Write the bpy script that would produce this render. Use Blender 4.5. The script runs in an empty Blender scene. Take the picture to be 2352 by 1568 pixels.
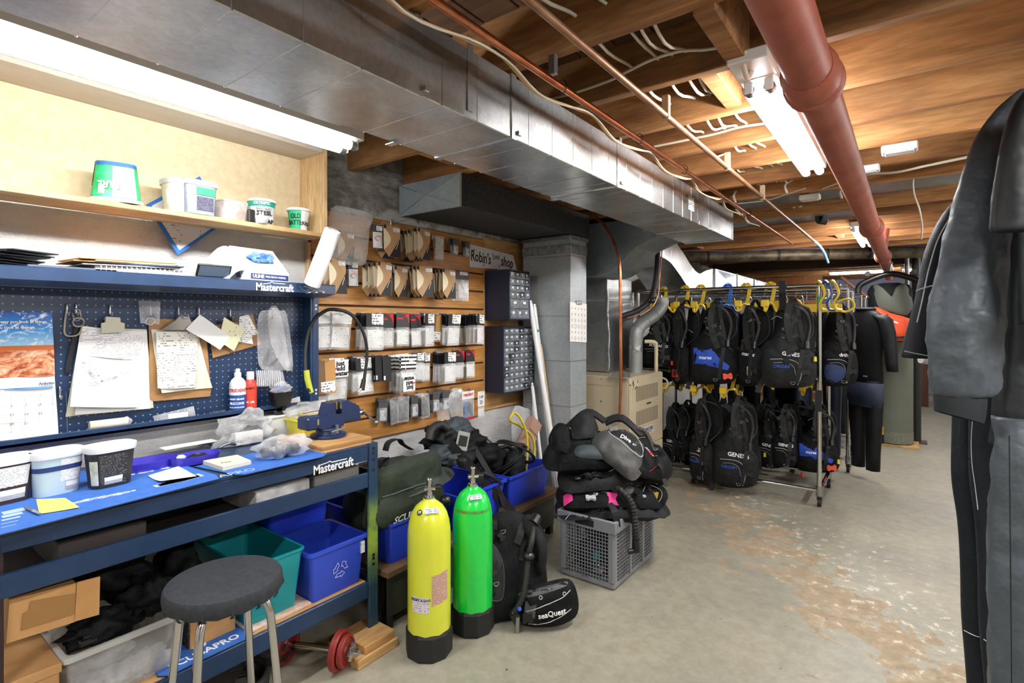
import bpy, math, random
from mathutils import Vector, Matrix, noise, Euler
R = math.radians
rnd = random.Random(7)
SC = bpy.context.scene
COL = SC.collection
# ---------------------------------------------------------------- camera, world, exposure
FPX, CX, HY, CAMH = 1218.0, 1176.0, 738.0, 1.42
YAW = math.atan2(912.0, FPX)
cam_d = bpy.data.cameras.new('camera'); cam = bpy.data.objects.new('camera', cam_d); COL.objects.link(cam)
cam.location = (0, 0, CAMH); cam.rotation_euler = (R(90), 0, YAW)
cam_d.sensor_width = 36; cam_d.lens = 36 * FPX / 2352; cam_d.shift_y = -46 / 2352; cam_d.clip_start = 0.02
SC.camera = cam
SC.view_settings.view_transform = 'Standard'; SC.view_settings.look = 'None'
SC.view_settings.gamma = 1; SC.view_settings.use_curve_mapping = False
SC.view_settings.exposure = 0.7
w = bpy.data.worlds.new('world'); SC.world = w; w.use_nodes = True
w.node_tree.nodes['Background'].inputs[0].default_value = (0.5, 0.53, 0.6, 1)
w.node_tree.nodes['Background'].inputs[1].default_value = 0.25
try:
 SC.cycles.max_bounces = 7; SC.cycles.diffuse_bounces = 4; SC.cycles.transparent_max_bounces = 24
 SC.cycles.glossy_bounces = 3; SC.cycles.transmission_bounces = 4
 SC.cycles.caustics_reflective = False; SC.cycles.caustics_refractive = False
 SC.cycles.sample_clamp_indirect = 4
except Exception:
 pass
TUBE_E = 75.0
SY, CY = math.sin(YAW), math.cos(YAW)
def P(u, v, X=None, Y=None, z=None, t=None):
 """point of the room seen at a pixel of the photograph, on a given plane of the room"""
 a = (u - CX) / FPX; b = (HY - v) / FPX
 dx, dy, dz = -SY + CY * a, CY + SY * a, b
 if X is not None: t = X / dx
 elif Y is not None: t = Y / dy
 elif z is not None: t = (z - CAMH) / dz
 return Vector((dx * t, dy * t, CAMH + dz * t))
# ---------------------------------------------------------------- materials
MATS = {}
def srgb(h):
 h = h.lstrip('#'); c = [int(h[i:i+2], 16) / 255 for i in (0, 2, 4)]
 return tuple((x / 12.92 if x <= .04045 else ((x + .055) / 1.055) ** 2.4) for x in c) + (1,)
def newmat(name):
 m = bpy.data.materials.new(name); m.use_nodes = True
 nt = m.node_tree; return m, nt, nt.nodes['Principled BSDF']
def N(nt, typ, **kw):
 n = nt.nodes.new(typ)
 for k, v in kw.items():
  if k in n.inputs.keys() if hasattr(n.inputs, 'keys') else False: n.inputs[k].default_value = v
  else: setattr(n, k, v)
 return n
def noise_tex(nt, scale, detail=4, rough=.55, stretch=None, coord='Object', dist=0.0, rand=False):
 tc = nt.nodes.new('ShaderNodeTexCoord'); mp = nt.nodes.new('ShaderNodeMapping')
 nt.links.new(tc.outputs[coord], mp.inputs[0])
 if stretch: mp.inputs['Scale'].default_value = stretch
 if rand:
  oi = nt.nodes.new('ShaderNodeObjectInfo'); mu = nt.nodes.new('ShaderNodeMath'); mu.operation = 'MULTIPLY'
  mu.inputs[1].default_value = 40; nt.links.new(oi.outputs['Random'], mu.inputs[0])
  cb = nt.nodes.new('ShaderNodeCombineXYZ')
  for i in range(3): nt.links.new(mu.outputs[0], cb.inputs[i])
  nt.links.new(cb.outputs[0], mp.inputs['Location'])
 n = nt.nodes.new('ShaderNodeTexNoise')
 n.inputs['Scale'].default_value = scale; n.inputs['Detail'].default_value = detail
 n.inputs['Roughness'].default_value = rough; n.inputs['Distortion'].default_value = dist
 nt.links.new(mp.outputs[0], n.inputs['Vector'])
 return n
def ramp(nt, src, stops, interp='LINEAR'):
 r = nt.nodes.new('ShaderNodeValToRGB'); r.color_ramp.interpolation = interp
 els = r.color_ramp.elements
 while len(els) < len(stops): els.new(0.5)
 for e, (p, c) in zip(els, stops): e.position = p; e.color = c
 nt.links.new(src, r.inputs[0]); return r
def mixc(nt, fac, a, b):
 m = nt.nodes.new('ShaderNodeMix'); m.data_type = 'RGBA'
 if isinstance(fac, float): m.inputs[0].default_value = fac
 else: nt.links.new(fac, m.inputs[0])
 for i, x in ((6, a), (7, b)):
  if isinstance(x, tuple): m.inputs[i].default_value = x
  else: nt.links.new(x, m.inputs[i])
 return m.outputs[2]
def bump(nt, bs, src, strength, dist=0.01):
 b = nt.nodes.new('ShaderNodeBump'); b.inputs['Strength'].default_value = strength; b.inputs['Distance'].default_value = dist
 nt.links.new(src, b.inputs['Height']); nt.links.new(b.outputs[0], bs.inputs['Normal']); return b
def M(name, col, rough=.5, metal=0.0, c2=None, scale=8, stretch=None, lo=.35, hi=.65, bmp=0.0, bscale=None, bdist=.004, emit=0.0, alpha=1.0, spec=None, coat=0, rand=False, sheen=0):
 """plain material; c2 adds a noise-driven second colour, bmp fine relief"""
 if name in MATS: return MATS[name]
 m, nt, bs = newmat(name)
 c = srgb(col) if isinstance(col, str) else col
 bs.inputs['Base Color'].default_value = c; bs.inputs['Roughness'].default_value = rough; bs.inputs['Metallic'].default_value = metal
 if c2:
  n = noise_tex(nt, scale, 5, .6, stretch, rand=rand)
  r = ramp(nt, n.outputs[0], [(lo, c), (hi, srgb(c2))]); nt.links.new(r.outputs[0], bs.inputs['Base Color'])
 if bmp:
  n2 = noise_tex(nt, bscale or scale * 6, 4, .6, stretch); bump(nt, bs, n2.outputs[0], bmp, bdist)
 if emit: bs.inputs['Emission Color'].default_value = c; bs.inputs['Emission Strength'].default_value = emit
 if alpha < 1: bs.inputs['Alpha'].default_value = alpha
 if spec is not None: bs.inputs['Specular IOR Level'].default_value = spec
 if coat: bs.inputs['Coat Weight'].default_value = coat
 if sheen: bs.inputs['Sheen Weight'].default_value = sheen
 MATS[name] = m; return m
def clear(name, tint='#ffffff', milk=.1, gloss=.1, rough=.15, bm=.35):
 """thin clear film or plastic: mostly see-through, a little milky, glossy"""
 if name in MATS: return MATS[name]
 m = bpy.data.materials.new(name); m.use_nodes = True; nt = m.node_tree; nt.nodes.clear()
 out = nt.nodes.new('ShaderNodeOutputMaterial'); tr = nt.nodes.new('ShaderNodeBsdfTransparent'); tr.inputs[0].default_value = srgb(tint)
 df = nt.nodes.new('ShaderNodeBsdfPrincipled'); df.inputs['Base Color'].default_value = srgb(tint); df.inputs['Roughness'].default_value = rough
 n = noise_tex(nt, 12, 3, .5); r = ramp(nt, n.outputs[0], [(.42, (milk * .6,) * 3 + (1,)), (.72, (min(1, milk * 1.5),) * 3 + (1,))])
 fr = nt.nodes.new('ShaderNodeLayerWeight'); fr.inputs[0].default_value = .12
 ad = nt.nodes.new('ShaderNodeMath'); ad.operation = 'ADD'; ad.use_clamp = True
 ml = nt.nodes.new('ShaderNodeMath'); ml.operation = 'MULTIPLY'; ml.inputs[1].default_value = gloss * 3
 nt.links.new(fr.outputs['Facing'], ml.inputs[0]); nt.links.new(r.outputs[0], ad.inputs[0]); nt.links.new(ml.outputs[0], ad.inputs[1])
 b = nt.nodes.new('ShaderNodeBump'); b.inputs['Strength'].default_value = bm; b.inputs['Distance'].default_value = .006
 nt.links.new(noise_tex(nt, 18, 2, .5).outputs[0], b.inputs['Height']); nt.links.new(b.outputs[0], df.inputs['Normal'])
 mx = nt.nodes.new('ShaderNodeMixShader'); nt.links.new(ad.outputs[0], mx.inputs[0]); nt.links.new(tr.outputs[0], mx.inputs[1]); nt.links.new(df.outputs[0], mx.inputs[2])
 nt.links.new(mx.outputs[0], out.inputs[0]); MATS[name] = m; return m
def printed(name, paper='#efefec', ink='#555555', rows=60, amount=.5, blocks=14, coord='Generated', vertical='Z'):
 """flat print: rows of small words on paper"""
 if name in MATS: return MATS[name]
 m, nt, bs = newmat(name); bs.inputs['Roughness'].default_value = .7
 tc = nt.nodes.new('ShaderNodeTexCoord'); sp = nt.nodes.new('ShaderNodeSeparateXYZ'); nt.links.new(tc.outputs[coord], sp.inputs[0])
 ax = {'X': 0, 'Y': 1, 'Z': 2}[vertical]
 def mth(op, a, b=None):
  k = nt.nodes.new('ShaderNodeMath'); k.operation = op
  for i, x in enumerate((a, b)):
   if x is None: continue
   if isinstance(x, (int, float)): k.inputs[i].default_value = x
   else: nt.links.new(x, k.inputs[i])
  return k.outputs[0]
 v = mth('MULTIPLY', sp.outputs[ax], rows); row = mth('FLOOR', v); fr = mth('FRACT', v)
 line = mth('LESS_THAN', fr, .45)
 others = [i for i in range(3) if i != ax]
 uu = mth('ADD', sp.outputs[others[0]], sp.outputs[others[1]])
 cb = nt.nodes.new('ShaderNodeCombineXYZ'); nt.links.new(mth('MULTIPLY', uu, blocks), cb.inputs[0]); nt.links.new(mth('MULTIPLY', row, 7.3), cb.inputs[1])
 n = nt.nodes.new('ShaderNodeTexNoise'); n.inputs['Scale'].default_value = 1.6; n.inputs['Detail'].default_value = 3; nt.links.new(cb.outputs[0], n.inputs['Vector'])
 on = mth('GREATER_THAN', n.outputs[0], 1 - amount)
 f = mth('MULTIPLY', line, on)
 nt.links.new(mixc(nt, f, srgb(paper), srgb(ink)), bs.inputs['Base Color'])
 MATS[name] = m; return m
# ---------------------------------------------------------------- mesh builder
class MB:
 def __init__(s): s.v = []; s.f = []; s.mi = []; s.cur = 0
 def mat(s, i): s.cur = i; return s
 def add(s, vs, fs):
  o = len(s.v); s.v += [Vector(p) for p in vs]
  s.f += [tuple(i + o for i in f) for f in fs]; s.mi += [s.cur] * len(fs); return s
 def box(s, a, b, ch=0.0):
  (x0, y0, z0), (x1, y1, z1) = [(min(p), max(p)) for p in ()] or (tuple(min(a[i], b[i]) for i in range(3)), tuple(max(a[i], b[i]) for i in range(3)))
  c = min(ch, (x1 - x0) * .45, (y1 - y0) * .45, (z1 - z0) * .45)
  if c <= 0:
   vs = [(x, y, z) for x in (x0, x1) for y in (y0, y1) for z in (z0, z1)]
   return s.add(vs, [(0, 1, 3, 2), (4, 6, 7, 5), (0, 4, 5, 1), (2, 3, 7, 6), (0, 2, 6, 4), (1, 5, 7, 3)])
  vs = []; idx = {}
  for i, x in enumerate((x0, x1)):
   for j, y in enumerate((y0, y1)):
    for k, z in enumerate((z0, z1)):
     sx, sy, sz = (c if i == 0 else -c), (c if j == 0 else -c), (c if k == 0 else -c)
     idx[i, j, k, 0] = len(vs); vs.append((x, y + sy, z + sz))
     idx[i, j, k, 1] = len(vs); vs.append((x + sx, y, z + sz))
     idx[i, j, k, 2] = len(vs); vs.append((x + sx, y + sy, z))
  g = lambda i, j, k, a: idx[i, j, k, a]
  fs = []
  for i in (0, 1):
   q = [g(i, 0, 0, 0), g(i, 0, 1, 0), g(i, 1, 1, 0), g(i, 1, 0, 0)]; fs.append(q if i == 0 else q[::-1])
   q = [g(0, i, 0, 1), g(1, i, 0, 1), g(1, i, 1, 1), g(0, i, 1, 1)]; fs.append(q if i == 0 else q[::-1])
   q = [g(0, 0, i, 2), g(0, 1, i, 2), g(1, 1, i, 2), g(1, 0, i, 2)]; fs.append(q if i == 0 else q[::-1])
  for p in (0, 1):
   for q in (0, 1):
    e = [g(p, q, 0, 0), g(p, q, 0, 1), g(p, q, 1, 1), g(p, q, 1, 0)]; fs.append(e if p != q else e[::-1])
    e = [g(p, 0, q, 0), g(p, 0, q, 2), g(p, 1, q, 2), g(p, 1, q, 0)]; fs.append(e if p == q else e[::-1])
    e = [g(0, p, q, 1), g(0, p, q, 2), g(1, p, q, 2), g(1, p, q, 1)]; fs.append(e if p != q else e[::-1])
  for i in (0, 1):
   for j in (0, 1):
    for k in (0, 1):
     t = [g(i, j, k, 0), g(i, j, k, 1), g(i, j, k, 2)]; fs.append(t if (i + j + k) % 2 == 0 else t[::-1])
  return s.add(vs, fs)
 def ring(s, c, r, ax, n=16, ry=None, up=None):
  ax = Vector(ax).normalized(); up = Vector(up or (0, 0, 1))
  if abs(ax.dot(up)) > .98: up = Vector((0, 1, 0)) if abs(ax.y) < .9 else Vector((1, 0, 0))
  x = up.cross(ax).normalized(); y = ax.cross(x); ry = r if ry is None else ry
  return [Vector(c) + x * (r * math.cos(2 * math.pi * i / n)) + y * (ry * math.sin(2 * math.pi * i / n)) for i in range(n)]
 def skin(s, rings, caps=True, closed=True):
  n = len(rings[0]); vs = [p for r in rings for p in r]; fs = []
  for k in range(len(rings) - 1):
   for i in range(n if closed else n - 1):
    j = (i + 1) % n
    fs.append((k * n + i, k * n + j, (k + 1) * n + j, (k + 1) * n + i))
  if caps and closed:
   fs.append(tuple(range(n))[::-1]); m = (len(rings) - 1) * n; fs.append(tuple(range(m, m + n)))
  return s.add(vs, fs)
 def cyl(s, a, b, r, r2=None, n=16, caps=True):
  a, b = Vector(a), Vector(b); ax = b - a
  return s.skin([s.ring(a, r, ax, n), s.ring(b, r if r2 is None else r2, ax, n)], caps)
 def tube(s, pts, r, n=8, rib=0, caps=True, ry=None, up=None):
  """round (or oval) tube along points; r a number or a list; rib>0 makes a corrugated hose"""
  pts = [Vector(p) for p in pts]
  if rib:
   pts = resample(pts, rib); rr = [(r if i % 2 else r * .8) for i in range(len(pts))]
  else: rr = r if isinstance(r, (list, tuple)) else [r] * len(pts)
  rings = []; prev = None
  for i, p in enumerate(pts):
   t = (pts[min(i + 1, len(pts) - 1)] - pts[max(i - 1, 0)]); t = t.normalized() if t.length > 1e-9 else Vector((0, 0, 1))
   if prev is None:
    u = Vector(up) if up else (Vector((0, 0, 1)) if abs(t.z) < .9 else Vector((1, 0, 0)))
   else: u = prev
   x = u - t * u.dot(t)
   if x.length < 1e-6: x = t.orthogonal()
   x.normalize(); prev = x; y = t.cross(x)
   q = (ry[i] if isinstance(ry, (list, tuple)) else ry) if ry is not None else rr[i]
   rings.append([p + x * (rr[i] * math.cos(2 * math.pi * k / n)) + y * (q * math.sin(2 * math.pi * k / n)) for k in range(n)])
  return s.skin(rings, caps)
 def ribbon(s, pts, width, thick, wdir):
  """flat strap along points; wdir the direction of its width (one vector or one per point)"""
  pts = [Vector(p) for p in pts]; rings = []
  for i, p in enumerate(pts):
   t = (pts[min(i + 1, len(pts) - 1)] - pts[max(i - 1, 0)]).normalized()
   wd = Vector(wdir[i] if isinstance(wdir[0], (tuple, list, Vector)) else wdir); wd = (wd - t * wd.dot(t))
   wd = wd.normalized() if wd.length > 1e-6 else t.orthogonal().normalized(); nn = t.cross(wd)
   ww = (width[i] if isinstance(width, (list, tuple)) else width) / 2; h = thick / 2
   rings.append([p + wd * ww + nn * h, p - wd * ww + nn * h, p - wd * ww - nn * h, p + wd * ww - nn * h])
  return s.skin(rings)
 def lathe(s, prof, c=(0, 0, 0), n=24, sx=1.0, sy=1.0, caps=True):
  c = Vector(c)
  rings = [[c + Vector((r * sx * math.cos(2 * math.pi * i / n), r * sy * math.sin(2 * math.pi * i / n), z)) for i in range(n)] for r, z in prof]
  return s.skin(rings, caps)
 def prism(s, pts, d):
  """closed outline (3D points) pushed along vector d"""
  d = Vector(d); a = [Vector(p) for p in pts]; n = len(a); b = [p + d for p in a]
  fs = [tuple(range(n))[::-1], tuple(range(n, 2 * n))] + [(i, (i + 1) % n, n + (i + 1) % n, n + i) for i in range(n)]
  return s.add(a + b, fs)
 def pillow(s, out, thick, fn, rings=5, wr=0.0, seed=0, power=.5, flat_back=.35, center=None):
  """puffed panel: 2D outline -> inflated pad; fn maps (x, y, h) to the room"""
  n = len(out); cx = sum(p[0] for p in out) / n; cy = sum(p[1] for p in out) / n
  if center: cx, cy = center
  vs = []; fs = []
  for side in (1, -1):
   for k in range(rings + 1):
    f = 1 - k / (rings + .6)
    h = thick * (1 - f ** 2.2) ** power * (1 if side > 0 else flat_back)
    for p in out:
     x, y = cx + (p[0] - cx) * f, cy + (p[1] - cy) * f
     hh = h + (wr * (noise.noise(Vector((x * 9 + seed * 7.1, y * 9, seed * 3.3))) + .7 * noise.noise(Vector((x * 24, y * 19 + seed, seed * 1.3)))) if k else 0)
     vs.append(fn(x, y, side * hh))
  m = (rings + 1) * n
  for sd in (0, 1):
   o = sd * m
   for k in range(rings):
    for i in range(n):
     j = (i + 1) % n; q = (o + k * n + i, o + k * n + j, o + (k + 1) * n + j, o + (k + 1) * n + i)
     fs.append(q if sd == 0 else q[::-1])
   q = tuple(o + rings * n + i for i in range(n)); fs.append(q if sd == 0 else q[::-1])
  return s.add(vs, fs)
 def grid(s, nu, nv, fn):
  vs = [fn(i / nu, j / nv) for j in range(nv + 1) for i in range(nu + 1)]
  fs = [(j * (nu + 1) + i, j * (nu + 1) + i + 1, (j + 1) * (nu + 1) + i + 1, (j + 1) * (nu + 1) + i) for j in range(nv) for i in range(nu)]
  return s.add(vs, fs)
 def blob(s, c, rx, ry, rz, amp=.25, sc=2.0, seed=0, nu=28, nv=16, flat=None, rotz=0, ridge=0.0):
  """lumpy crumpled mass"""
  c = Vector(c); rings = []; cr, sr = math.cos(rotz), math.sin(rotz)
  for j in range(nv + 1):
   th = math.pi * (j + .02) / (nv + .04); rg = []
   for i in range(nu):
    ph = 2 * math.pi * i / nu; d = Vector((math.sin(th) * math.cos(ph), math.sin(th) * math.sin(ph), math.cos(th)))
    k = 1 + amp * noise.noise(d * sc + Vector((seed * 5.3, seed * 1.7, 0)))
    if ridge: k -= ridge * abs(noise.noise(d * sc * 2.3 + Vector((seed * 2.3, 4.4, seed))))
    x, y, z = d.x * rx * k, d.y * ry * k, d.z * rz * k
    if flat is not None and z < flat: z = flat + (z - flat) * .1
    rg.append(c + Vector((x * cr - y * sr, x * sr + y * cr, z)))
   rings.append(rg[::-1])
  return s.skin(rings)
 def xf(s, m):
  s.v = [m @ p for p in s.v]; return s
 def join(s, o, m=None):
  return s.add([m @ p for p in o.v] if m else o.v, o.f)
def resample(pts, step):
 pts = [Vector(p) for p in pts]; out = [pts[0].copy()]; acc = 0
 for a, b in zip(pts, pts[1:]):
  L = (b - a).length
  if L < 1e-9: continue
  d = step - acc
  while d <= L: out.append(a + (b - a) * (d / L)); d += step
  acc = L - (d - step)
 return out if len(out) > 1 else [pts[0], pts[-1]]
def smooth_path(pts, k=6, closed=False):
 """Catmull-Rom through points"""
 pts = [Vector(p) for p in pts]; n = len(pts); out = []
 rng = range(n if closed else n - 1)
 for i in rng:
  if closed: p0, p1, p2, p3 = pts[(i - 1) % n], pts[i], pts[(i + 1) % n], pts[(i + 2) % n]
  else: p0, p1, p2, p3 = pts[max(i - 1, 0)], pts[i], pts[i + 1], pts[min(i + 2, n - 1)]
  for j in range(k):
   t = j / k
   out.append(.5 * ((2 * p1) + (p2 - p0) * t + (2 * p0 - 5 * p1 + 4 * p2 - p3) * t * t + (3 * p1 - p0 - 3 * p2 + p3) * t ** 3))
 if not closed: out.append(pts[-1])
 return out
def outline(pts, k=4):
 return [(p.x, p.y) for p in smooth_path([(x, y, 0) for x, y in pts], k, True)]
def rrect(w, h, r, k=4, cx=0, cy=0):
 """rounded rectangle outline, 2D"""
 o = []
 for sx, sy, a0 in ((1, 1, 0), (-1, 1, 90), (-1, -1, 180), (1, -1, 270)):
  for i in range(k + 1):
   a = R(a0 + 90 * i / k); o.append((cx + sx * (w / 2 - r) + r * math.cos(a), cy + sy * (h / 2 - r) + r * math.sin(a)))
 return o
ROOTM = {}
def tag(o, label=None, cat=None, group=None, kind=None):
 if label: o['label'] = label
 if cat: o['category'] = cat
 if group: o['group'] = group
 if kind: o['kind'] = kind
 return o
def thing(name, label, cat, loc=(0, 0, 0), rotz=0.0, group=None, kind=None):
 o = bpy.data.objects.new(name, None); o.empty_display_size = .05; COL.objects.link(o)
 o.location = loc; o.rotation_euler = (0, 0, rotz)
 ROOTM[o.name] = Matrix.Translation(Vector(loc)) @ Matrix.Rotation(rotz, 4, 'Z')
 if kind == 'structure': o['kind'] = kind
 else: tag(o, label, cat, group, kind)
 return o
def mesh_of(mb, mats, smooth=False, name='mesh'):
 me = bpy.data.meshes.new(name); me.from_pydata([tuple(p) for p in mb.v], [], mb.f)
 mats = mats if isinstance(mats, (list, tuple)) else [mats]
 for m in mats: me.materials.append(m)
 if len(mats) > 1: me.polygons.foreach_set('material_index', mb.mi)
 if smooth:
  me.polygons.foreach_set('use_smooth', [True] * len(me.polygons))
  if smooth != 'all':
   try: me.set_sharp_from_angle(angle=R(40))
   except Exception: pass
 me.update(); return me
def obj(name, mb, mats, parent=None, smooth=False, local=False, label=None, cat=None, group=None, kind=None, loc=None, rot=None):
 """one mesh object; points in room coordinates (or in the parent's when local)"""
 me = mb if isinstance(mb, bpy.types.Mesh) else None
 if me is None:
  me = mesh_of(mb, mats, smooth, name)
  if parent is not None and not local and parent.name in ROOTM: me.transform(ROOTM[parent.name].inverted())
 o = bpy.data.objects.new(name, me); COL.objects.link(o)
 if parent is not None:
  o.parent = parent
  ROOTM[o.name] = ROOTM.get(parent.name, Matrix()) if not local else ROOTM.get(parent.name, Matrix())
 elif not isinstance(mb, bpy.types.Mesh) and not local:
  xs = [v.co for v in me.vertices]
  c = Vector(((min(p.x for p in xs) + max(p.x for p in xs)) / 2, (min(p.y for p in xs) + max(p.y for p in xs)) / 2, min(p.z for p in xs)))
  me.transform(Matrix.Translation(-c)); o.location = c; ROOTM[o.name] = Matrix.Translation(c)
 if loc is not None: o.location = loc
 if rot is not None: o.rotation_euler = rot
 tag(o, label, cat, group, kind); return o
def dup(root, loc=None, rotz=None, label=None, name=None):
 """copy of a thing with copies of its parts and sub-parts"""
 def cp(o, par):
  c = o.copy(); COL.objects.link(c); c.parent = par
  for ch in KIDS.get(o.name, []): cp(ch, c)
  return c
 KIDS = {}
 for o in COL.objects:
  if o.parent: KIDS.setdefault(o.parent.name, []).append(o)
 r = cp(root, None)
 if loc is not None: r.location = loc
 if rotz is not None: r.rotation_euler = (0, 0, rotz)
 if label: r['label'] = label
 return r
# writing: filled in at the end in one go
TEXTS = []
def text(s, size, mat, parent, origin, xdir, ydir, name='lettering', extrude=.0006, align='CENTER', shear=0.0, bold=0.0, sx=1.0, arc=None):
 """flat raised lettering; origin, xdir (reading direction), ydir (up of the letters) in room coordinates.
 arc=(centre, radius): wrap the line around a vertical cylinder"""
 o = bpy.data.objects.new(name, bpy.data.meshes.new(name)); COL.objects.link(o); o.parent = parent
 ROOTM[o.name] = ROOTM.get(parent.name, Matrix())
 TEXTS.append((o, s, size, mat, Vector(origin), Vector(xdir).normalized(), Vector(ydir).normalized(), extrude, align, shear, bold, sx, arc))
 return o
def fill_texts():
 tmp = []
 for o, s, size, mat, org, xd, yd, ex, al, sh, bd, sx, arc in TEXTS:
  c = bpy.data.curves.new('t', 'FONT'); c.body = s; c.size = size; c.align_x = al; c.align_y = 'CENTER'
  c.extrude = ex; c.shear = sh; c.offset = bd; c.resolution_u = 2
  q = bpy.data.objects.new('t', c); COL.objects.link(q); tmp.append(q)
 bpy.context.view_layer.update(); dg = bpy.context.evaluated_depsgraph_get()
 for q, (o, s, size, mat, org, xd, yd, ex, al, sh, bd, sx, arc) in zip(tmp, TEXTS):
  me = bpy.data.meshes.new_from_object(q.evaluated_get(dg)); me.materials.clear(); me.materials.append(mat)
  zd = xd.cross(yd).normalized(); yy = zd.cross(xd)
  mt = Matrix((xd * sx, yy, zd)).transposed().to_4x4(); mt.translation = org
  if callable(arc):
   for v in me.vertices: v.co = arc(v.co.x * sx, v.co.y, v.co.z + ex)
  elif arc:
   cc, rad = Vector(arc[0]), arc[1]; a0 = math.atan2(org.y - cc.y, org.x - cc.x); sg = 1 if zd.z >= 0 else 1
   rs = 1 if (Vector((-math.sin(a0), math.cos(a0), 0)).dot(xd) > 0) else -1
   for v in me.vertices:
    a = a0 + rs * v.co.x * sx / rad; rr = rad + v.co.z + .0008
    v.co = Vector((cc.x + rr * math.cos(a), cc.y + rr * math.sin(a), org.z + v.co.y * yd.z))
  else: me.transform(mt)
  inv = ROOTM.get(o.name, Matrix()).inverted(); me.transform(inv); o.data = me
 for q in tmp: bpy.data.objects.remove(q)
# ---------------------------------------------------------------- shared materials
def mat_galv(name, base='#d4d6d6', dark='#aeb0b0', rough=.27, metal=.9):
 if name in MATS: return MATS[name]
 m, nt, bs = newmat(name); bs.inputs['Metallic'].default_value = metal
 tc = nt.nodes.new('ShaderNodeTexCoord'); vo = nt.nodes.new('ShaderNodeTexVoronoi'); vo.inputs['Scale'].default_value = 90
 nt.links.new(tc.outputs['Object'], vo.inputs['Vector'])
 n = noise_tex(nt, 3.5, 5, .6); n2 = noise_tex(nt, 1.3, 3, .5)
 r = ramp(nt, n.outputs[0], [(.3, srgb(dark)), (.7, srgb(base))])
 r2 = ramp(nt, vo.outputs['Color'], [(0, (.86, .86, .86, 1)), (1, (1.06, 1.06, 1.06, 1))])
 mu = nt.nodes.new('ShaderNodeMix'); mu.data_type = 'RGBA'; mu.blend_type = 'MULTIPLY'; mu.inputs[0].default_value = 1
 nt.links.new(r.outputs[0], mu.inputs[6]); nt.links.new(r2.outputs[0], mu.inputs[7]); nt.links.new(mu.outputs[2], bs.inputs['Base Color'])
 rr = ramp(nt, n2.outputs[0], [(.3, (rough - .08,) * 3 + (1,)), (.7, (rough + .12,) * 3 + (1,))]); nt.links.new(rr.outputs[0], bs.inputs['Roughness'])
 bump(nt, bs, noise_tex(nt, 2.6, 2, .4).outputs[0], .4, .05); MATS[name] = m; return m
def mat_wood(name, c1, c2, c3, along='X', scale=9, rough=.75, bmp=.25, knots=True, rand=True):
 if name in MATS: return MATS[name]
 m, nt, bs = newmat(name); bs.inputs['Roughness'].default_value = rough
 st = {'X': (.12, 1, 1), 'Y': (1, .12, 1), 'Z': (1, 1, .12)}[along]
 n = noise_tex(nt, scale, 6, .62, st, rand=rand, dist=.6); n2 = noise_tex(nt, scale * 9, 4, .6, st, rand=rand)
 n3 = noise_tex(nt, 1.7, 3, .5, rand=rand)
 r = ramp(nt, n.outputs[0], [(.28, srgb(c1)), (.5, srgb(c2)), (.74, srgb(c3))])
 f = ramp(nt, n2.outputs[0], [(.4, (.72, .72, .72, 1)), (.6, (1, 1, 1, 1))])
 g = ramp(nt, n3.outputs[0], [(.3, (.7, .68, .66, 1)), (.65, (1.1, 1.08, 1.05, 1))])
 def mul(a, b):
  k = nt.nodes.new('ShaderNodeMix'); k.data_type = 'RGBA'; k.blend_type = 'MULTIPLY'; k.inputs[0].default_value = 1
  nt.links.new(a, k.inputs[6]); nt.links.new(b, k.inputs[7]); return k.outputs[2]
 res = mul(mul(r.outputs[0], f.outputs[0]), g.outputs[0])
 if rand:
  oi = nt.nodes.new('ShaderNodeObjectInfo'); rv = ramp(nt, oi.outputs['Random'], [(0, (.62, .6, .58, 1)), (.5, (.95, .92, .9, 1)), (1, (1.15, 1.15, 1.12, 1))]); res = mul(res, rv.outputs[0]) if name == 'joist_wood' else res
 nt.links.new(res, bs.inputs['Base Color'])
 bump(nt, bs, n2.outputs[0], bmp, .004); MATS[name] = m; return m
GALV = mat_galv('galvanised_steel'); GALVD = mat_galv('galvanised_steel_dull', '#aeb1b1', '#85898b', .45, .6)
DUCTBLACK = M('duct_liner_black', '#2a2c2f', .65, .2, c2='#45484c', scale=60, bmp=.3, bscale=220)
JOIST = mat_wood('joist_wood', '#7a4f2c', '#b27f4c', '#d6a873', 'X', 7)
SUBFLOOR = mat_wood('subfloor_wood', '#4a3322', '#6b4b33', '#8a6747', 'X', 5)
PINE = mat_wood('pine_wood', '#c9a273', '#dcbb8c', '#e8cfa6', 'Z', 9, .55, .1)
PINEY = mat_wood('pine_wood_long', '#c59c69', '#d9b684', '#e8cfa6', 'Y', 9, .55, .1)
SLATW = mat_wood('slat_wood', '#bd7f3a', '#cf9550', '#dba867', 'Y', 6, .42, .08)
PLYL = mat_wood('plywood_light', '#c08e55', '#d3a56b', '#e0bb87', 'Y', 6, .6, .1)
MDF = M('fibreboard', '#e0cfae', .75, c2='#d6c29c', scale=40, bmp=.15, bscale=300)
COPPER = M('copper', '#cf8a63', .3, .85, c2='#a8613f', scale=12)
CHROME = M('chrome', '#d6d6d6', .14, 1.0)
STEEL = M('dull_steel', '#a8a9aa', .35, 1.0)
NAVY = M('navy_powder_coat', '#1b3353', .36, .1, c2='#213b5e', scale=20, bmp=.08, bscale=500)
NAVYP = M('navy_cabinet_plastic', '#1a2740', .4)
BLACKP = M('black_plastic', '#141516', .38)
BLACKR = M('black_rubber', '#131313', .6, c2='#1d1d1d', scale=30)
BLACKF = M('black_nylon', '#0e0f10', .68, c2='#1a1b1d', scale=14, bmp=.55, bscale=34, bdist=.012, spec=.14)
BLACKF2 = M('charcoal_nylon', '#151618', .64, c2='#232527', scale=14, bmp=.55, bscale=30, bdist=.012, spec=.2)
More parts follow.
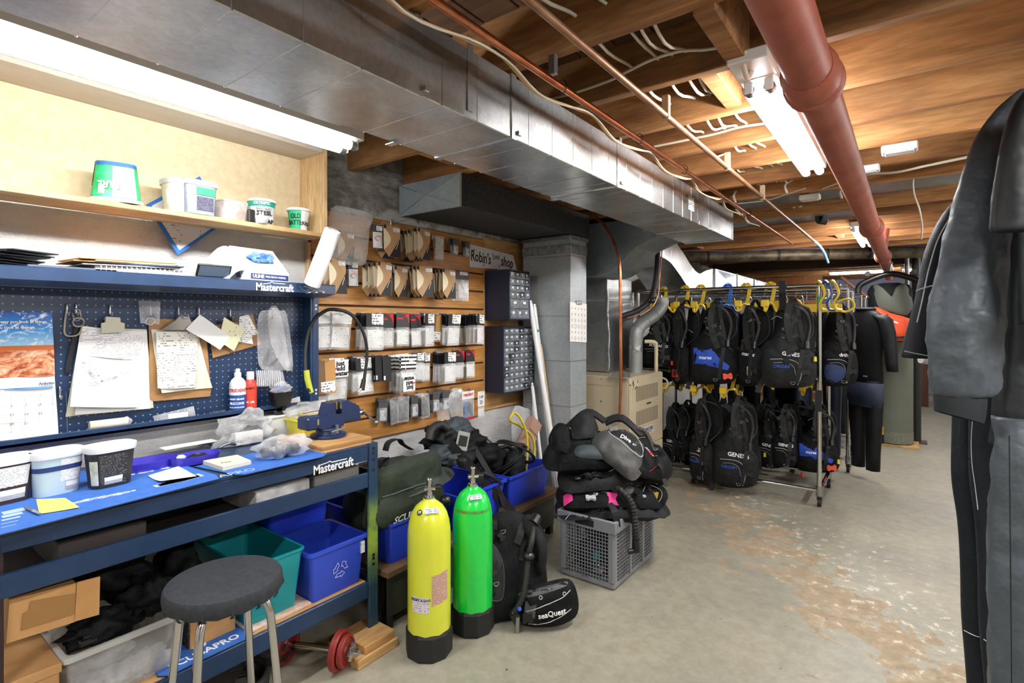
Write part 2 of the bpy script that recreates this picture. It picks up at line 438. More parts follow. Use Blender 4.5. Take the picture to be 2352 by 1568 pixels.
STRAP = M('black_webbing', '#1d1e20', .6, bmp=.4, bscale=500, bdist=.002, spec=.3)
WHITEP = M('white_plastic', '#ecedee', .4)
WHITE = M('white_paint', '#e9e9e7', .5)
CABLE = M('white_cable', '#d9d2c2', .5)
REDP = M('red_iron_pipe', '#b0624c', .5, c2='#994c3b', scale=6, bmp=.15, bscale=60)
TUBEM = M('lamp_tube', '#ffffff', .3, emit=TUBE_E)
TUBEOFF = M('lamp_tube_unlit', '#f3f4f4', .2)
LAMPH = M('lamp_housing', '#d8d6d0', .45)
YEL = M('yellow_plastic', '#e0bd2a', .4)
BLUEP = M('blue_plastic', '#2a5fb4', .4)
CLEAR = clear('clear_film'); CLEARB = clear('clear_bag', milk=.2, gloss=.3, bm=.9); CLEARM = clear('milky_plastic', '#f2f2f2', .55, .2, .3)
WHITEM = M('print_white', '#f2f2f2', .6); BLACKM = M('print_black', '#16171a', .6); REDM = M('print_red', '#c3232a', .6); NAVYM = M('print_navy', '#20386e', .6)
def mat_wall_left():
 m, nt, bs = newmat('painted_rubble_wall'); bs.inputs['Roughness'].default_value = .85
 n = noise_tex(nt, 5, 6, .6); n2 = noise_tex(nt, 26, 6, .65, (1, .45, 1)); n3 = noise_tex(nt, 120, 3, .6)
 base = ramp(nt, n.outputs[0], [(.3, srgb('#c9c7c3')), (.7, srgb('#e2e1de'))])
 pits = ramp(nt, n2.outputs[0], [(.27, (1, 1, 1, 1)), (.31, (0, 0, 0, 1))])
 c1 = mixc(nt, pits.outputs[0], base.outputs[0], srgb('#6d6a66'))
 raw = ramp(nt, n2.outputs[0], [(.3, srgb('#5a5652')), (.5, srgb('#8d8a86')), (.66, srgb('#adaaa6')), (.75, srgb('#7b4a3e'))])
 tc = nt.nodes.new('ShaderNodeTexCoord'); sp = nt.nodes.new('ShaderNodeSeparateXYZ'); nt.links.new(tc.outputs['Object'], sp.inputs[0])
 ad = nt.nodes.new('ShaderNodeMath'); ad.operation = 'MULTIPLY_ADD'; ad.inputs[1].default_value = .35; nt.links.new(n.outputs[0], ad.inputs[0]); nt.links.new(sp.outputs[2], ad.inputs[2])
 f = ramp(nt, ad.outputs[0], [(.0, (0, 0, 0, 1)), (1, (1, 1, 1, 1))])
 mr = nt.nodes.new('ShaderNodeMapRange'); mr.inputs[1].default_value = 2.19; mr.inputs[2].default_value = 2.23; nt.links.new(ad.outputs[0], mr.inputs[0])
 nt.links.new(mixc(nt, mr.outputs[0], c1, raw.outputs[0]), bs.inputs['Base Color'])
 mx = nt.nodes.new('ShaderNodeMath'); mx.operation = 'ADD'; nt.links.new(n2.outputs[0], mx.inputs[0])
 ml = nt.nodes.new('ShaderNodeMath'); ml.operation = 'MULTIPLY'; ml.inputs[1].default_value = .3; nt.links.new(n3.outputs[0], ml.inputs[0]); nt.links.new(ml.outputs[0], mx.inputs[1])
 bump(nt, bs, mx.outputs[0], .75, .02); return m
def mat_floor():
 m, nt, bs = newmat('worn_painted_concrete');
 big = noise_tex(nt, 1.1, 5, .6); mid = noise_tex(nt, 4.2, 8, .68, (1, 1, 1), dist=.4); fine = noise_tex(nt, 16, 8, .7, dist=.3); dots = noise_tex(nt, 34, 3, .5)
 g = ramp(nt, big.outputs[0], [(.3, srgb('#8d8a7d')), (.55, srgb('#a39d8b')), (.72, srgb('#b0a992'))])
 spk = ramp(nt, fine.outputs[0], [(.35, (.82, .82, .82, 1)), (.65, (1.08, 1.08, 1.08, 1))])
 mu = nt.nodes.new('ShaderNodeMix'); mu.data_type = 'RGBA'; mu.blend_type = 'MULTIPLY'; mu.inputs[0].default_value = 1
 nt.links.new(g.outputs[0], mu.inputs[6]); nt.links.new(spk.outputs[0], mu.inputs[7])
 tc = nt.nodes.new('ShaderNodeTexCoord'); sp = nt.nodes.new('ShaderNodeSeparateXYZ'); nt.links.new(tc.outputs['Object'], sp.inputs[0])
 def mth(op, a, b=None, c=None):
  k = nt.nodes.new('ShaderNodeMath'); k.operation = op
  for i, x in enumerate((a, b, c)):
   if x is None: continue
   if isinstance(x, (int, float)): k.inputs[i].default_value = x
   else: nt.links.new(x, k.inputs[i])
  return k.outputs[0]
 # worn walking line: from the racks to the open floor
 x, y = sp.outputs[0], sp.outputs[1]
 along = mth('ADD', mth('MULTIPLY', mth('ADD', x, .6), .78), mth('MULTIPLY', mth('ADD', y, -3.5), .62))
 dist = mth('ABSOLUTE', mth('ADD', along, mth('MULTIPLY', mth('ADD', big.outputs[0], -.5), .5)))
 nearp = mth('SUBTRACT', .30, dist)
 lim = mth('MULTIPLY', mth('SUBTRACT', 4.9, y), .4); nearp = mth('MINIMUM', nearp, lim)
 wear = mth('ADD', mth('MULTIPLY', nearp, .5), mid.outputs[0])
 tan = ramp(nt, wear, [(.555, (0, 0, 0, 1)), (.575, (1, 1, 1, 1))])
 tanc = ramp(nt, fine.outputs[0], [(.3, srgb('#8b7a63')), (.55, srgb('#a59379')), (.75, srgb('#cbbfaa'))])
 c = mixc(nt, tan.outputs[0], mu.outputs[2], tanc.outputs[0])
 chipv = mth('ADD', mth('MULTIPLY', mth('SUBTRACT', .55, mth('ABSOLUTE', mth('SUBTRACT', along, .32))), .16), fine.outputs[0])
 chip = ramp(nt, chipv, [(.655, (0, 0, 0, 1)), (.67, (1, 1, 1, 1))])
 c = mixc(nt, chip.outputs[0], c, srgb('#cdc6b8'))
 dk = ramp(nt, dots.outputs[0], [(.735, (0, 0, 0, 1)), (.75, (1, 1, 1, 1))])
 c = mixc(nt, dk.outputs[0], c, srgb('#4b453d')); nt.links.new(c, bs.inputs['Base Color'])
 rr = ramp(nt, tan.outputs[0], [(0, (.42,) * 3 + (1,)), (1, (.75,) * 3 + (1,))]); nt.links.new(rr.outputs[0], bs.inputs['Roughness'])
 bump(nt, bs, fine.outputs[0], .25, .006); return m
# ---------------------------------------------------------------- room shell
XL, XR, YB, YF, ZC = -2.47, 2.6, 12.4, -2.6, 2.44
JB = 2.25
floor = obj('floor', MB().box((XL - .2, YF, -.1), (XR, YB + .2, 0)), mat_floor(), kind='structure', local=True)
obj('wall_left', MB().box((XL - .2, YF, 0), (XL, YB, ZC)), mat_wall_left(), kind='structure', local=True)
BACKW = M('blue_grey_wall', '#8f93ab', .8, c2='#9c9fb5', scale=3)
obj('wall_back', MB().box((XL - .2, YB, 0), (XR, YB + .2, ZC)), BACKW, kind='structure')
PLAINW = M('plain_wall', '#c8c4bc', .85, c2='#b5b0a7', scale=2, bmp=.3, bscale=30)
obj('wall_right', MB().box((XR, YF, 0), (XR + .2, YB + .2, ZC)), PLAINW, kind='structure')
obj('wall_front', MB().box((XL - .2, YF - .2, 0), (XR + .2, YF, ZC)), PLAINW, kind='structure')
ceil = obj('ceiling', MB().box((XL - .2, YF, ZC), (XR, YB + .2, ZC + .1)), SUBFLOOR, kind='structure')
jm = mesh_of(MB().box((-2.53, -.021, 0), (2.53, .021, ZC - JB - .001), .003), JOIST, name='joist')
JY = [1.395 + .41 * k for k in range(-9, 27)]
for y in JY:
 if y < YF + .1 or y > YB - .1: continue
 o = bpy.data.objects.new('joist', jm); COL.objects.link(o); o.parent = ceil
 o.location = Vector((.06, y + rnd.uniform(-.012, .012), JB + rnd.uniform(-.006, .004))) - ceil.location
 o.rotation_euler = (0, 0, rnd.uniform(-.003, .003))
# subfloor boards running across the joists
sbm = mesh_of(MB().box((-.07, YF + .05, -.012), (.07, YB - .05, -.001), .002), SUBFLOOR, name='subfloor_board')
k = XL
while k < XR - .1:
 o = bpy.data.objects.new('subfloor_board', sbm); COL.objects.link(o); o.parent = ceil
 o.location = Vector((k + .08, 0, ZC)) - ceil.location; k += .146
# bridging blocks between joists
for (u, v, dz) in ((1684, 70, 0), ):
 p = P(u, v, z=JB + .06); yj = [y for y in JY if y > p.y - .35][0]
 obj('bridging_block', MB().box((p.x - .03, yj + .02, JB - .02), (p.x + .03, yj + .39, JB + .17), .003), JOIST, ceil)
for X in (-1.95, -.55, 1.2):
 for k in (4, 9, 14, 19):
  obj('bridging_block', MB().box((X - .03, JY[k + 1] + .022, JB + .01), (X + .03, JY[k + 2] - .022, JB + .18), .003), JOIST, ceil)
# short strip nailed up between joists near the duct
p = P(1020, 40, z=JB + .08)
# ---------------------------------------------------------------- ducts
def seam_box(mb, x0, x1, y, z0, z1, w=.012, t=.004):
 mb.box((x0 - t, y - w, z0 - t), (x1 + t, y + w, z1 + t), .002)
def duct_y(name, label, secs, x0, x1, z0, z1, bead=.16, m=None, grow=None):
 t = thing(name, label, 'duct', ((x0 + x1) / 2, secs[0], z0))
 for i, (a, b) in enumerate(zip(secs, secs[1:])):
  g = (grow or {}).get(i, 0); mb = MB()
  mb.box((x0 - g, a + .002, z0 - g), (x1 + g, b - .002, z1), .003)
  y = a + .09
  while y < b - .05:
   mb.box((x0 - g - .0012, y - .002, z0 - g - .0012), (x1 + g + .0012, y + .002, z1 - .004), .0008); y += bead
  obj('duct_section', mb, m or GALV, t)
 for s in secs[1:-1]:
  mb = MB(); seam_box(mb, x0, x1, s, z0, z1, .014, .005)
  mb.box((x1 + .004, s + .012, z0 + .012), (x1 + .014, s + .03, z0 + .028), .002)
  obj('drive_seam', mb, GALV, t)
 return t
DX0, DX1, DZ0, DZ1 = -1.385, -1.04, 2.02, 2.225
md = duct_y('supply_duct', 'long rectangular galvanised duct hung under the joists above the bench', [-2.3, -.9, .1, .975, 1.395, 2.18, 3.515, 4.08], DX0, DX1, DZ0, DZ1, .15, grow={0: .006, 1: .006, 2: .006})
mb = MB(); mb.box((DX0 - .004, 4.075, DZ0 - .004), (DX1 + .006, 4.09, DZ1), .002); obj('end_cap', mb, GALV, md)
obj('duct_sticker', MB().box((DX1 + .0005, 3.12, 2.08), (DX1 + .0022, 3.22, 2.16)), printed('print_small_label', rows=7, blocks=6), md)
for y in (1.18, 2.2, 3.3):
 obj('hanger_strap', MB().box((DX1 + .001, y - .012, DZ0 + .02), (DX1 + .004, y + .012, JB + .01)), GALV, md)
 obj('drive_clip', MB().box((DX0 - .02, y - .012, DZ0 - .008), (DX0 + .02, y + .012, DZ0 - .0055)), GALV, md)
# return duct: dark lined box with a creased bright end
RX0, RX1, RZ0, RZ1, RY0, RY1 = -2.455, -1.965, 2.055, 2.235, 2.147, 3.62
rd = thing('return_duct', 'dark boxed return duct with bright creased end above the slatwall', 'duct', (-2.2, 2.9, RZ0))
obj('duct_body', MB().box((RX0, RY0 + .004, RZ0), (RX1, RY1, RZ1), .003), DUCTBLACK, rd)
mb = MB(); c = Vector(((RX0 + RX1) / 2, RY0 - .012, (RZ0 + RZ1) / 2))
q = [Vector((RX0, RY0, RZ0)), Vector((RX1, RY0, RZ0)), Vector((RX1, RY0, RZ1)), Vector((RX0, RY0, RZ1))]
mb.add(q + [c], [(0, 1, 4), (1, 2, 4), (2, 3, 4), (3, 0, 4)]); mb.box((RX1 - .004, RY0 - .004, RZ0 - .004), (RX1 + .004, RY0 + .012, RZ1)); mb.box((RX0, RY0 - .004, RZ0 - .005), (RX1, RY0 + .012, RZ0 + .003))
obj('end_cap', mb, mat_galv('galvanised_end_cap', '#c6d3da', '#a3b3bc', .36, .3), rd)
for a, b in ((q[0], q[2]), (q[1], q[3])): obj('crease', MB().tube([a + Vector((0, -.002, 0)), c + Vector((0, -.001, 0)), b + Vector((0, -.002, 0))], .0016, 5), GALV, rd)
# return drop column
cd = thing('return_drop_duct', 'tall grey galvanised duct column standing beside the furnace', 'duct', (-2.18, 3.45, 0))
CXa, CXb, CYa, CYb = -2.39, -1.965, 3.334, 3.568
ztop = RZ0 - .01; segs = [0, .42, .80, 1.13, 1.46, 1.9, ztop]
for a, b in zip(segs, segs[1:]):
 obj('duct_section', MB().box((CXa, CYa, a + .001), (CXb, CYb, b - .001), .002), mat_galv('galvanised_steel_pale', '#bcc2c4', '#a0a8ac', .5, .45), cd)
 obj('seam', MB().box((CXa - .002, CYa - .002, b - .004), (CXb + .002, CYb + .002, b + .002)), GALVD, cd)
FOIL = M('foil_tape', '#b9bcbe', .3, .9, c2='#8e9295', scale=30, bmp=.9, bscale=45, bdist=.01)
for z0, z1, g in ((1.92, 1.985, .006), (2.02, 2.05, .012)):
 obj('foil_tape', MB().box((CXa - g, CYa - g, z0), (CXb + g, CYb + g, z1), .004), FOIL, cd)
# supply plenum over the furnace and the curved take-off to the long duct
PXa, PXb, PYa, PYb = -2.36, -2.0, 4.0, 4.5
pl = thing('supply_plenum', 'galvanised supply plenum with foil taped seams on top of the furnace', 'duct', (-2.18, 4.25, 1.0))
obj('plenum_box', MB().box((PXa, PYa, 1.0), (PXb, PYb, 1.60), .003), GALV, pl)
obj('plenum_neck', MB().box((PXa + .01, PYa + .01, 1.60), (PXb - .01, PYb - .01, 1.79), .003), GALV, pl)
obj('seam', MB().box((PXa - .006, PYa - .006, 1.585), (PXb + .006, PYb + .006, 1.61), .002), GALVD, pl)
for x, y in ((PXb + .003, PYa - .003), (PXb + .003, PYb - .01)):
 pts = [(x + rnd.uniform(-.006, .006), y + rnd.uniform(-.006, .006), 1.02 + k * .06) for k in range(12)]; obj('foil_tape', MB().tube(pts, .012, 6), FOIL, pl)
# curved take-off: profile in X/Z, pushed along Y
def arcpts(cx, cz, r, a0, a1, n=8): return [(cx + r * math.cos(R(a0 + (a1 - a0) * i / n)), cz + r * math.sin(R(a0 + (a1 - a0) * i / n))) for i in range(n + 1)]
prof = [(-2.38, 2.20), (-2.38, 1.80), (-1.98, 1.78)] + arcpts(-1.98, 2.02, .24, -90, -40, 5) + [(-1.66, 1.985), (-1.52, 2.04), (-1.44, 2.07), (DX0 - .002, 2.08), (DX0 - .002, 2.20)]
tk = thing('curved_takeoff_duct', 'curved galvanised take-off joining the plenum to the long duct', 'duct', (-1.8, 3.9, 1.78))
obj('duct_body', MB().prism([(x, 3.78, z) for x, z in prof], (0, .44, 0)), mat_galv('galvanised_steel_blue', '#b9c8d2', '#8d9ea9', .36, .6), tk)
obj('flange', MB().box((DX0 - .02, 3.765, 2.07), (DX0 - .004, 4.235, 2.215), .002), GALVD, tk)
# far duct: S-bend then a long box running to the back
fd = thing('far_branch_duct', 'crumpled silver branch duct running to the back above the racks', 'duct', (-1.9, 6.5, 1.7))
pr = [Vector((-2.0, 4.3, 2.14)), Vector((-1.98, 4.75, 2.1)), Vector((-1.95, 5.0, 1.98)), Vector((-1.93, 5.25, 1.84)), Vector((-1.93, 5.5, 1.79)), Vector((-1.93, 5.75, 1.84)), Vector((-1.93, 6.0, 1.88))]
mb = MB(); mb.ribbon(smooth_path(pr, 4), .42, .24, (1, 0, 0)); obj('bend', mb, GALV, fd)
for a, b in ((6.0, 6.9), (6.9, 7.8), (7.8, 8.9), (8.9, 10.2)):
 mb = MB(); mb.box((-2.16, a + .003, 1.76), (-1.70, b - .003, 2.0), .003)
 cpt = ((-1.695), (a + b) / 2, 1.88); mb.add([(-1.70, a + .02, 1.77), (-1.70, b - .02, 1.77), (-1.70, b - .02, 1.99), (-1.70, a + .02, 1.99), (-1.688, (a + b) / 2, 1.88)], [(0, 1, 4), (1, 2, 4), (2, 3, 4), (3, 0, 4)])
 obj('duct_section', mb, mat_galv('galvanised_steel_bright', '#d0d3da', '#a5a9b3', .3, .7), fd)
 obj('drive_seam', MB().box((-2.17, b - .012, 1.75), (-1.69, b + .012, 2.01), .002), GALVD, fd)
# sheet metal pans closing joist bays
for i, (y, x0, x1) in enumerate(((3.86, -1.0, 2.0), (4.68, -1.7, -.25))):
 jn = min(JY, key=lambda q: abs(q - y))
 o = obj('joist_bay_pan', MB().box((x0, jn + .024, JB + .015), (x1, jn + .386, JB + .03), .003), GALVD, label=('galvanised pan closing the joist bay beyond the ceiling lamp', 'dull metal pan in the joist bay with the black cable bundle')[i], cat='sheet metal')
# ---------------------------------------------------------------- pipes
def at_line(u, X, H):  # y along a line parallel to the wall
 return P(u, 0, X=X).y
C1X, C2X, CZ = -.885, -.715, 2.175
t = thing('copper_pipe', 'copper water pipe beside the duct with cables tied to it', 'pipe', (C1X, 2.5, CZ))
obj('pipe', MB().cyl((C1X, -2.3, CZ), (C1X, 5.6, CZ - .02), .0115, n=12), COPPER, t, 'y')
for y in (1.45, 2.05, 2.6, 3.2, 3.9): obj('cable_tie', MB().tube([(C1X + .016 * math.cos(R(a)), y, CZ - .008 + .022 * math.sin(R(a))) for a in range(0, 361, 45)], .002, 6), BLACKP, t)
obj('pipe_clamp', MB().box((C1X - .012, 1.385, CZ + .01), (C1X + .012, 1.405, JB), .002), STEEL, t)
pts = [(C1X - .03 - .02 * math.sin(k * 2.1), .1 + k * .18, CZ - .012 - .035 * abs(math.sin(k * math.pi / 3))) for k in range(24)]
obj('tied_cable', MB().tube(smooth_path(pts, 4), .0045, 6), M('tan_cable', '#c99b62', .5), label='tan cable looping along the copper pipe beside the duct', cat='cable')
obj('tied_cable', MB().tube([p + Vector((.012, 0, -.006 + .004 * math.sin(i))) for i, p in enumerate(smooth_path(pts, 4))], .003, 6), CABLE, label='thin pale cable running with the tan cable on the copper pipe', cat='cable')
t = thing('copper_pipe', 'copper water pipe nearer the ceiling lamp ending in a blue hose', 'pipe', (C2X, 2.5, CZ))
e = P(1868, 548, X=C2X)
obj('pipe', MB().cyl((C2X, -2.3, CZ), (C2X, 5.7, CZ), .0115, n=12), M('copper_dull', '#a98463', .45, .7, c2='#8c5f43', scale=9), t, 'y')
for y in (1.9, 2.72, 3.5): obj('pipe_clip', MB().box((C2X - .014, y - .01, CZ - .014), (C2X + .014, y + .01, JB), .003), M('dusty_clip', '#b8a386', .6), t)
obj('hose', MB().tube(smooth_path([(C2X, 5.68, CZ), (C2X + .01, 5.95, CZ - .01), (C2X + .03, 6.15, CZ - .06), (C2X + .05, 6.3, CZ - .15)], 5), .013, 8), M('blue_hose', '#6d9bc4', .5), t, 'y')
# red sewer pipe with hubs
RPX, RPZ, RPR = -.204, 2.055, .054
t = thing('sewer_pipe', 'red painted cast iron sewer pipe running under the joists', 'pipe', (RPX, 3, RPZ - .05))
obj('pipe', MB().cyl((RPX, -2.3, RPZ), (RPX, 8.0, RPZ), RPR, n=24), REDP, t, 'y')
for y in (1.62, 4.35, 6.3):
 mb = MB(); mb.skin([mb.ring((RPX, y + d, RPZ), r, (0, 1, 0), 24) for d, r in ((-.11, .056), (-.09, .068), (-.02, .068), (-.015, .074), (.005, .074), (.01, .06))])
 obj('hub', mb, REDP, t, 'y')
obj('branch', MB().cyl((RPX, 5.75, RPZ), (RPX + .02, 5.75, RPZ + .19), .05, n=20), REDP, t, 'y')
obj('pipe_end_drop', MB().tube(smooth_path([(RPX, 8.0, RPZ), (RPX, 8.12, RPZ - .02), (RPX, 8.18, RPZ - .1)], 4), .04, 16), REDP, t, 'y')
# dirty horizontal pipe crossing the room
a, b = P(1540, 592, z=2.175), P(2160, 578, z=2.175)
t = thing('dirty_grey_pipe', 'dirty grey horizontal pipe crossing under the far joists', 'pipe', (a.x, a.y, a.z - .06))
obj('pipe', MB().cyl(a, b, .062, n=20), M('dirty_pipe', '#6f664f', .5, .35, c2='#3b352a', scale=10), t, 'y')
for f in (.15, .42, .6, .75):
 c = a.lerp(b, f); d = (b - a).normalized(); obj('band', MB().cyl(c - d * .012, c + d * .012, .066, n=20), BLACKR, t, 'y')
obj('purple_cable', MB().tube(smooth_path([a + (b - a) * f + Vector((0, -.02, .066 + .012 * math.sin(f * 17))) for f in [k / 12 for k in range(13)]], 3), .005, 6), M('purple_cable', '#5b4a86', .5), label='thin purple cable lying along the dirty grey pipe', cat='cable')
# deep beam behind the far lamp
obj('ceiling_beam', MB().box((-2.3, 7.95, 2.12), (2.4, 8.12, JB), .004), mat_wood('dark_beam', '#2e1f16', '#47301f', '#5d4028', 'X', 6), label='dark deep beam across the ceiling behind the grey pipe', cat='beam')
# gas line: thin copper pipe in front of the furnace
gy = 3.66
gp = [P(1368, 500, Y=gy), P(1390, 520, Y=gy), P(1412, 560, Y=gy), P(1423, 610, Y=gy), P(1425, 700, Y=gy), P(1426, 860, Y=gy), P(1423, 960, Y=gy)]
t = thing('gas_line', 'thin copper gas line running down in front of the furnace', 'pipe', tuple(gp[-1]))
obj('pipe', MB().tube(smooth_path(gp, 5), .012, 10), COPPER, t, 'y')
obj('brass_fitting', MB().cyl(gp[-1] + Vector((0, 0, .03)), gp[-1] - Vector((0, 0, .03)), .017, n=6), M('brass', '#b08d4a', .3, 1.0), t)
obj('pipe_clip', MB().box(P(1405, 864, Y=gy + .02), P(1446, 856, Y=gy + .012)), STEEL, t)
# ---------------------------------------------------------------- fluorescent lamps (the visible fixtures, then some added unseen ones)
def lamp_y(label, X, y0, y1, z, gap=.052, housing=True, lit=True, r=.0185, hw=.055, hh=.04, tm=None):
 t = thing('fluorescent_lamp', label, 'lamp', (X, (y0 + y1) / 2, z))
 obj('housing', MB().box((X - hw, y0, z + .022), (X + hw, y1, z + .022 + hh), .004), LAMPH, t)
 for s in (-1, 1):
  x = X + s * gap / 2 * 1.2
  tb = obj('tube', MB().cyl((x, y0 + .05, z), (x, y1 - .05, z), r, n=12), tm or TUBEM, t, 'y')
  for ya, yb in ((y0 + .03, y0 + .052), (y1 - .052, y1 - .03)): obj('tube_cap', MB().cyl((x, ya, z), (x, yb, z), r * 1.02, n=12), STEEL, tb, 'y')
  for y in (y0 + .018, y1 - .03):
   obj('lamp_holder', MB().box((x - .014, y, z - .014), (x + .014, y + .012, z + .03), .004), WHITEP, t)
 return t
def lamp_x(label, Y, x0, x1, z):
 t = thing('fluorescent_lamp', label, 'lamp', ((x0 + x1) / 2, Y, z))
 obj('housing', MB().box((x0, Y - .05, z + .022), (x1, Y + .05, z + .06), .004), LAMPH, t)
 obj('tube', MB().cyl((x0 + .04, Y, z), (x1 - .04, Y, z), .0145, n=12), TUBEM, t, 'y')
 for x in (x0 + .01, x1 - .025): obj('lamp_holder', MB().box((x, Y - .014, z - .014), (x + .014, Y + .014, z + .03), .003), WHITEP, t)
 return t
t = lamp_y('long twin tube lamp shining over the workbench shelf', -1.72, .02, 1.285, 2.086, tm=M('lamp_tube_old', '#ffffff', .3, emit=TUBE_E * .6))
for y in (.17, .985): obj('hang_wire', MB().cyl((-1.72, y, 2.14), (-1.72, y, JB), .003), STEEL, t)
t = lamp_y('twin tube ceiling lamp beside the red sewer pipe', -.397, 1.86, 3.17, 2.19)
obj('end_plate', MB().box((-.455, 1.72, 2.214), (-.335, 1.87, 2.249), .004), LAMPH, t)
obj('feed_cable', MB().tube(smooth_path([(-.40, 1.80, 2.213), (-.41, 1.79, 2.19), (-.41, 1.74, 2.22), (-.40, 1.72, 2.245)], 4), .008, 8), CABLE, t, 'y')
lamp_y('small far ceiling lamp at the end of the red pipe', -.343, 5.25, 6.5, 2.19)
lamp_x('bright tube lamp along the back wall ceiling', 10.0, -1.05, -.22, 2.19)
lamp_x('second tube lamp at the back beside the hanging vest', 10.0, -.1, .75, 2.19)
# added lamps, unseen behind and beside the camera, to brighten the room
lamp_y('added unseen twin tube ceiling lamp behind the viewer near the bench', -.47, -1.9, -.65, 2.19)
lamp_y('added unseen twin tube ceiling lamp over the aisle on the right', 1.3, .1, 1.35, 2.19)
lamp_y('added unseen twin tube ceiling lamp on the right above the far aisle', 1.3, 3.6, 4.85, 2.19)
lamp_y('added unseen twin tube ceiling lamp on the right near the back wall', 1.3, 7.4, 8.65, 2.19)
# ---------------------------------------------------------------- wooden wall shelf
ws = thing('wall_shelf', 'pine wall shelf with pale fibreboard back above the workbench', 'shelf', (-2.35, .7, 1.824))
SXb, SXf, SZb, SZt = -2.452, -2.245, 1.824, 2.249
obj('shelf_board', MB().box((SXb + .025, -.62, SZb), (SXf, 1.51, SZb + .020), .002), PINEY, ws)
obj('top_board', MB().box((SXb, -.62, SZt - .02), (SXf, 1.49, SZt - .001), .002), M('top_board_grey', '#cdc4b8', .7, c2='#b9aa98', scale=5, stretch=(1, .2, 1)), ws)
obj('side_board', MB().box((SXb, 1.492, SZb + .021), (SXf, 1.514, SZt - .001), .002), PINE, ws)
obj('side_board', MB().box((SXb, -.642, SZb), (SXf, -.621, SZt - .001), .002), PINE, ws)
obj('back_panel', MB().box((XL + .002, -.62, SZb + .03), (SXb + .008, 1.491, SZt - .021)), MDF, ws)
ST = SZb + .0205
def oval_tub(name, label, c, a, b, h, mats, lid=None, upside=False, rz=0.0, flare=.86, bands=None, group=None, prints=(), n=64):
 """moulded food tub with rounded-rectangular plan; bands = [(z0, z1, material)]"""
 c = Vector(c); t = thing(name, label, 'tub', tuple(c), rz, group)
 def ringz(z, k, ex=1.0):
  f = flare + (1 - flare) * (z / h) if not upside else 1 - (1 - flare) * (z / h)
  o = []
  for i in range(n):
   th = 2 * math.pi * i / n; cc, ss = math.cos(th), math.sin(th); e = .62
   o.append(Vector((a * f * ex * math.copysign(abs(cc) ** e, cc), b * f * ex * math.copysign(abs(ss) ** e, ss), z)))
  return o
 bands = bands or [(0, h, mats)]
 for j, (z0, z1, m) in enumerate(bands):
  mb = MB(); mb.skin([ringz(z0, 0), ringz(z1, 0)]); obj('tub_body' if j == 0 else 'printed_band', mb, m, t, True, local=True)
 if lid:
  mb = MB(); zl = h if not upside else 0
  if not upside: mb.skin([ringz(h - .016, 0, 1.07), ringz(h - .004, 0, 1.09), ringz(h + .004, 0, 1.07), ringz(h + .005, 0, .97), ringz(h + .002, 0, .93)])
  else: mb.skin([ringz(0.0, 0, 1.06), ringz(.003, 0, 1.10), ringz(.012, 0, 1.09), ringz(.014, 0, 1.02)])
  obj('lid' if upside else 'rim_lid', mb, lid, t, True, local=True)
 return t
def patch(parent, name, cc, a, b, z0, z1, th0, th1, m, e=.62, grow=1.022, f0=1.0, f1=1.0, n=24, local=True):
 """curved label hugging a tub's side"""
 mb = MB(); rings = []
 for k, z in enumerate((z0, z1)):
  f = (f0, f1)[k]; r = []
  for i in range(n + 1):
   th = R(th0 + (th1 - th0) * i / n); x, y = math.cos(th), math.sin(th)
   r.append(Vector((a * f * grow * math.copysign(abs(x) ** e, x), b * f * grow * math.copysign(abs(y) ** e, y), z)))
  rings.append(r)
 mb.skin(rings, caps=False, closed=False); return obj(name, mb, m, parent, True, local=True)
GRN = M('tub_green', '#0f9a56', .4, c2='#2fbd78', scale=22); GRNM = M('print_green', '#129a6a', .5)
PRT = printed('print_rows', rows=18, blocks=14, ink='#b0b0b0', amount=.5); PRD = printed('print_rows_dark', '#2d2a29', '#8a8a8a', rows=22, blocks=16, amount=.45)
# green ice cream tub standing on its lid
p = P(268, 466, X=-2.31); p.z = ST
t = oval_tub('ice_cream_tub', 'green ice cream tub standing upside down on its white lid', p, .062, .075, .145, GRN, WHITEP, True, R(-20), .8)
patch(t, 'label', p, .062, .075, .016, .128, -2, 48, PRT, f0=.98, f1=.82); patch(t, 'brown_band', p, .062, .075, .06, .143, -100, -72, M('choc', '#4b3526', .5), f0=.92, f1=.805); patch(t, 'red_badge', p, .062, .075, .025, .06, -32, -14, M('badge', '#d8d2d6', .5, c2='#c0392b', scale=40), f0=.97, f1=.92, grow=1.035)
patch(t, 'blue_band', p, .062, .075, .13, .143, -72, 70, M('tub_blue', '#2e5ea8', .5), f0=.83, f1=.805)
fp = P(236, 440, X=-2.262)
aa = R(-64); text('PARLOUR', .036, WHITEM, t, p + Vector((.066 * math.cos(aa), .066 * math.sin(aa), .06)), (math.sin(aa), -math.cos(aa), 0), (0, 0, -1), arc=(tuple(p), .069), shear=.2, bold=.001)
# stacked clear tubs
p = P(412, 487, X=-2.315); p.z = ST
t = oval_tub('stacked_tub', 'round translucent tub with printed side behind a square one', p, .058, .058, .125, M('tub_cream', '#d9d0bf', .5), CLEARM, False, 0, .8)
patch(t, 'label', p, .058, .058, .03, .085, -80, 30, PRT, f0=.85, f1=.93)
p = P(455, 495, X=-2.275); p.z = ST
t = thing('square_tub', 'square grey printed tub with frosted rim on the pine shelf', 'tub', tuple(p), 0)
mb = MB(); mb.skin([[Vector((x * k, y * k, z)) for x, y in rrect(.07, .118, .014)] for z, k in ((0, .9), (.118, 1))]); obj('tub_body', mb, M('tub_grey', '#9aa3b2', .4, c2='#7f8899', scale=18), t, True, local=True)
mb = MB(); mb.skin([[Vector((x * k, y * k, z)) for x, y in rrect(.076, .124, .016)] for z, k in ((.112, 1.02), (.132, 1.05), (.134, .95))]); obj('rim', mb, CLEARM, t, True, local=True)
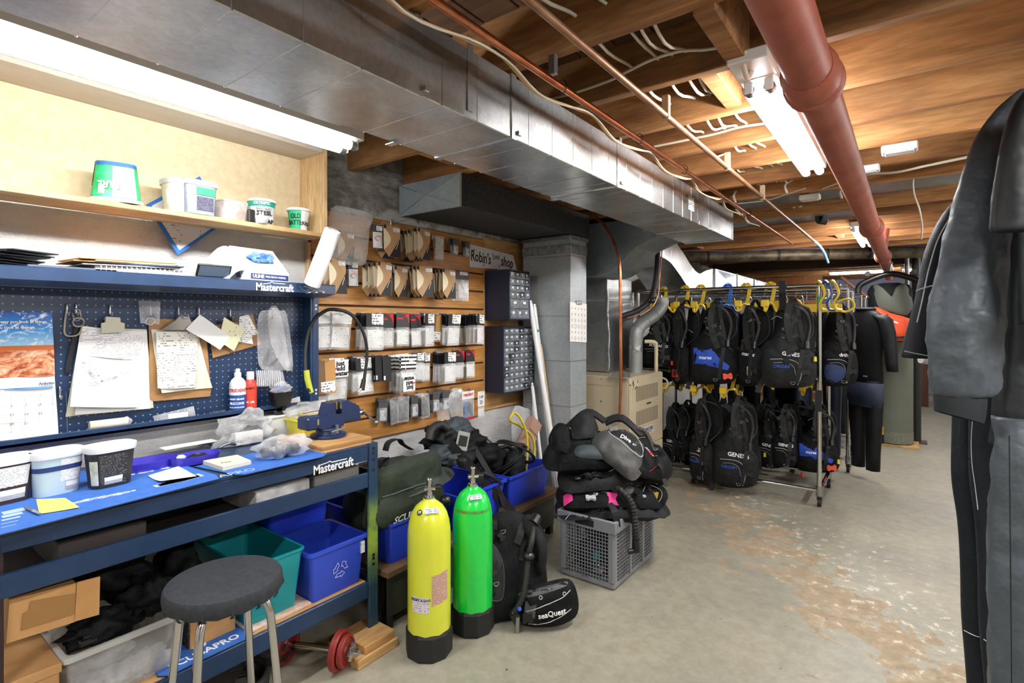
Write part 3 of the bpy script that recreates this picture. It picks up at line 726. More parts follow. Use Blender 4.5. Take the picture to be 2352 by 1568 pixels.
q = Vector((.0365, .012, .075)); obj('green_sticker', MB().box(q + Vector((0, -.032, 0)), q + Vector((.0008, .035, .03))), GRNM, t, local=True)
obj('dark_sticker', MB().box(q + Vector((-.003, -.03, -.06)), q + Vector((-.0022, .032, -.006))), printed('print_purple', '#5d5c72', '#2a2a33', rows=9, blocks=6), t, local=True)
# translucent food box with orange content
p = P(530, 505, X=-2.32); p.z = ST
t = thing('translucent_box', 'frosted translucent food box with something orange inside', 'box', tuple(p), R(12))
mb = MB(); mb.skin([[Vector((x * k, y * k, z)) for x, y in rrect(.09, .11, .02)] for z, k in ((0, .9), (.078, 1), (.08, 1.04), (.085, 1.04))]); obj('box_body', mb, CLEARM, t, True, local=True)
obj('content', MB().box((-.02, -.02, .004), (.03, .035, .06), .004), M('orange_sponge', '#e0a06a', .8), t, local=True)
# yogurt tub with marker writing
def cup(name, label, p, r0, r1, h, body, rimm=WHITEP):
 t = thing(name, label, 'tub', tuple(p)); mb = MB(); mb.lathe([(r0, 0), (r1, h)], n=28); obj('cup_body', mb, body, t, True, local=True)
 mb = MB(); mb.lathe([(r1 * .98, h - .012), (r1 * 1.07, h - .010), (r1 * 1.08, h - .002), (r1 * 1.04, h + .001), (r1 * .9, h - .002)], n=28); obj('rim', mb, rimm, t, True, local=True); return t
p = P(601, 513, X=-2.32); p.z = ST
t = cup('yogurt_tub', 'white and green yogurt tub marked STEEL on the pine shelf', p, .048, .056, .115, WHITE)
mb = MB(); mb.lathe([(.0538, .082), (.0563, .108)], n=28, caps=False); obj('green_band', mb, M('teal_band', '#1ba58b', .45), t, True, local=True)
dv = Vector((.78, -.5, 0)).normalized(); cc = Vector(p)
for s, zz, sz, m, off in (('OLYMPIC', .094, .017, WHITEM, .1), ('BIOLOGIQUE', .072, .011, M('print_grey', '#9a9a9a', .6), .25), ('STEEL', .052, .026, BLACKM, .3), ('CAP', .016, .026, BLACKM, .6)):
 a = math.atan2(dv.y, dv.x) + off; rr = .0535 + .008 * zz / .115
 text(s, sz, m, t, cc + Vector((rr * math.cos(a), rr * math.sin(a), zz)), (-math.sin(a), math.cos(a), 0), (0, 0, 1), arc=(tuple(cc), rr), bold=.0006)
p2 = P(578, 512, X=-2.258); p2.z = ST
obj('battery_pack', MB().box(p2 + Vector((-.012, -.016, 0)), p2 + Vector((.01, .012, .055)), .004), BLACKP, label='small black ribbed battery block in front of the yogurt tub', cat='battery')
p2 = P(600, 515, X=-2.255); p2.z = ST
mb = MB(); mb.lathe([(.024, 0), (.03, .02), (.033, .03), (.03, .03), (.02, .008)], p2, 20); obj('small_dish', mb, CLEARM, None, True, label='small clear dish of bits in front of the yogurt tub', cat='dish')
p = P(686, 523, X=-2.315); p.z = ST
t = cup('battery_cup', 'green and white plastic cup marked OLD BATTERIES at the shelf end', p, .037, .05, .105, M('cup_green', '#17a06c', .45, c2='#2bb882', scale=16))
cc = Vector(p)
patch(t, 'white_panel', p, .05, .05, .0, .093, -18, 40, PRT, e=1.0, f0=.75, f1=.985)
for s, zz, off in (('OLD', .066, -.28), ('BATTERIES', .036, .05)):
 a = math.atan2(dv.y, dv.x) + off; rr = .0375 + .013 * zz / .105 + .0008
 text(s, .03, BLACKM, t, cc + Vector((rr * math.cos(a), rr * math.sin(a), zz)), (-math.sin(a), math.cos(a), 0), (0, 0, 1), arc=(tuple(cc), rr), bold=.0008, sx=.75)
# blue framed certificate hanging as a diamond behind the shelf board
pc = [P(458, 405, X=-2.438), P(515, 512, X=-2.438), P(408, 586, X=-2.438), P(335, 470, X=-2.438)]
cen = sum(pc, Vector()) / 4
t = thing('certificate', 'blue edged paper certificate hung as a diamond behind the shelf', 'certificate', tuple(pc[2]))
obj('sheet', MB().prism(pc, (.004, 0, 0)), M('cert_blue', '#1c6fc4', .5), t)
obj('print_field', MB().prism([cen + (q - cen) * .88 for q in pc], (.0052, 0, 0)), printed('cert_print', '#dfe2e4', '#8a8f94', rows=34, blocks=9, amount=.42), t)
# ---------------------------------------------------------------- workbench with pegboard back
BX0, BX1, BYa, BYb, BZ = -2.45, -1.90, .305, 1.53, .88
be = thing('workbench', 'navy steel workbench with lower shelf and pegboard back', 'workbench', ((BX0 + BX1) / 2, .92, .07))
LEGM = mat_wood('leg_dummy', '#1d3352', '#1d3352', '#1d3352') if False else None
def mat_leg():
 m, nt, bs = newmat('navy_sprayed_green'); bs.inputs['Roughness'].default_value = .4
 tc = nt.nodes.new('ShaderNodeTexCoord'); sp = nt.nodes.new('ShaderNodeSeparateXYZ'); nt.links.new(tc.outputs['Generated'], sp.inputs[0])
 r = ramp(nt, sp.outputs[2], [(.22, srgb('#1f3a52')), (.36, srgb('#5a7440')), (.45, srgb('#8ea63c')), (.62, srgb('#6f8a40')), (.72, srgb('#1d3352')), (1, srgb('#1d3352'))])
 n = noise_tex(nt, 14, 4, .6); f = ramp(nt, n.outputs[0], [(.25, (0, 0, 0, 1)), (.5, (1, 1, 1, 1))])
 nt.links.new(mixc(nt, f.outputs[0], srgb('#2c4a4c'), r.outputs[0]), bs.inputs['Base Color']); return m
SPRAY = mat_leg()
def leg(x0, x1, y0, y1, zt, m):
 l = obj('leg', MB().box((x0, y0, .075), (x1, y1, zt), .002), m, be)
 return l
lg = leg(BX1 - .008, BX1 + .006, BYb - .045, BYb + .002, BZ + .004, SPRAY)
obj('leg_flange', MB().box((BX1 - .05, BYb - .001, .075), (BX1 + .005, BYb + .004, BZ + .002), .001), SPRAY, be)
for z in (.86, .84, .81, .765, .39, .375, .35):
 obj('keyhole', MB().box((BX1 + .0055, BYb - .028, z - .007), (BX1 + .0068, BYb - .014, z + .006), .003), BLACKP, lg)
leg(BX1 - .03, BX1 - .014, BYa - .04, BYa + .012, BZ + .004, M('leg_maroon_navy', '#2b1a22', .5)); leg(BX0, BX0 + .014, BYb - .045, BYb, BZ, NAVY); leg(BX0, BX0 + .014, BYa, BYa + .045, BZ, NAVY)
obj('bench_top', MB().box((BX0, BYa - .003, BZ - .012), (BX1 + .002, BYb - .047, BZ), .002), NAVY, be)
obj('bench_top_end', MB().box((BX0, BYb - .046, BZ - .012), (BX1 - .01, BYb, BZ), .002), NAVY, be)
for z0, z1, nm, s in ((.812, .868, 'top_beam', 0), (.692, .757, 'middle_beam', 0), (.207, .278, 'lower_beam', 0)):
 obj(nm, MB().box((BX1 - .012, BYa + .0, z0), (BX1 + .003, BYb - .046, z1), .003), NAVY, be)
for z0, z1 in ((.692, .757), (.207, .278)):
 obj('side_beam', MB().box((BX0, BYb - .012, z0), (BX1 - .05, BYb, z1), .002), NAVY, be)
obj('drawer_shelf', MB().box((BX0, BYa + .01, .70), (BX1 - .014, BYb - .05, .706)), M('dark_shelf', '#2a211d', .7), be)
obj('lower_shelf', MB().box((BX0, BYa + .01, .262), (BX1 - .013, BYb - .05, .279)), PLYL, be)
text('Mastercraft', .05, WHITEM, be, P(767, 1070, X=BX1 + .0035), (0, 1, 0), (0, 0, 1), bold=.0012, sx=.82)
obj('logo_roof', MB().ribbon([P(735, 1068, X=BX1 + .004), P(752, 1062, X=BX1 + .004), P(757, 1059, X=BX1 + .004), P(763, 1061, X=BX1 + .004), P(797, 1053, X=BX1 + .004)], .004, .001, (0, 0, 1)), WHITEM, be)
# pegboard
PGX, PZ0, PZ1 = -2.43, 1.012, 1.552
def mat_peg():
 m, nt, bs = newmat('navy_pegboard'); bs.inputs['Roughness'].default_value = .35
 tc = nt.nodes.new('ShaderNodeTexCoord'); sp = nt.nodes.new('ShaderNodeSeparateXYZ'); nt.links.new(tc.outputs['Object'], sp.inputs[0])
 def mth(op, a, b=None):
  k = nt.nodes.new('ShaderNodeMath'); k.operation = op
  for i, x in enumerate((a, b)):
   if x is None: continue
   if isinstance(x, (int, float)): k.inputs[i].default_value = x
   else: nt.links.new(x, k.inputs[i])
  return k.outputs[0]
 u = mth('SUBTRACT', mth('FRACT', mth('MULTIPLY', sp.outputs[1], 1 / .0254)), .5); v = mth('SUBTRACT', mth('FRACT', mth('MULTIPLY', sp.outputs[2], 1 / .0254)), .5)
 d = mth('SQRT', mth('ADD', mth('MULTIPLY', u, u), mth('MULTIPLY', v, v))); f = mth('LESS_THAN', d, .1)
 rim = mth('LESS_THAN', d, .15)
 c = mixc(nt, rim, srgb('#1a2f4d'), srgb('#2d4566')); nt.links.new(mixc(nt, f, c, srgb('#8b96a6')), bs.inputs['Base Color']); return m
obj('pegboard_panel', MB().box((XL + .015, BYa - .1, PZ0), (PGX, BYb - .035, PZ1)), mat_peg(), be)
obj('pegboard_side', MB().box((XL + .01, BYb - .034, PZ0 - .01), (-2.36, BYb - .022, PZ1 + .03), .002), NAVY, be)
obj('pegboard_post', MB().box((-2.40, BYb - .021, .87), (-2.36, BYb + .012, PZ1 + .03), .002), NAVY, be)
for z in (1.50, 1.482, 1.08, 1.062): obj('post_hole', MB().box((-2.3598, BYb - .008, z - .005), (-2.3592, BYb + .001, z + .005)), WHITEM, be)
obj('pegboard_tray', MB().box((XL + .015, BYa - .1, PZ0 - .008), (-2.365, BYb - .035, PZ0 + .004), .002), NAVY, be)
obj('tray_lip', MB().box((-2.372, BYa - .1, PZ0 - .008), (-2.365, BYb - .035, PZ0 + .018), .002), NAVY, be)
HX = -2.205
hood = obj('hood', MB().prism([(XL + .01, BYa - .1, 1.594), (XL + .01, BYa - .1, 1.55), (-2.30, BYa - .1, 1.535), (HX, BYa - .1, 1.551), (HX, BYa - .1, 1.590), (HX - .004, BYa - .1, 1.594)], (0, BYb - BYa + .10, 0)), NAVY, be)
obj('lamp_diffuser', MB().box((-2.42, BYa, 1.538), (-2.31, BYb - .12, 1.545)), M('diffuser_grey', '#8e959b', .5, bmp=.3, bscale=200), be)
text('Mastercraft', .045, WHITEM, be, P(632, 661, X=HX + .001), (0, 1, 0), (0, 0, 1), bold=.0011, sx=.82)
obj('logo_roof', MB().ribbon([P(604, 652, X=HX + .001), P(620, 650, X=HX + .001), P(624, 647, X=HX + .001), P(630, 650, X=HX + .001), P(655, 652, X=HX + .001)], .003, .001, (0, 0, 1)), WHITEM, be)
# wood blocks under the bench leg
o = obj('wood_block', MB().box((-1.98, BYb - .14, .04), (-1.80, BYb + .02, .0745), .003), PLYL, label='upper wood block under the bench leg', cat='wood block')
o = obj('wood_block', MB().box((-2.0, BYb - .18, .0), (-1.79, BYb + .03, .0395), .003), PLYL, label='lower wood block on the floor under the bench leg', cat='wood block')
# ---------------------------------------------------------------- things on the hood
HT = 1.5945
KRAFT = M('kraft_paper', '#c79a68', .8, c2='#b98a58', scale=10); MANILA = M('manila_paper', '#d9b27e', .8)
for i, (dz, c, w_, ln, off) in enumerate(((.0, '#cfc9c0', .22, .30, 0), (.006, '#2a4f74', .2, .28, .03), (.010, '#d6a97a', .22, .31, -.02), (.014, '#e0c9a8', .21, .27, .01), (.019, '#d0996a', .22, .30, -.015))):
 q = P(285, 610, X=-2.33); names = ('grey folder at the bottom of the paper stack on the hood', 'blue folder in the paper stack on the hood', 'tan envelope in the paper stack on the hood', 'cream envelope under the top one on the hood', 'tan envelope on top of the paper stack')
 mb = MB().box((-.1, -ln / 2, 0), (.1, ln / 2, .004), .001).xf(Matrix.Translation((q.x, q.y + off, HT + .022 + dz)) @ Matrix.Rotation(R(rnd.uniform(-6, 6)), 4, 'Z') @ Matrix.Rotation(R(1.5), 4, 'X'))
 obj('envelope', mb, M('paper_%d' % i, c, .8), label=names[i], cat='envelope', group='papers on the bench hood')
q = P(330, 618, X=-2.27); t = thing('spiral_notebook', 'white spiral notebook under the envelopes on the hood', 'notebook', (q.x, q.y, HT))
obj('page_block', MB().box((q.x - .12, q.y - .155, HT), (q.x + .03, q.y + .14, HT + .02), .002), M('page_edges', '#d9d6d2', .8, c2='#b9b4ae', scale=60, stretch=(1, 1, 14)), t)
for k in range(19):
 y = q.y - .14 + k * .0152; obj('wire_ring', MB().tube([(q.x + .03 + .010 * math.cos(R(a)), y, HT + .011 + .011 * math.sin(R(a))) for a in range(0, 361, 40)], .0014, 5), WHITEP, t)
for i in range(7):
 q = P(20 + i * 9, 598 - i, X=-2.36 + i * .014)
 mb = MB().box((-.05, -.07, 0), (.05, .07, .004), .001).xf(Matrix.Translation((q.x, q.y - .02, HT + .004 + i * .007)) @ Matrix.Rotation(R(8 * i - 20), 4, 'Z') @ Matrix.Rotation(R(rnd.uniform(-8, 2)), 4, 'X'))
 obj('black_card', mb, M('card_black', '#2b2c30', .5), label='%s black card from below in the loose stack on the hood' % ('lowest', 'second', 'third', 'fourth', 'fifth', 'sixth', 'topmost')[i], cat='card', group='loose black cards on the hood')
q = P(160, 610, X=-2.3)
obj('flat_folder', MB().box((q.x - .1, q.y - .12, HT), (q.x + .06, q.y + .12, HT + .008), .002), M('folder_grey', '#5d6472', .4), label='slate grey plastic folder lying on the hood', cat='folder')
# small dark tablet leaning
q0, q1 = P(452, 632, X=-2.235), P(530, 634, X=-2.215)
t = thing('tablet_case', 'dark framed flat case leaning beside the wiper box', 'case', (q0.x, q0.y, HT))
mt = Matrix.Translation((q0.x, (q0.y + q1.y) / 2, HT + .001)) @ Matrix.Rotation(R(-62), 4, 'Y')
obj('frame', MB().box((0, -.065, 0), (.055, .065, .008), .003).xf(mt), BLACKP, t)
obj('face', MB().box((.006, -.058, -.0008), (.049, .058, .0004)).xf(mt), M('face_blue_grey', '#4c5a6b', .2), t)
# wiper box
q = P(610, 628, X=-2.23)
t = thing('wiper_box', 'white wiper box with blue wipes poking out of its slot', 'box', (-2.31, q.y, HT), R(8))
obj('box_body', MB().box((-.085, -.105, 0), (.085, .105, .038), .001).prism([(-.085, -.105, .038), (.085, -.105, .038), (-.03, -.105, .15), (-.085, -.105, .13)], (0, .21, 0)), M('box_white', '#e4e7ea', .6), t, local=True)
obj('open_flap', MB().grid(4, 3, lambda a, b: Vector((-.05 + .12 * b, -.105 - .08 * a, .15 - .11 * b - .06 * a * a))), M('box_flap', '#d5dbe1', .6), t, local=True)
obj('blue_label', MB().box((.0853, -.085, .006), (.086, .1, .03)), NAVYM, t, local=True)
obj('blue_label', MB().prism([(.02, -.1055, .012), (.05, -.1055, .012), (.03, -.1055, .06), (.0, -.1055, .06)], (0, -.0006, 0)), NAVYM, t, local=True)
mt = ROOTM[t.name]
text('ULINE', .02, WHITEM, t, mt @ Vector((.0864, -.05, .018)), mt.to_3x3() @ Vector((0, 1, 0)), (0, 0, 1), bold=.0006)
text('PRECISION WIPERS', .012, WHITEM, t, mt @ Vector((.0864, .035, .018)), mt.to_3x3() @ Vector((0, 1, 0)), (0, 0, 1))
sl = Vector((-.0, 0, .09)); nrm = Vector((.09, 0, .17)).normalized()
obj('slot', MB().pillow(outline([(-.055, 0), (-.03, .018), (.03, .018), (.055, 0), (.03, -.018), (-.03, -.018)]), .001, lambda x, y, h: Vector((.0285 + y * .7 + h * .7, x, .0945 - y * .7 + h))), BLACKM, t, local=True)
WIPE = M('blue_wipe', '#7fa6d8', .8, c2='#3a73bd', scale=24)
for k, (yy, s_) in enumerate(((-.03, 1.0), (.0, .8), (.034, .75))):
 mb = MB(); mb.blob((.038, yy, .102), .02 * s_, .03 * s_, .02, .7, 2.2, 11 + k, 18, 10); obj('wipe', mb, WIPE, t, True, local=True)
# paper towel roll on a wire holder
b0, b1 = P(716, 655, X=-2.17), P(765, 528, X=-2.05)
t = thing('paper_towel_roll', 'white paper towel roll leaning in a wire holder at the bench end', 'paper towel', tuple(b0))
ax = (b1 - b0).normalized(); mb = MB(); r0 = .036
mb.skin([mb.ring(b0, r0 * .9, ax, 24), mb.ring(b0 + ax * .004, r0, ax, 24), mb.ring(b1 - ax * .003, r0, ax, 24), mb.ring(b1, r0 * .94, ax, 24), mb.ring(b1, r0 * .6, ax, 24), mb.ring(b1 - ax * .03, r0 * .58, ax, 24)])
obj('towel', mb, M('embossed_towel', '#eeeeec', .85, bmp=.6, bscale=70, bdist=.004), t, True)
mb = MB(); mb.skin([mb.ring(b1 + ax * .001, r0 * .6, ax, 20), mb.ring(b1 - ax * .06, r0 * .59, ax, 20)], caps=False); obj('core', mb, KRAFT, t, True)
t2 = thing('wire_holder', 'bent wire rack holding the paper towel roll', 'wire rack', tuple(b0))
for du in (-14, 2, 18):
 pts = [P(700 + du, 655, X=-2.21), P(716 + du, 672, X=-2.16), P(724 + du, 672, X=-2.12), P(735 + du, 668, X=-2.12)]; obj('wire', MB().tube(smooth_path(pts, 4), .0022, 6), STEEL, t2)
obj('wire', MB().tube([P(690, 655, X=-2.22), P(752, 672, X=-2.12)], .0022, 6), STEEL, t2)
# ---------------------------------------------------------------- things on the pegboard
PF = PGX + .002
def hook(u, v, reach=.03, label=None):
 q = P(u, v, X=PF); t = thing('peg_hook', label, 'hook', tuple(q), group='steel pegboard hooks')
 obj('hook_wire', MB().tube(smooth_path([q + Vector((-.004, 0, .0)), q + Vector((.006, 0, .002)), q + Vector((.008, 0, -.02)), q + Vector((.012, 0, -.036)), q + Vector((reach, 0, -.036)), q + Vector((reach + .004, 0, -.026))], 4), .0032, 8), STEEL, t, 'y')
hk = ((152, 700, 'steel peg hook at the left end holding a looped cord'), (173, 700, 'steel peg hook holding a metal ring'), (251, 702, 'steel peg hook behind the beige clipboard clip'), (344, 706, 'steel peg hook with a small clear bag'), (408, 706, 'steel peg hook of the brown clipboard'), (455, 708, 'steel peg hook holding a white note'), (527, 712, 'steel peg hook of the tilted clipboard'), (617, 714, 'steel peg hook with the clear cable bags'), (136, 890, 'steel peg hook low beside the calendar'))
for u, v, l in hk: hook(u, v, label=l)
PAPER = M('paper_white', '#eceae6', .8); PAPERC = M('paper_cream', '#e6dfd0', .85, c2='#d8cdb8', scale=6)
def sheet(name, label, cat, px, m, X, parent=None, bend=.01, seed=0, thick=.0008, nu=8, nv=10, kids=None):
 """sheet of paper through four photo corners (tl, tr, br, bl) on a plane near the board, gently curled"""
 c = [P(u, v, X=X) for u, v in px]
 def fn(a, b):
  top = c[0].lerp(c[1], a); bot = c[3].lerp(c[2], a); p = top.lerp(bot, b)
  p.x += bend * (b ** 2) * (.6 + .4 * math.sin(a * 3 + seed)) + .003 * math.sin(a * 5 + b * 4 + seed); return p
 mb = MB().grid(nu, nv, fn); return obj(name, mb, m, parent, 'all', label=label, cat=cat)
# calendar
cal = thing('wall_calendar', 'wall calendar with red canyon photo hanging on the pegboard', 'calendar', tuple(P(60, 1005, X=PF + .01)))
def mat_canyon():
 m, nt, bs = newmat('canyon_photo'); bs.inputs['Roughness'].default_value = .35
 tc = nt.nodes.new('ShaderNodeTexCoord'); sp = nt.nodes.new('ShaderNodeSeparateXYZ'); nt.links.new(tc.outputs['Generated'], sp.inputs[0])
 n = noise_tex(nt, 3.2, 6, .65, (1, 1, 3), coord='Generated', dist=.8); n2 = noise_tex(nt, 5, 5, .6, (1, .6, 2.5), coord='Generated', dist=1.2)
 rock = ramp(nt, n.outputs[0], [(.33, srgb('#5a2a1a')), (.45, srgb('#a9552f')), (.56, srgb('#d39a76')), (.7, srgb('#e8c6aa'))])
 sky = ramp(nt, sp.outputs[2], [(.5, srgb('#9fd2ee')), (.72, srgb('#2f8fd6')), (1, srgb('#0d4f9f'))])
 cl = ramp(nt, n2.outputs[0], [(.52, (0, 0, 0, 1)), (.66, (.9, .9, .9, 1))]); sky2 = mixc(nt, cl.outputs[0], sky.outputs[0], srgb('#eef6fb'))
 f = ramp(nt, sp.outputs[2], [(.485, (0, 0, 0, 1)), (.495, (1, 1, 1, 1))])
 band = ramp(nt, sp.outputs[2], [(.40, (0, 0, 0, 1)), (.42, (1, 1, 1, 1))]); r2 = mixc(nt, band.outputs[0], rock.outputs[0], srgb('#c8662c'))
 nt.links.new(mixc(nt, f.outputs[0], r2, sky2), bs.inputs['Base Color']); return m
sheet('photo_page', None, None, ((-75, 716), (120, 718), (126, 862), (-75, 872)), mat_canyon(), PF + .006, cal, 0)
sheet('grid_page', None, None, ((-75, 872), (126, 862), (133, 996), (-75, 1020)), PAPER, PF + .006, cal, .01)
sheet('day_bar', None, None, ((-75, 898), (122, 886), (122, 890.5), (-75, 902.5)), M('cal_blue', '#4f86b8', .6), PF + .0085, cal, 0, nv=2)
for k in range(7):
 u = -40 + k * 32; obj('grid_line', MB().tube([P(u, 900, X=PF + .0095), P(u + 3, 1004 - k * 1.5, X=PF + .0125)], .0004, 4), M('grid_grey', '#a9adb5', .7), cal)
for r_ in range(5):
 v = 908 + r_ * 19; obj('grid_line', MB().tube([P(-70, v + 12, X=PF + .01), P(128, v, X=PF + .011)], .0004, 4), MATS['grid_grey'], cal)
for r_, row in enumerate((('', '', '', '1'), ('5', '6', '7', '8'), ('12', '13', '14', '15'), ('19', '20', '21', '22'), ('26', '27', '28', ''))):
 for k, s in enumerate(row):
  if s: text(s, .012, M('cal_ink', '#6a6f77', .7), cal, P(-6 + k * 33, 912 + r_ * 21 - k * 1.6, X=PF + .0125), (0, 1, 0), (0, 0, 1), extrude=.0002)
text("change the way you look at things,", .013, WHITEM, cal, P(29, 739, X=PF + .0095), (0, 1, 0), (0, 0, 1), bold=.0003)
text("things you look at change.", .013, WHITEM, cal, P(20, 752, X=PF + .0095), (0, 1, 0), (0, 0, 1), bold=.0003)
text("Arthritis", .012, NAVYM, cal, P(107, 880, X=PF + .0095), (0, 1, 0), (0, 0, 1), bold=.0003)
# ring and looped cord
q = P(180, 740, X=PF + .02)
obj('metal_ring', MB().tube([q + Vector((.004 * math.sin(a), .016 * math.cos(a), .016 * math.sin(a))) for a in [2 * math.pi * k / 20 for k in range(21)]], .003, 8), M('aged_ring', '#9c8f7d', .4, .8), None, 'y', label='tarnished metal ring hanging on a peg hook', cat='ring')
q = P(175, 722, X=PF + .022)
obj('carabiner', MB().tube(smooth_path([q + Vector((0, -.008, .012)), q + Vector((0, .008, .018)), q + Vector((0, .012, -.014)), q + Vector((0, -.006, -.02))], 4, True), .003, 8), CHROME, None, 'y', label='small chrome snap link above the metal ring', cat='snap link')
obj('looped_cord', MB().tube(smooth_path([P(153, 712, X=PF + .015), P(148, 750, X=PF + .016), P(150, 768, X=PF + .018), P(165, 772, X=PF + .02), P(182, 766, X=PF + .018), P(190, 745, X=PF + .014)], 5), .0028, 6), M('beige_cord', '#a69b8a', .7), None, 'y', label='beige cord loop hanging at the left of the pegboard', cat='cord')
obj('black_strap', MB().ribbon(smooth_path([P(176, 752, X=PF + .008), P(168, 790, X=PF + .010), P(158, 830, X=PF + .008), P(154, 856, X=PF + .006)], 4), .014, .003, (0, 1, 0)), STRAP, label='short black strap hanging behind the parts sheet', cat='strap')
# beige clipboard with parts list
t = thing('parts_clipboard', 'beige clipboard with exploded parts diagram sheet', 'clipboard', tuple(P(250, 955, X=PF + .01)))
c = [P(185, 765, X=PF + .003), P(338, 765, X=PF + .003), P(350, 935, X=PF + .003), P(150, 955, X=PF + .003)]
obj('board', MB().prism([P(186, 752, X=PF + .002), P(336, 756, X=PF + .002), P(352, 936, X=PF + .002), P(150, 957, X=PF + .002)], (.003, 0, 0)), M('board_beige', '#cfc9ae', .5), t)
sheet('back_page', None, None, ((190, 757), (337, 760), (345, 938), (170, 952)), PAPER, PF + .007, t, .012, 2)
sheet('front_page', None, None, ((186, 748), (334, 765), (318, 935), (156, 932)), PAPER, PF + .013, t, .03, 1)
def mat_table():
 m = printed('print_parts_table', '#eeeeec', '#9a8f8d', rows=26, blocks=18, amount=.5); return m
sheet('printed_table', None, None, ((188, 752), (326, 770), (318, 828), (178, 815)), mat_table(), PF + .0165, t, .002, 1, nv=4)
INK = M('print_ink', '#3c3c3e', .7)
for k in range(46):
 f = rnd.random()
 if k < 26: u, v = 190 + f * 78 + rnd.gauss(0, 3), 835 + f * 75 + rnd.gauss(0, 5)
 else: u, v = 205 + f * 100 + rnd.gauss(0, 3), 890 - f * 38 + rnd.gauss(0, 5)
 q = P(u, v, X=PF + .0245); r_ = rnd.uniform(.001, .0038)
 obj('diagram_mark', MB().tube([q + Vector((.004 * (v - 830) / 100, r_ * 1.4 * math.cos(a), r_ * math.sin(a))) for a in [2 * math.pi * j / 8 for j in range(9)]], .00045, 4), INK, t)
obj('clip', MB().prism([P(231, 765, X=PF + .02), P(231, 742, X=PF + .02), P(240, 740, X=PF + .02), P(241, 727, X=PF + .02), P(273, 729, X=PF + .02), P(275, 740, X=PF + .02), P(284, 742, X=PF + .02), P(284, 762, X=PF + .02)], (.012, 0, 0)), M('clip_beige', '#c2bfa8', .45), t)
# brown clipboard
t = thing('clipboard', 'brown clipboard with handwritten work log pages', 'clipboard', tuple(P(400, 920, X=PF + .01)))
BRN = M('hardboard_brown', '#a67c4e', .6, c2='#98703f', scale=20)
obj('board', MB().prism([P(341, 735, X=PF + .004), P(350, 732, X=PF + .004), P(470, 735, X=PF + .004), P(484, 900, X=PF + .004), P(480, 910, X=PF + .004), P(352, 921, X=PF + .004), P(344, 915, X=PF + .004)], (.004, 0, 0)), BRN, t)
sheet('back_page', None, None, ((347, 756), (452, 760), (486, 890), (368, 902)), PAPERC, PF + .012, t, .02, 3)
sheet('log_page', None, None, ((358, 762), (455, 762), (448, 890), (360, 892)), printed('print_log', '#e9e4d8', '#8d8a84', rows=24, blocks=14, amount=.46), PF + .018, t, .014, 1)
cl = obj('clip', MB().prism([P(368, 757, X=PF + .02), P(382, 748, X=PF + .02), P(400, 736, X=PF + .02), P(412, 724, X=PF + .02), P(430, 722, X=PF + .02), P(436, 738, X=PF + .02), P(452, 752, X=PF + .02), P(446, 758, X=PF + .02)], (.012, 0, 0)), CHROME, t)
obj('clip_spring', MB().cyl(P(420, 728, X=PF + .036), P(424, 728, X=PF + .036) + Vector((0, .012, 0)), .008, n=14), CHROME, cl, 'y')
# tilted clipboard with notes
t = thing('clipboard', 'tilted brown clipboard covered with small paper notes', 'clipboard', tuple(P(540, 815, X=PF + .01)))
obj('board', MB().prism([P(478, 752, X=PF + .006), P(580, 722, X=PF + .006), P(598, 790, X=PF + .006), P(488, 822, X=PF + .006)], (.004, 0, 0)), BRN, t)
obj('binder_clip', MB().prism([P(530, 735, X=PF + .02), P(536, 722, X=PF + .02), P(548, 726, X=PF + .02), P(546, 740, X=PF + .02)], (.01, 0, 0)), BLACKP, t)
sheet('note', 'white blank note sheet hanging from its own peg hook', 'note', ((459, 722), (530, 772), (505, 803), (425, 756)), PAPER, PF + .032, None, .01, 1)
sheet('note', 'pale yellow lined note on the tilted clipboard', 'note', ((514, 728), (562, 756), (538, 806), (502, 785)), printed('print_yellow_note', '#e9e5bd', '#8f8f88', rows=9, blocks=5, amount=.4), PF + .026, None, .008, 2)
sheet('note', 'small white receipt on the tilted clipboard', 'note', ((548, 728), (570, 722), (594, 765), (556, 785)), printed('print_receipt', '#e8e6e2', '#777777', rows=14, blocks=5, amount=.45), PF + .018, None, .006, 3)
sheet('note', 'white note hanging behind the yellow one on the tilted clipboard', 'note', ((545, 745), (575, 740), (580, 790), (548, 785)), PAPER, PF + .014, None, .006, 4)
# small clear bag and cable bags
def flatbag(name, label, px, X, puff=.008, m=None, seed=0, group=None, cat='bag', parent=None):
 c = [P(u, v, X=X) for u, v in px]; cen = sum(c, Vector()) / len(c)
 o2 = [((p - cen).y, (p - cen).z) for p in c]; o2 = outline(o2, 3) if len(c) > 4 else [((p - cen).y, (p - cen).z) for a, b in zip(c, c[1:] + c[:1]) for p in (a, a.lerp(b, .33), a.lerp(b, .66))]
 mb = MB(); mb.pillow(o2, puff, lambda x, y, h: Vector((cen.x + h + puff * .4, cen.y + x, cen.z + y)), 4, puff * .5, seed)
 return obj(name, mb, m or CLEARB, parent, 'all', label=label, cat=cat, group=group)
flatbag('zip_bag', 'small clear zip bag hanging left of the brown clipboard', ((317, 690), (368, 692), (366, 745), (322, 742)), PF + .014, .006, seed=1)
obj('o_ring_coil', MB().tube([P(345, 738, X=PF + .02) + Vector((0, .016 * math.cos(a) + .003 * math.sin(a * 3), .014 * math.sin(a))) for a in [k * .35 for k in range(55)]], .0012, 5), WHITEP, None, 'y', label='coil of thin white cord in the small clear bag', cat='cord')
tb = flatbag('cable_bag', 'clear bag of black cables at the right end of the pegboard', ((593, 722), (618, 712), (640, 714), (658, 724), (672, 840), (655, 850), (600, 848), (590, 800)), PF + .02, .012, seed=2)
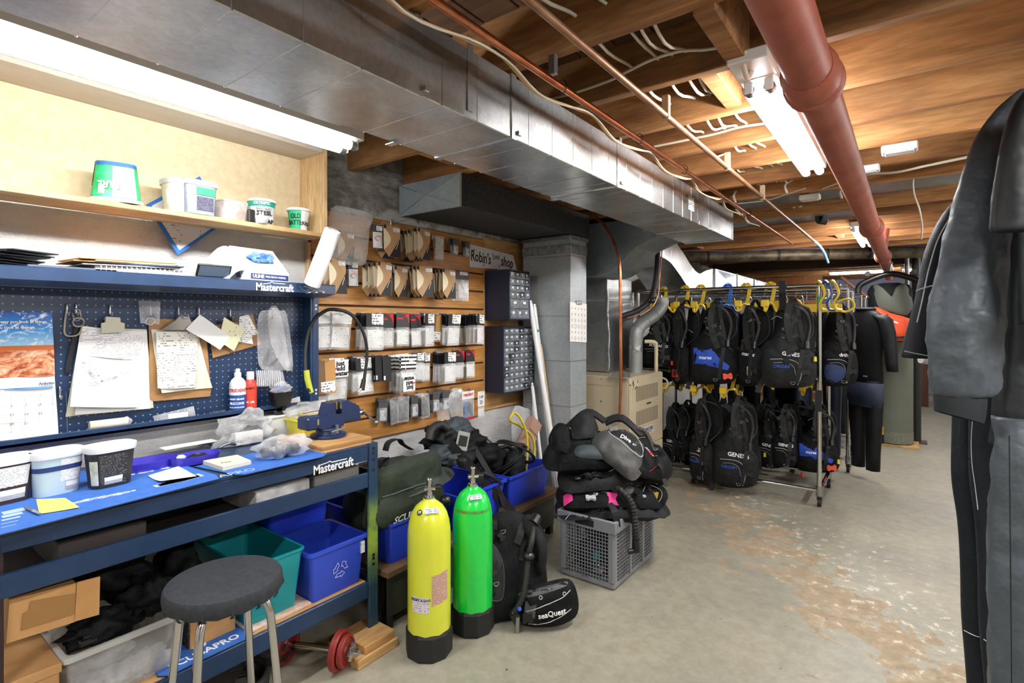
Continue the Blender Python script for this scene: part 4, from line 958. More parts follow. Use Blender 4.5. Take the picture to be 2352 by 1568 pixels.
for i in range(3):
 obj('bagged_cable', MB().tube(smooth_path([P(632 + i * 4, 765, X=PF + .024), P(644 + i * 3, 805, X=PF + .026), P(628 - i * 5, 838, X=PF + .026), P(605 + i * 4, 835, X=PF + .024), P(618, 800 + i * 6, X=PF + .024)], 5), .0022, 6), BLACKR, None, 'y', label='black cable coiled in the clear bag, %s of three' % ('outermost', 'middle', 'innermost')[i], cat='cable', group='cables in the clear bag')
tb = flatbag('cable_bag', 'narrow clear bag overlapping the cable bag', ((616, 712), (642, 714), (664, 838), (652, 846), (622, 790)), PF + .034, .006, seed=4)
tb = flatbag('tie_bag', 'clear bag of white cable ties behind the bottles', ((586, 850), (648, 852), (655, 885), (588, 888)), PF + .012, .012, seed=3)
for i in range(12):
 u = 590 + i * 5; obj('cable_tie', MB().ribbon([P(u + 4 - i * .6, 850, X=PF + .012 + .003 * (i % 4)), P(u, 886, X=PF + .02 + .003 * (i % 4))], .003, .001, (0, 1, 0)), WHITEP, label='white cable tie in the bundle behind the bottles, %s from left' % ('first', 'second', 'third', 'fourth', 'fifth', 'sixth', 'seventh', 'eighth', 'ninth', 'tenth', 'eleventh', 'last')[i], cat='cable tie', group='white cable ties in a bundle')
# bottles in the tray
def bottle(label, u, v, r, h, m, capm, X, kind):
 q = P(u, v, X=X); t = thing('bottle', label, 'bottle', tuple(q)); mb = MB()
 mb.lathe([(r * .95, 0), (r, .004), (r, h * .66), (r * .8, h * .74), (r * .42, h * .8), (r * .4, h * .84)], n=24); obj('bottle_body', mb, WHITEP if kind == 0 else M('red_bottle', '#c63a2c', .4), t, True, local=True)
 mb = MB(); mb.lathe([(r * 1.012, h * .04), (r * 1.012, h * .62)], n=24, caps=False); obj('label', mb, m, t, True, local=True)
 mb = MB()
 if kind == 0: mb.lathe([(r * .45, h * .82), (r * .45, h * .9), (r * .3, h * .92), (r * .25, h)], n=14)
 else: mb.lathe([(r * .6, h * .78), (r * .6, h * .96), (r * .5, h * .98)], n=16)
 obj('cap', mb, capm, t, True, local=True)
 dv = Vector((.83, -.55, 0)).normalized(); a = math.atan2(dv.y, dv.x); rr = r * 1.016
 L = (('TRIDENT', .5, .020, REDM, .2), ('FOOD GRADE', .3, .010, WHITEM, .0), ('SILICONE', .2, .015, WHITEM, 0), ('FOR ALL WATER SPORTS', .11, .006, WHITEM, 0)) if kind == 0 else (('McNETT', .56, .011, BLACKM, .0), ('B.C. Life', .22, .012, WHITEM, 0))
 for s, f, sz, mm, off in L:
  aa = a + off; text(s, sz, mm, t, q + Vector((rr * math.cos(aa), rr * math.sin(aa), h * f)), (-math.sin(aa), math.cos(aa), 0), (0, 0, 1), arc=(tuple(q), rr), bold=.0004)
 return t
t = bottle('white and blue silicone spray bottle in the pegboard tray', 546, 944, .033, .19, M('label_blue', '#254f96', .4), WHITEP, -2.40, 0)
mb = MB(); mb.lathe([(.0337, .075), (.0337, .118)], n=24, caps=False); obj('white_band', mb, WHITE, t, True, local=True)
bottle('red care bottle with grey cap beside the silicone bottle', 575, 941, .027, .178, M('label_red', '#d2452f', .4), M('cap_grey', '#d0cfcb', .4), -2.395, 1)
# odds and ends in the tray
q = P(247, 980, X=-2.395); obj('paper_tube', MB().cyl(q + Vector((0, -.055, .012)), q + Vector((.006, .06, .012)), .017, n=16), PAPERC, None, 'y', label='rolled cream paper tube lying in the pegboard tray', cat='paper roll')
q = P(280, 972, X=-2.39); obj('mask_lens', MB().blob(q + Vector((0, .01, .004)), .015, .022, .018, .3, 2, 3), CLEARM, None, 'all', label='small green tinted clear lens in the tray', cat='lens')
flatbag('paper_bag', 'clear bag with a white card lying in the tray', ((350, 955), (444, 932), (450, 958), (356, 972)), -2.385, .008, seed=5)
obj('card', MB().box(P(386, 966, X=-2.388), P(432, 945, X=-2.385)), PAPER, label='white card inside the tray bag', cat='card')
obj('spring', MB().tube([P(505, 946, X=-2.385) + Vector((.007 * math.cos(k * .9), -.03 + k * .0009, .007 * math.sin(k * .9))) for k in range(64)], .0014, 5), STEEL, None, 'y', label='dark coil spring lying in the tray', cat='spring')
obj('screwdriver', MB().cyl(P(452, 957, X=-2.385), P(472, 955, X=-2.385), .006, n=10), REDM, label='short red handled tool in the tray', cat='tool')
q = P(640, 915, X=-2.37); t = thing('small_bin', 'small black bin hung at the right end of the pegboard', 'bin', tuple(q))
mb = MB(); mb.skin([[q + Vector((x * k + .02, y * k, z)) for x, y in rrect(.07, .1, .012)] for z, k in ((-.03, .7), (.035, 1), (.035, .92), (-.02, .64))]); obj('bin_body', mb, BLACKP, t, True)
obj('plastic_film', MB().blob(q + Vector((.02, .0, .05)), .03, .045, .03, .5, 2.5, 8), CLEARB, None, 'all', label='crumpled clear wrapper sticking out of the small black bin', cat='wrapper')
obj('blue_vial', MB().cyl(q + Vector((.025, -.03, .045)), q + Vector((.03, .015, .06)), .006, n=8), BLUEP, None, 'y', label='thin blue tube in the small black bin', cat='tube')
# ---------------------------------------------------------------- things on the bench top
BT = BZ + .0005
MATB = M('mat_blue', '#2f62b4', .75, c2='#3a6fc0', scale=30, bmp=.2, bscale=400)
def flatmat(name, label, px, th=.004, m=MATB, z=BT, r=0):
 c = [P(u, v, z=z) for u, v in px]; c = [Vector((p.x, p.y, z)) for p in c]
 t = thing(name, label, 'mat', tuple(c[0]))
 obj('rubber_base', MB().prism(c, (0, 0, th * .55)), BLACKR, t); cen = sum(c, Vector()) / len(c)
 obj('fabric_top', MB().prism([cen + (p - cen) * .992 + Vector((0, 0, th * .55)) for p in c], (0, 0, th * .45)), m, t); return t
m1 = flatmat('bench_mat', 'long blue printed bench mat under the ice cream tubs', ((-120, 1262), (505, 1101), (500, 1093), (412, 1066), (130, 1088), (-120, 1130)))
text('SCUBAPRO', .07, WHITEM, m1, P(345, 1079, z=BT + .0045), (0, 1, 0), (-1, 0, 0), bold=.002, extrude=.0003)
for u, v in ((200, 1148), (237, 1141), (272, 1134), (160, 1157)):
 q = P(u, v, z=BT + .0044)
 for k, (dy, rr) in enumerate(((0, .013), (.022, .009), (.04, .006))): obj('print_loop', MB().tube([q + Vector((rr * math.sin(a) * .8, dy + rr * math.cos(a), 0)) for a in [2 * math.pi * j / 12 for j in range(13)]], .0009, 4), WHITEM, m1)
for k in range(6): obj('print_line', MB().box(P(395 - k * 9, 1100 + k * 3.0, z=BT + .0043), P(470 - k * 8, 1092 + k * 2.2, z=BT + .0046)), M('print_pale_blue', '#a9c0e4', .7), m1)
for k in range(5): obj('print_line', MB().box(P(2, 1176 + k * 9, z=BT + .0043), P(60 - k * 6, 1171 + k * 8, z=BT + .0046)), MATS['print_pale_blue'], m1)
m2 = flatmat('bench_mat', 'small blue mat with rounded black edge near the vise', ((447, 1073), (540, 1092), (560, 1092), (742, 1050), (752, 1043), (712, 1030), (640, 1028)), z=BT + .0002)
text('APRO', .05, MATS['print_pale_blue'], m2, P(545, 1085, z=BT + .0048), (0, 1, 0), (-1, 0, 0), extrude=.0003)
mats_tub = lambda c: M('tubm_' + c, c, .45)
def icetub(label, u, v, body, lid=WHITEP, a=.046, b=.066, h=.130):
 q = P(u, v, z=BT + .0045); q.z = BT + .0045
 return oval_tub('ice_cream_tub', label, q, a, b, h, body, lid, False, R(6), .82), q
t, q = icetub('ice cream tub with black label and pistachio picture on the bench', 252, 1112, M('tubm_dark', '#2b2526', .4))
patch(t, 'photo_patch', q, .046, .066, .012, .09, -78, -40, M('ice_photo', '#b9bda0', .6, c2='#e6e6da', scale=30), f0=.845, f1=.95); patch(t, 'info_print', q, .046, .066, .01, .108, -34, 22, PRD, f0=.84, f1=.98)
patch(t, 'barcode', q, .046, .066, .012, .035, -20, 10, printed('print_barcode', '#f0f0f0', '#222222', rows=1, blocks=60, amount=.5), f0=.845, f1=.88, grow=1.03)
t, q = icetub('pale blue vanilla ice cream tub in the middle on the bench', 127, 1130, M('tubm_pale', '#bcd2dd', .4))
patch(t, 'navy_band', q, .046, .066, .075, .09, -115, 60, NAVYM, f0=.93, f1=.955); patch(t, 'info_print', q, .046, .066, .04, .108, 0, 48, PRT, f0=.87, f1=.98, grow=1.02); patch(t, 'barcode', q, .046, .066, .012, .036, 5, 42, MATS['print_barcode'], f0=.845, f1=.885, grow=1.03)
t, q = icetub('brown and white ice cream tub at the left edge of the bench', 8, 1152, M('tubm_brown', '#3a2a27', .4))
patch(t, 'info_print', q, .046, .066, .045, .108, -45, 40, PRT, f0=.86, f1=.98); patch(t, 'barcode', q, .046, .066, .012, .042, -30, 30, MATS['print_barcode'], f0=.845, f1=.885, grow=1.03)
PURP = M('purple_plastic', '#3f35b5', .4)
def tray(label, u, v, a, b, h=.03):
 q = P(u, v, z=BT + .0045); t = thing('oval_tray', label, 'tray', (q.x, q.y, BT + .0045)); mb = MB(); n = 30
 def rg(k, z): return [Vector((q.x + a * k * math.cos(2 * math.pi * i / n), q.y + b * k * math.sin(2 * math.pi * i / n), BT + .0045 + z)) for i in range(n)]
 mb.skin([rg(.9, 0), rg(1, h), rg(.96, h), rg(.88, .004), rg(.3, .003)]); obj('tray_shell', mb, PURP, t, True); return t, q
tray('purple oval tray lying empty behind the dark tub', 335, 1075, .06, .105); t, q = tray('purple oval tray holding a black regulator part', 448, 1060, .055, .09)
tray('purple oval tray hidden behind the first two tubs', 60, 1105, .05, .12)
qq = q + Vector((0, .012, .01)); mb = MB(); mb.lathe([(.03, 0), (.033, .012), (.026, .016), (.02, .01), (.012, .014)], qq, 22); obj('regulator_part', mb, BLACKP, None, True, label='black round regulator part in the purple tray', cat='regulator')
mb = MB(); mb.lathe([(.012, 0), (.016, .02), (.01, .026)], q + Vector((-.01, -.045, .006)), 14); obj('white_cap', mb, WHITEP, None, True, label='small white cap in the purple tray', cat='cap')
def note(label, px, m, z, cat='note', th=.0006, curl=.0):
 c = [P(u, v, z=z) for u, v in px]
 def fn(a, b):
  p = c[0].lerp(c[1], a).lerp(c[3].lerp(c[2], a), b); p.z = z + curl * (a - .3) ** 2 * b; return p
 return obj('paper_note', MB().grid(5, 4, fn), m, None, 'all', label=label, cat=cat)
YELN = M('note_yellow', '#e8dd72', .8)
note('yellow tag note beside the pen on the mat', ((83, 1146), (150, 1143), (183, 1166), (90, 1180)), YELN, BT + .006, curl=.004)
note('pale green sticky note on the mat', ((410, 1070), (452, 1093), (372, 1111), (340, 1093)), M('note_green', '#dfe8d4', .8), BT + .006, curl=.02)
c = [P(466, 1066, z=BT + .005), P(545, 1052, z=BT + .005), P(577, 1066, z=BT + .005), P(512, 1081, z=BT + .005)]
t = thing('sticky_pad', 'cream sticky note pad on the small mat', 'note pad', tuple(c[0])); obj('pad', MB().prism(c, (0, 0, .014)), M('pad_cream', '#e3dcc0', .8), t); text('PAR', .02, INK, t, P(520, 1061, z=BT + .0195), (.25, 1, 0), (-1, .2, 0), extrude=.0002)
pa, pb = P(60, 1165, z=BT + .009), P(92, 1180, z=BT + .009); pm = pa.lerp(pb, .55)
t = thing('pen', 'grey ballpoint pen lying beside the yellow note', 'pen', tuple(pa)); obj('barrel', MB().cyl(pa, pm, .0045, n=10), M('pen_grey', '#7d7f82', .3, .5), t, 'y'); obj('tip', MB().cyl(pm, pb, .005, .003, n=10), CHROME, t, 'y')
# plastic bags with parts
q = P(645, 1050, z=BT + .005)
t = thing('parts_bag', 'clear plastic bag with dark metal parts near the vise', 'bag', (q.x, q.y, BT + .005)); mb = MB(); mb.blob(q + Vector((-.02, .02, .035)), .07, .105, .045, .45, 2.2, 21, 30, 16, -.034); obj('bag_film', mb, CLEARB, t, 'all')
for k in range(7): obj('metal_part', MB().blob(q + Vector((rnd.uniform(-.05, .02), -.04 + k * .018, .022)), .02, .02, .018, .5, 2.5, 30 + k, 12, 8), M('dark_part', '#33373f', .4, .6), t, 'all')
q = P(560, 1025, z=BT + .005)
t = thing('parts_bag', 'crumpled clear zip bag standing behind the note pad', 'bag', (q.x, q.y, BT)); mb = MB(); mb.blob(q + Vector((-.05, .04, .055)), .05, .12, .075, .6, 2.4, 25, 30, 18, -.054); obj('bag_film', mb, CLEARB, t, 'all')
obj('folded_card', MB().box(q + Vector((-.07, -.02, .002)), q + Vector((-.03, .1, .05))), PAPER, t)
q = P(545, 1018, z=BT + .01)
for k, (du, dv, ln) in enumerate(((0, 0, .09), (22, 6, .07), (-30, 6, .06))):
 q = P(515 + du, 1022 + dv, z=BT + .012); obj('metal_tool', MB().tube(smooth_path([q + Vector((-.05, -ln / 2, .0)), q + Vector((-.045, 0, .012)), q + Vector((-.055, ln / 2, 0))], 4), .006, 8), STEEL, None, 'y', label=('steel hand tool lying behind the zip bag', 'short steel tool beside the zip bag', 'bent steel tool near the purple tray')[k], cat='tool')
q = P(430, 1042, z=BT + .004); obj('paper_note', MB().box((q.x - .06, q.y - .08, BT + .034), (q.x + .0, q.y + .12, BT + .036)), PAPER, label='white sheet resting across the purple tray', cat='note')
q = P(520, 1012, z=BT); obj('brush', MB().blob((-2.37, q.y + .06, BT + .035), .03, .05, .035, .3, 3, 6), BLACKF, None, 'all', label='black ribbed rubber part against the wall behind the bags', cat='rubber part')
# lidded containers, yellow box, bag
q = P(690, 1022, z=BT + .03)
t = thing('yellow_box', 'bright yellow plastic box behind the vise', 'box', (-2.22, q.y + .06, BT))
def tapbox(o, x0, x1, y0, y1, z0, z1, k, m, name='box_body', wall=.004):
 cx, cy = (x0 + x1) / 2, (y0 + y1) / 2; mb = MB()
 def rg(f, z, ins=0): return [Vector((cx + x * f, cy + y * f, z)) for x, y in rrect(x1 - x0 - ins, y1 - y0 - ins, .012)]
 mb.skin([rg(k, z0), rg(1, z1), rg(1, z1, wall * 2), rg(k, z0 + wall, wall * 2)]); return obj(name, mb, m, o, True)
yb = P(678, 1000, X=-2.25); yc = yb.y
tapbox(t, -2.34, -2.19, yc + .0, yc + .20, BT, BT + .085, .86, M('yellow_box', '#e6e04e', .5))
obj('rim', MB().box((-2.345, yc - .004, BT + .078), (-2.185, yc + .204, BT + .086), .004), MATS['yellow_box'], t)
t = thing('lidded_tub', 'white lidded tub behind the yellow box', 'tub', (-2.38, yc, BT)); tapbox(t, -2.44, -2.35, yc - .07, yc + .08, BT, BT + .09, .9, WHITEP); obj('lid', MB().box((-2.446, yc - .075, BT + .0905), (-2.344, yc + .085, BT + .102), .004), WHITEP, t)
t = thing('rubber_fitting', 'black rubber fitting standing on the white lidded tub', 'fitting', (-2.38, yc, BT + .102)); q = Vector((-2.37, yc - .01, BT + .13)); mb = MB(); mb.skin([mb.ring(q + Vector((d, -d * .5, 0)), r_, (1, -.5, 0), 20) for d, r_ in ((-.012, .024), (.006, .03), (.012, .026), (.012, .014), (-.01, .012))]); obj('ring_body', mb, BLACKR, t, True)
t = thing('zip_bag', 'large clear zip bag draped over the yellow box', 'bag', (-2.26, yc + .1, BT + .09)); mb = MB(); mb.blob((-2.27, yc + .13, BT + .115), .09, .15, .04, .5, 2.0, 31, 30, 16, -.026); obj('bag_film', mb, CLEARB, t, 'all')
obj('zip_strip', MB().tube(smooth_path([(-2.19, yc, BT + .125), (-2.17, yc + .08, BT + .13), (-2.18, yc + .2, BT + .115)], 4), .0025, 6), M('zip_purple', '#9a5fb8', .5), t, 'y')
obj('yellow_card', MB().box((-2.31, yc + .05, BT + .1), (-2.22, yc + .2, BT + .11)), M('card_yel', '#d9d27a', .7), t)
sheet('pink_note', 'pink and white note standing behind the black rubber fitting', 'note', ((642, 925), (688, 910), (692, 948), (650, 960)), M('note_grey', '#d9d2cc', .8), -2.40, None, .006, 2)
# vise on plywood block
vb = [P(705, 1030, z=BZ + .03), P(778, 1042, z=BZ + .03), P(862, 1016, z=BZ + .03), P(800, 1006, z=BZ + .03)]
pb = thing('vise_board', 'plywood block bolted under the vise at the bench end', 'board', (-2.05, 1.42, BT))
for k in range(3):
 obj('ply_layer', MB().box((-2.26, 1.265, BT + k * .0095), (-1.915, 1.515, BT + (k + 1) * .0095 - .0006), .001), PLYL if k != 1 else M('ply_core', '#a8743f', .7), pb)
VB = M('vise_blue', '#1c2f5c', .38, c2='#172648', scale=9, bmp=.25, bscale=60); z0 = BT + .029
vx, vy = -2.07, 1.40
vi = thing('bench_vise', 'dark blue cast iron bench vise on the plywood block', 'vise', (vx, vy, z0))
mb = MB(); mb.lathe([(.075, 0), (.078, .008), (.072, .014), (.055, .016), (.052, .03), (.058, .034), (.056, .042)], (vx, vy, z0), 28); obj('swivel_base', mb, VB, vi, True)
obj('body', MB().prism([(vx - .035, vy - .115, z0 + .05), (vx - .035, vy - .115, z0 + .098), (vx - .035, vy - .03, z0 + .098), (vx - .035, vy - .012, z0 + .15), (vx - .035, vy + .012, z0 + .15), (vx - .035, vy + .015, z0 + .1), (vx - .035, vy + .06, z0 + .095), (vx - .035, vy + .055, z0 + .043), (vx - .035, vy - .055, z0 + .043), (vx - .035, vy - .08, z0 + .055)], (.07, 0, 0)), VB, vi)
obj('anvil_block', MB().box((vx - .042, vy - .128, z0 + .046), (vx + .042, vy - .075, z0 + .101), .008), VB, vi)
obj('moving_jaw', MB().prism([(vx - .034, vy + .045, z0 + .06), (vx - .034, vy + .045, z0 + .15), (vx - .034, vy + .075, z0 + .155), (vx - .034, vy + .14, z0 + .12), (vx - .034, vy + .15, z0 + .055)], (.068, 0, 0)), VB, vi)
for y in (vy + .012, vy + .034): obj('jaw_plate', MB().box((vx - .04, y, z0 + .12), (vx + .04, y + .01, z0 + .153), .002), M('jaw_steel', '#8d8271', .45, .9, c2='#5b5348', scale=40), vi)
obj('screw', MB().cyl((vx, vy + .14, z0 + .082), (vx, vy + .185, z0 + .082), .014, n=16), STEEL, vi, 'y')
h0, h1 = Vector((vx - .05, vy + .175, z0 + .11)), Vector((vx + .10, vy + .185, z0 + .045))
hb = obj('handle', MB().cyl(h0, h1, .006, n=10), CHROME, vi, 'y')
for e_ in (h0, h1): obj('handle_ball', MB().blob(e_, .011, .011, .011, 0, 1, 0, 14, 8), CHROME, hb, 'all')
obj('lock_lever', MB().tube([(vx + .05, vy - .03, z0 + .025), (vx + .085, vy - .04, z0 + .035), (vx + .10, vy + .02, z0 + .048)], .004, 8), STEEL, vi, 'y')
obj('lock_bolt', MB().cyl((vx + .05, vy + .01, z0 + .018), (vx + .05, vy + .01, z0 + .055), .009, n=8), STEEL, vi, 'y')
obj('brass_plate', MB().box((vx + .0352, vy - .1, z0 + .065), (vx + .0362, vy - .07, z0 + .09)), M('plate_tan', '#c2a66f', .4, .4), vi)
# ---------------------------------------------------------------- under the bench
LS = .2795
CARD = M('cardboard', '#c49663', .85, c2='#b98953', scale=9, bmp=.1, bscale=90); CARDD = M('cardboard_tape', '#99703f', .6)
t = thing('cardboard_box', 'lower cardboard box at the left end of the bench shelf', 'box', (-2.1, .36, LS))
obj('box_body', MB().box((-2.25, .325, LS), (-1.93, .435, .435), .002), CARD, t)
obj('lid_edge', MB().box((-2.255, .318, .425), (-1.926, .44, .452), .002), CARD, t)
c = [P(22, 1378, X=-1.93), P(175, 1338, X=-1.93), P(172, 1428, X=-1.93), P(14, 1478, X=-1.93)]
t = thing('cardboard_box', 'taped cardboard box sitting on the lower box', 'box', tuple(c[3]))
obj('box_body', MB().prism(c, (-.2, 0, 0)), CARD, t)
obj('tape_patch', MB().prism([P(70, 1380, X=-1.929), P(172, 1362, X=-1.929), P(170, 1410, X=-1.929), P(48, 1448, X=-1.929), P(52, 1408, X=-1.929), P(67, 1402, X=-1.929)], (.0012, 0, 0)), CARDD, t)
obj('flap', MB().prism([P(177, 1337, X=-1.928), P(230, 1324, X=-1.915), P(228, 1411, X=-1.915), P(172, 1427, X=-1.928)], (-.004, 0, 0)), CARD, t)
# clear storage tub
y0, y1 = .452, .77
t = thing('storage_tub', 'clear storage tub with grey rim full of black gear and wrap', 'tub', (-2.12, (y0 + y1) / 2, LS))
def opentub(o, x0, x1, y0, y1, z0, z1, m, rimm, k=.9, rim=.012, wall=.003, name='tub_shell'):
 cx, cy = (x0 + x1) / 2, (y0 + y1) / 2
 def rg(f, z, ins=0.0, ex=0.0): return [Vector((cx + x * f, cy + y * f, z)) for x, y in rrect(x1 - x0 - ins + ex, y1 - y0 - ins + ex, .02)]
 mb = MB(); mb.skin([rg(k, z0), rg(1, z1)], caps=False); mb.skin([rg(1, z1, wall * 2), rg(k, z0 + wall, wall * 2), rg(.02, z0 + wall)], caps=False)
 mb.add(rg(k, z0), [tuple(range(len(rg(k, z0))))]); s = obj(name, mb, m, o, True)
 mb = MB(); mb.skin([rg(1, z1 - rim * 1.3, 0, .004), rg(1, z1 - rim * 1.3, 0, rim * 2), rg(1, z1, 0, rim * 2), rg(1, z1 + .002, 0, rim), rg(1, z1, wall * 2, 0), rg(1, z1 - rim, wall * 2, 0)], caps=False); obj('rim', mb, rimm, o, True)
opentub(t, -2.36, -1.935, y0, y1, LS, .455, clear('tub_clear', milk=.16, gloss=.35, rough=.2), M('rim_grey', '#c4c4bf', .5), .93)
for k, (y, x, s_) in enumerate(((.52, -2.0, 1), (.60, -1.99, 1.1), (.68, -2.0, 1), (.60, -2.12, 1.2), (.5, -2.15, 1))):
 obj('plastic_wrap', MB().blob((x, y, LS + .03), .045 * s_, .06 * s_, .035 * s_, .5, 2.6, 40 + k, 22, 12, -.024), clear('wrap_white', '#f0f0f0', .5, .3), label='crumpled white wrap in the clear tub, %s lump' % ('front left', 'front middle', 'front right', 'rear middle', 'rear left')[k], cat='wrap', group='crumpled wrap in the storage tub', smooth='all')
for k, (y, x, z, a, b, c_, nm) in enumerate(((.56, -2.02, .47, .08, .10, .045, 'black strap bundle lying over the front of the clear tub'), (.70, -2.05, .50, .10, .09, .06, 'black folded harness on the right of the clear tub'), (.60, -2.2, .56, .12, .13, .10, 'black vest piled at the back over the clear tub'), (.83, -2.18, .50, .10, .07, .12, 'dark gear heap between the clear tub and the teal bin'))):
 obj('gear_bundle', MB().blob((x, y, z), a, b, c_, .5, 2.3, 50 + k, 30, 18, ridge=.35), BLACKF, None, 'all', label=nm, cat='dive gear')
obj('buckle', MB().box((-1.965, .485, .462), (-1.945, .53, .478), .003).box((-1.962, .495, .478), (-1.95, .52, .487), .003), BLACKP, label='black plastic buckle on the front rim of the clear tub', cat='buckle')
# mat on the shelf front
c = [P(330, 1568, z=LS + .001), P(548, 1482, z=LS + .001), P(552, 1462, z=LS + .001), P(525, 1452, z=LS + .001), P(330, 1500, z=LS + .001)]
mm = thing('blue_mat', 'blue printed mat draped at the front of the bench shelf', 'mat', tuple(c[0]))
pts = [(-2.07, .70), (-1.93, .68), (-1.905, .70), (-1.90, .96), (-1.925, .985), (-2.07, .98)]
obj('rubber_base', MB().prism([(x, y, LS + .0005) for x, y in pts], (0, 0, .004)), BLACKR, mm); obj('fabric_top', MB().prism([(x * .998, y, LS + .0046) for x, y in pts], (0, 0, .002)), MATB, mm)
text('SCUBAPRO', .045, WHITEM, mm, Vector((-1.94, .83, LS + .0068)), (0, 1, 0), (-1, 0, 0), bold=.001, extrude=.0003)
obj('logo_disc', MB().pillow([(.022 * math.cos(2 * math.pi * k / 18), .022 * math.sin(2 * math.pi * k / 18)) for k in range(18)], .0006, lambda x, y, h: Vector((-1.99 + y, .83 + x, LS + .0069 + h)), 2), WHITEM, mm)
# kraft box, teal bin, recycling bin
t = thing('kraft_box', 'small kraft box between the clear tub and the teal bin', 'box', (-2.05, .88, LS)); obj('box_body', MB().box((-2.16, .80, LS + .0005), (-1.99, .955, LS + .145), .002), CARD, t); obj('dark_side', MB().box((-2.155, .796, LS + .001), (-1.995, .7995, LS + .14)), M('box_print_dark', '#2c2a2a', .6, c2='#8d8a85', scale=60, lo=.55, hi=.7), t)
t = thing('paper_packs', 'flat papers under the teal bin', 'papers', (-2.1, 1.08, LS)); obj('sheet_pack', MB().box((-2.3, .97, LS), (-1.925, 1.225, LS + .012), .002), M('pack_edge', '#d7a98a', .8, c2='#e7e0d8', scale=30), t)
TEAL = M('teal_plastic', '#128a93', .35, c2='#159ca5', scale=3); BIN = M('recycling_blue', '#2b45bd', .34, c2='#3350cc', scale=3)
t = thing('teal_bin', 'teal plastic bin on the lower bench shelf behind the stool', 'bin', (-2.13, 1.07, LS + .012)); opentub(t, -2.38, -1.925, .965, 1.192, LS + .0125, .525, TEAL, TEAL, .86, .006, .004, 'bin_shell')
for k in range(5): obj('rib', MB().box((-1.9445 + k * .004, 1.0, .33 + k * .03), (-1.943 + k * .004, 1.10, .333 + k * .03)), TEAL, t)
t = thing('recycling_bin', 'blue recycling bin with white arrows symbol on the bench shelf', 'bin', (-2.14, 1.36, LS)); opentub(t, -2.19, -1.915, 1.212, 1.485, LS, .487, BIN, BIN, .88, .010, .004, 'bin_shell')
ARW = M('recycle_white', '#e9ecf5', .5); rc = Vector((-1.9225, 1.357, .375)); nrm = Vector((1, 0, -.16)).normalized(); ez = Vector((.14, 0, 1)).normalized()
def onface(a, b): return rc + Vector((.0015, 0, 0)) + Vector((0, 1, 0)) * a + ez * b
for k in range(3):
 th = R(90 + 120 * k)
 def rp(x, y): return onface((x * math.cos(th - R(90)) - y * math.sin(th - R(90))), (x * math.sin(th - R(90)) + y * math.cos(th - R(90))))
 pts = [(-.022, -.030), (.006, -.030), (.006, -.037), (.024, -.023), (.006, -.009), (.006, -.016), (-.014, -.016)]
 obj('arrow', MB().tube([rp(x, y) for x, y in pts + pts[:1]], .0012, 4), ARW, t)
obj('sticker', MB().box((-1.9185, 1.455, .41), (-1.9105, 1.475, .46)), M('sticker_multi', '#d9dbe0', .5, c2='#4f9fbf', scale=60, lo=.5, hi=.55), t)
text('', .01, WHITEM, t, rc, (0, 1, 0), (0, 0, 1)) if False else None
# things on the middle shelf, seen through the gap
for k, (y, m, nm) in enumerate(((.55, M('dk1', '#2b2522', .7), 'dark flat box on the shelf just under the bench top'), (1.12, CLEARM, 'clear flat box on the shelf under the bench top'), (1.36, M('dk2', '#6b6a66', .6), 'grey box on the shelf under the bench top near the leg'))):
 obj('flat_box', MB().box((-2.2, y - .12, .7065), (-1.93, y + .1, .79), .003), m, label=nm, cat='box')
# rolled dark bundle and blue bin further back are seen between shelf and bench
obj('green_bag', MB().blob((-2.33, 1.03, .60), .1, .12, .07, .3, 2, 61, 26, 14, ridge=.2), M('green_nylon', '#3a4a42', .7), None, 'all', label='dark green nylon bag behind the recycling bin', cat='bag')
# dumbbell
REDW = M('red_weight', '#7d2420', .4, c2='#8f2c27', scale=30, bmp=.2, bscale=80)
def plate(c, r, th, ax, parent, m=REDW):
 c = Vector(c); ax = Vector(ax).normalized(); mb = MB(); mb.skin([mb.ring(c + ax * d, rr, ax, 26) for d, rr in ((-th / 2, r * .94), (-th * .35, r), (th * .35, r), (th / 2, r * .94), (th / 2, r * .82), (th * .28, r * .78), (th * .28, r * .4), (th / 2, r * .34), (th / 2, .02))]); return obj('weight_plate', mb, m, parent, True)
dc = P(780, 1486, X=-1.86); dax = Vector((.88, .42, 0)).normalized()
db = thing('dumbbell', 'red dumbbell with star lock lying under the bench', 'dumbbell', (dc.x, dc.y, 0)); dc.z = .079
plate(dc, .078, .028, dax, db); plate(dc + dax * .026, .062, .022, dax, db)
obj('bar', MB().cyl(dc - dax * .26, dc + dax * .085, .0125, n=14), CHROME, db, 'y')
mb = MB(); sc = dc + dax * .046; px = Vector((-dax.y, dax.x, 0)); out = [(r_ * math.cos(R(a)), r_ * math.sin(R(a))) for a, r_ in [(k * 30, .034 if k % 2 == 0 else .022) for k in range(12)]]
mb.prism([sc + px * x + Vector((0, 0, y)) for x, y in out], dax * .014); obj('star_lock', mb, CHROME, db)
plate(dc - dax * .24, .078, .028, dax, db); plate(dc - dax * .266, .062, .022, dax, db)
for k, (y, x, r_, nm) in enumerate(((.98, -2.05, .09, 'black hose coil on the floor under the bench'), (1.1, -2.15, .08, 'dark folded fin strap pile on the floor under the bench'), (.8, -2.1, .1, 'dark gear bag on the floor under the bench'))):
 if k == 0: obj('hose_coil', MB().tube([(x + (r_ + .004 * (j // 20)) * math.cos(j * .314), y + (r_ * 1.3) * math.sin(j * .314), .012 + .0006 * j) for j in range(90)], .011, 8), BLACKR, None, 'y', label=nm, cat='hose')
 else: obj('gear_pile', MB().blob((x, y + .05, .06), r_ * 1.3, r_ * 1.5, .065, .4, 2.2, 70 + k, 24, 14, -.058, ridge=.3), M('brown_black', '#241f1c', .8), None, 'all', label=nm, cat='dive gear')
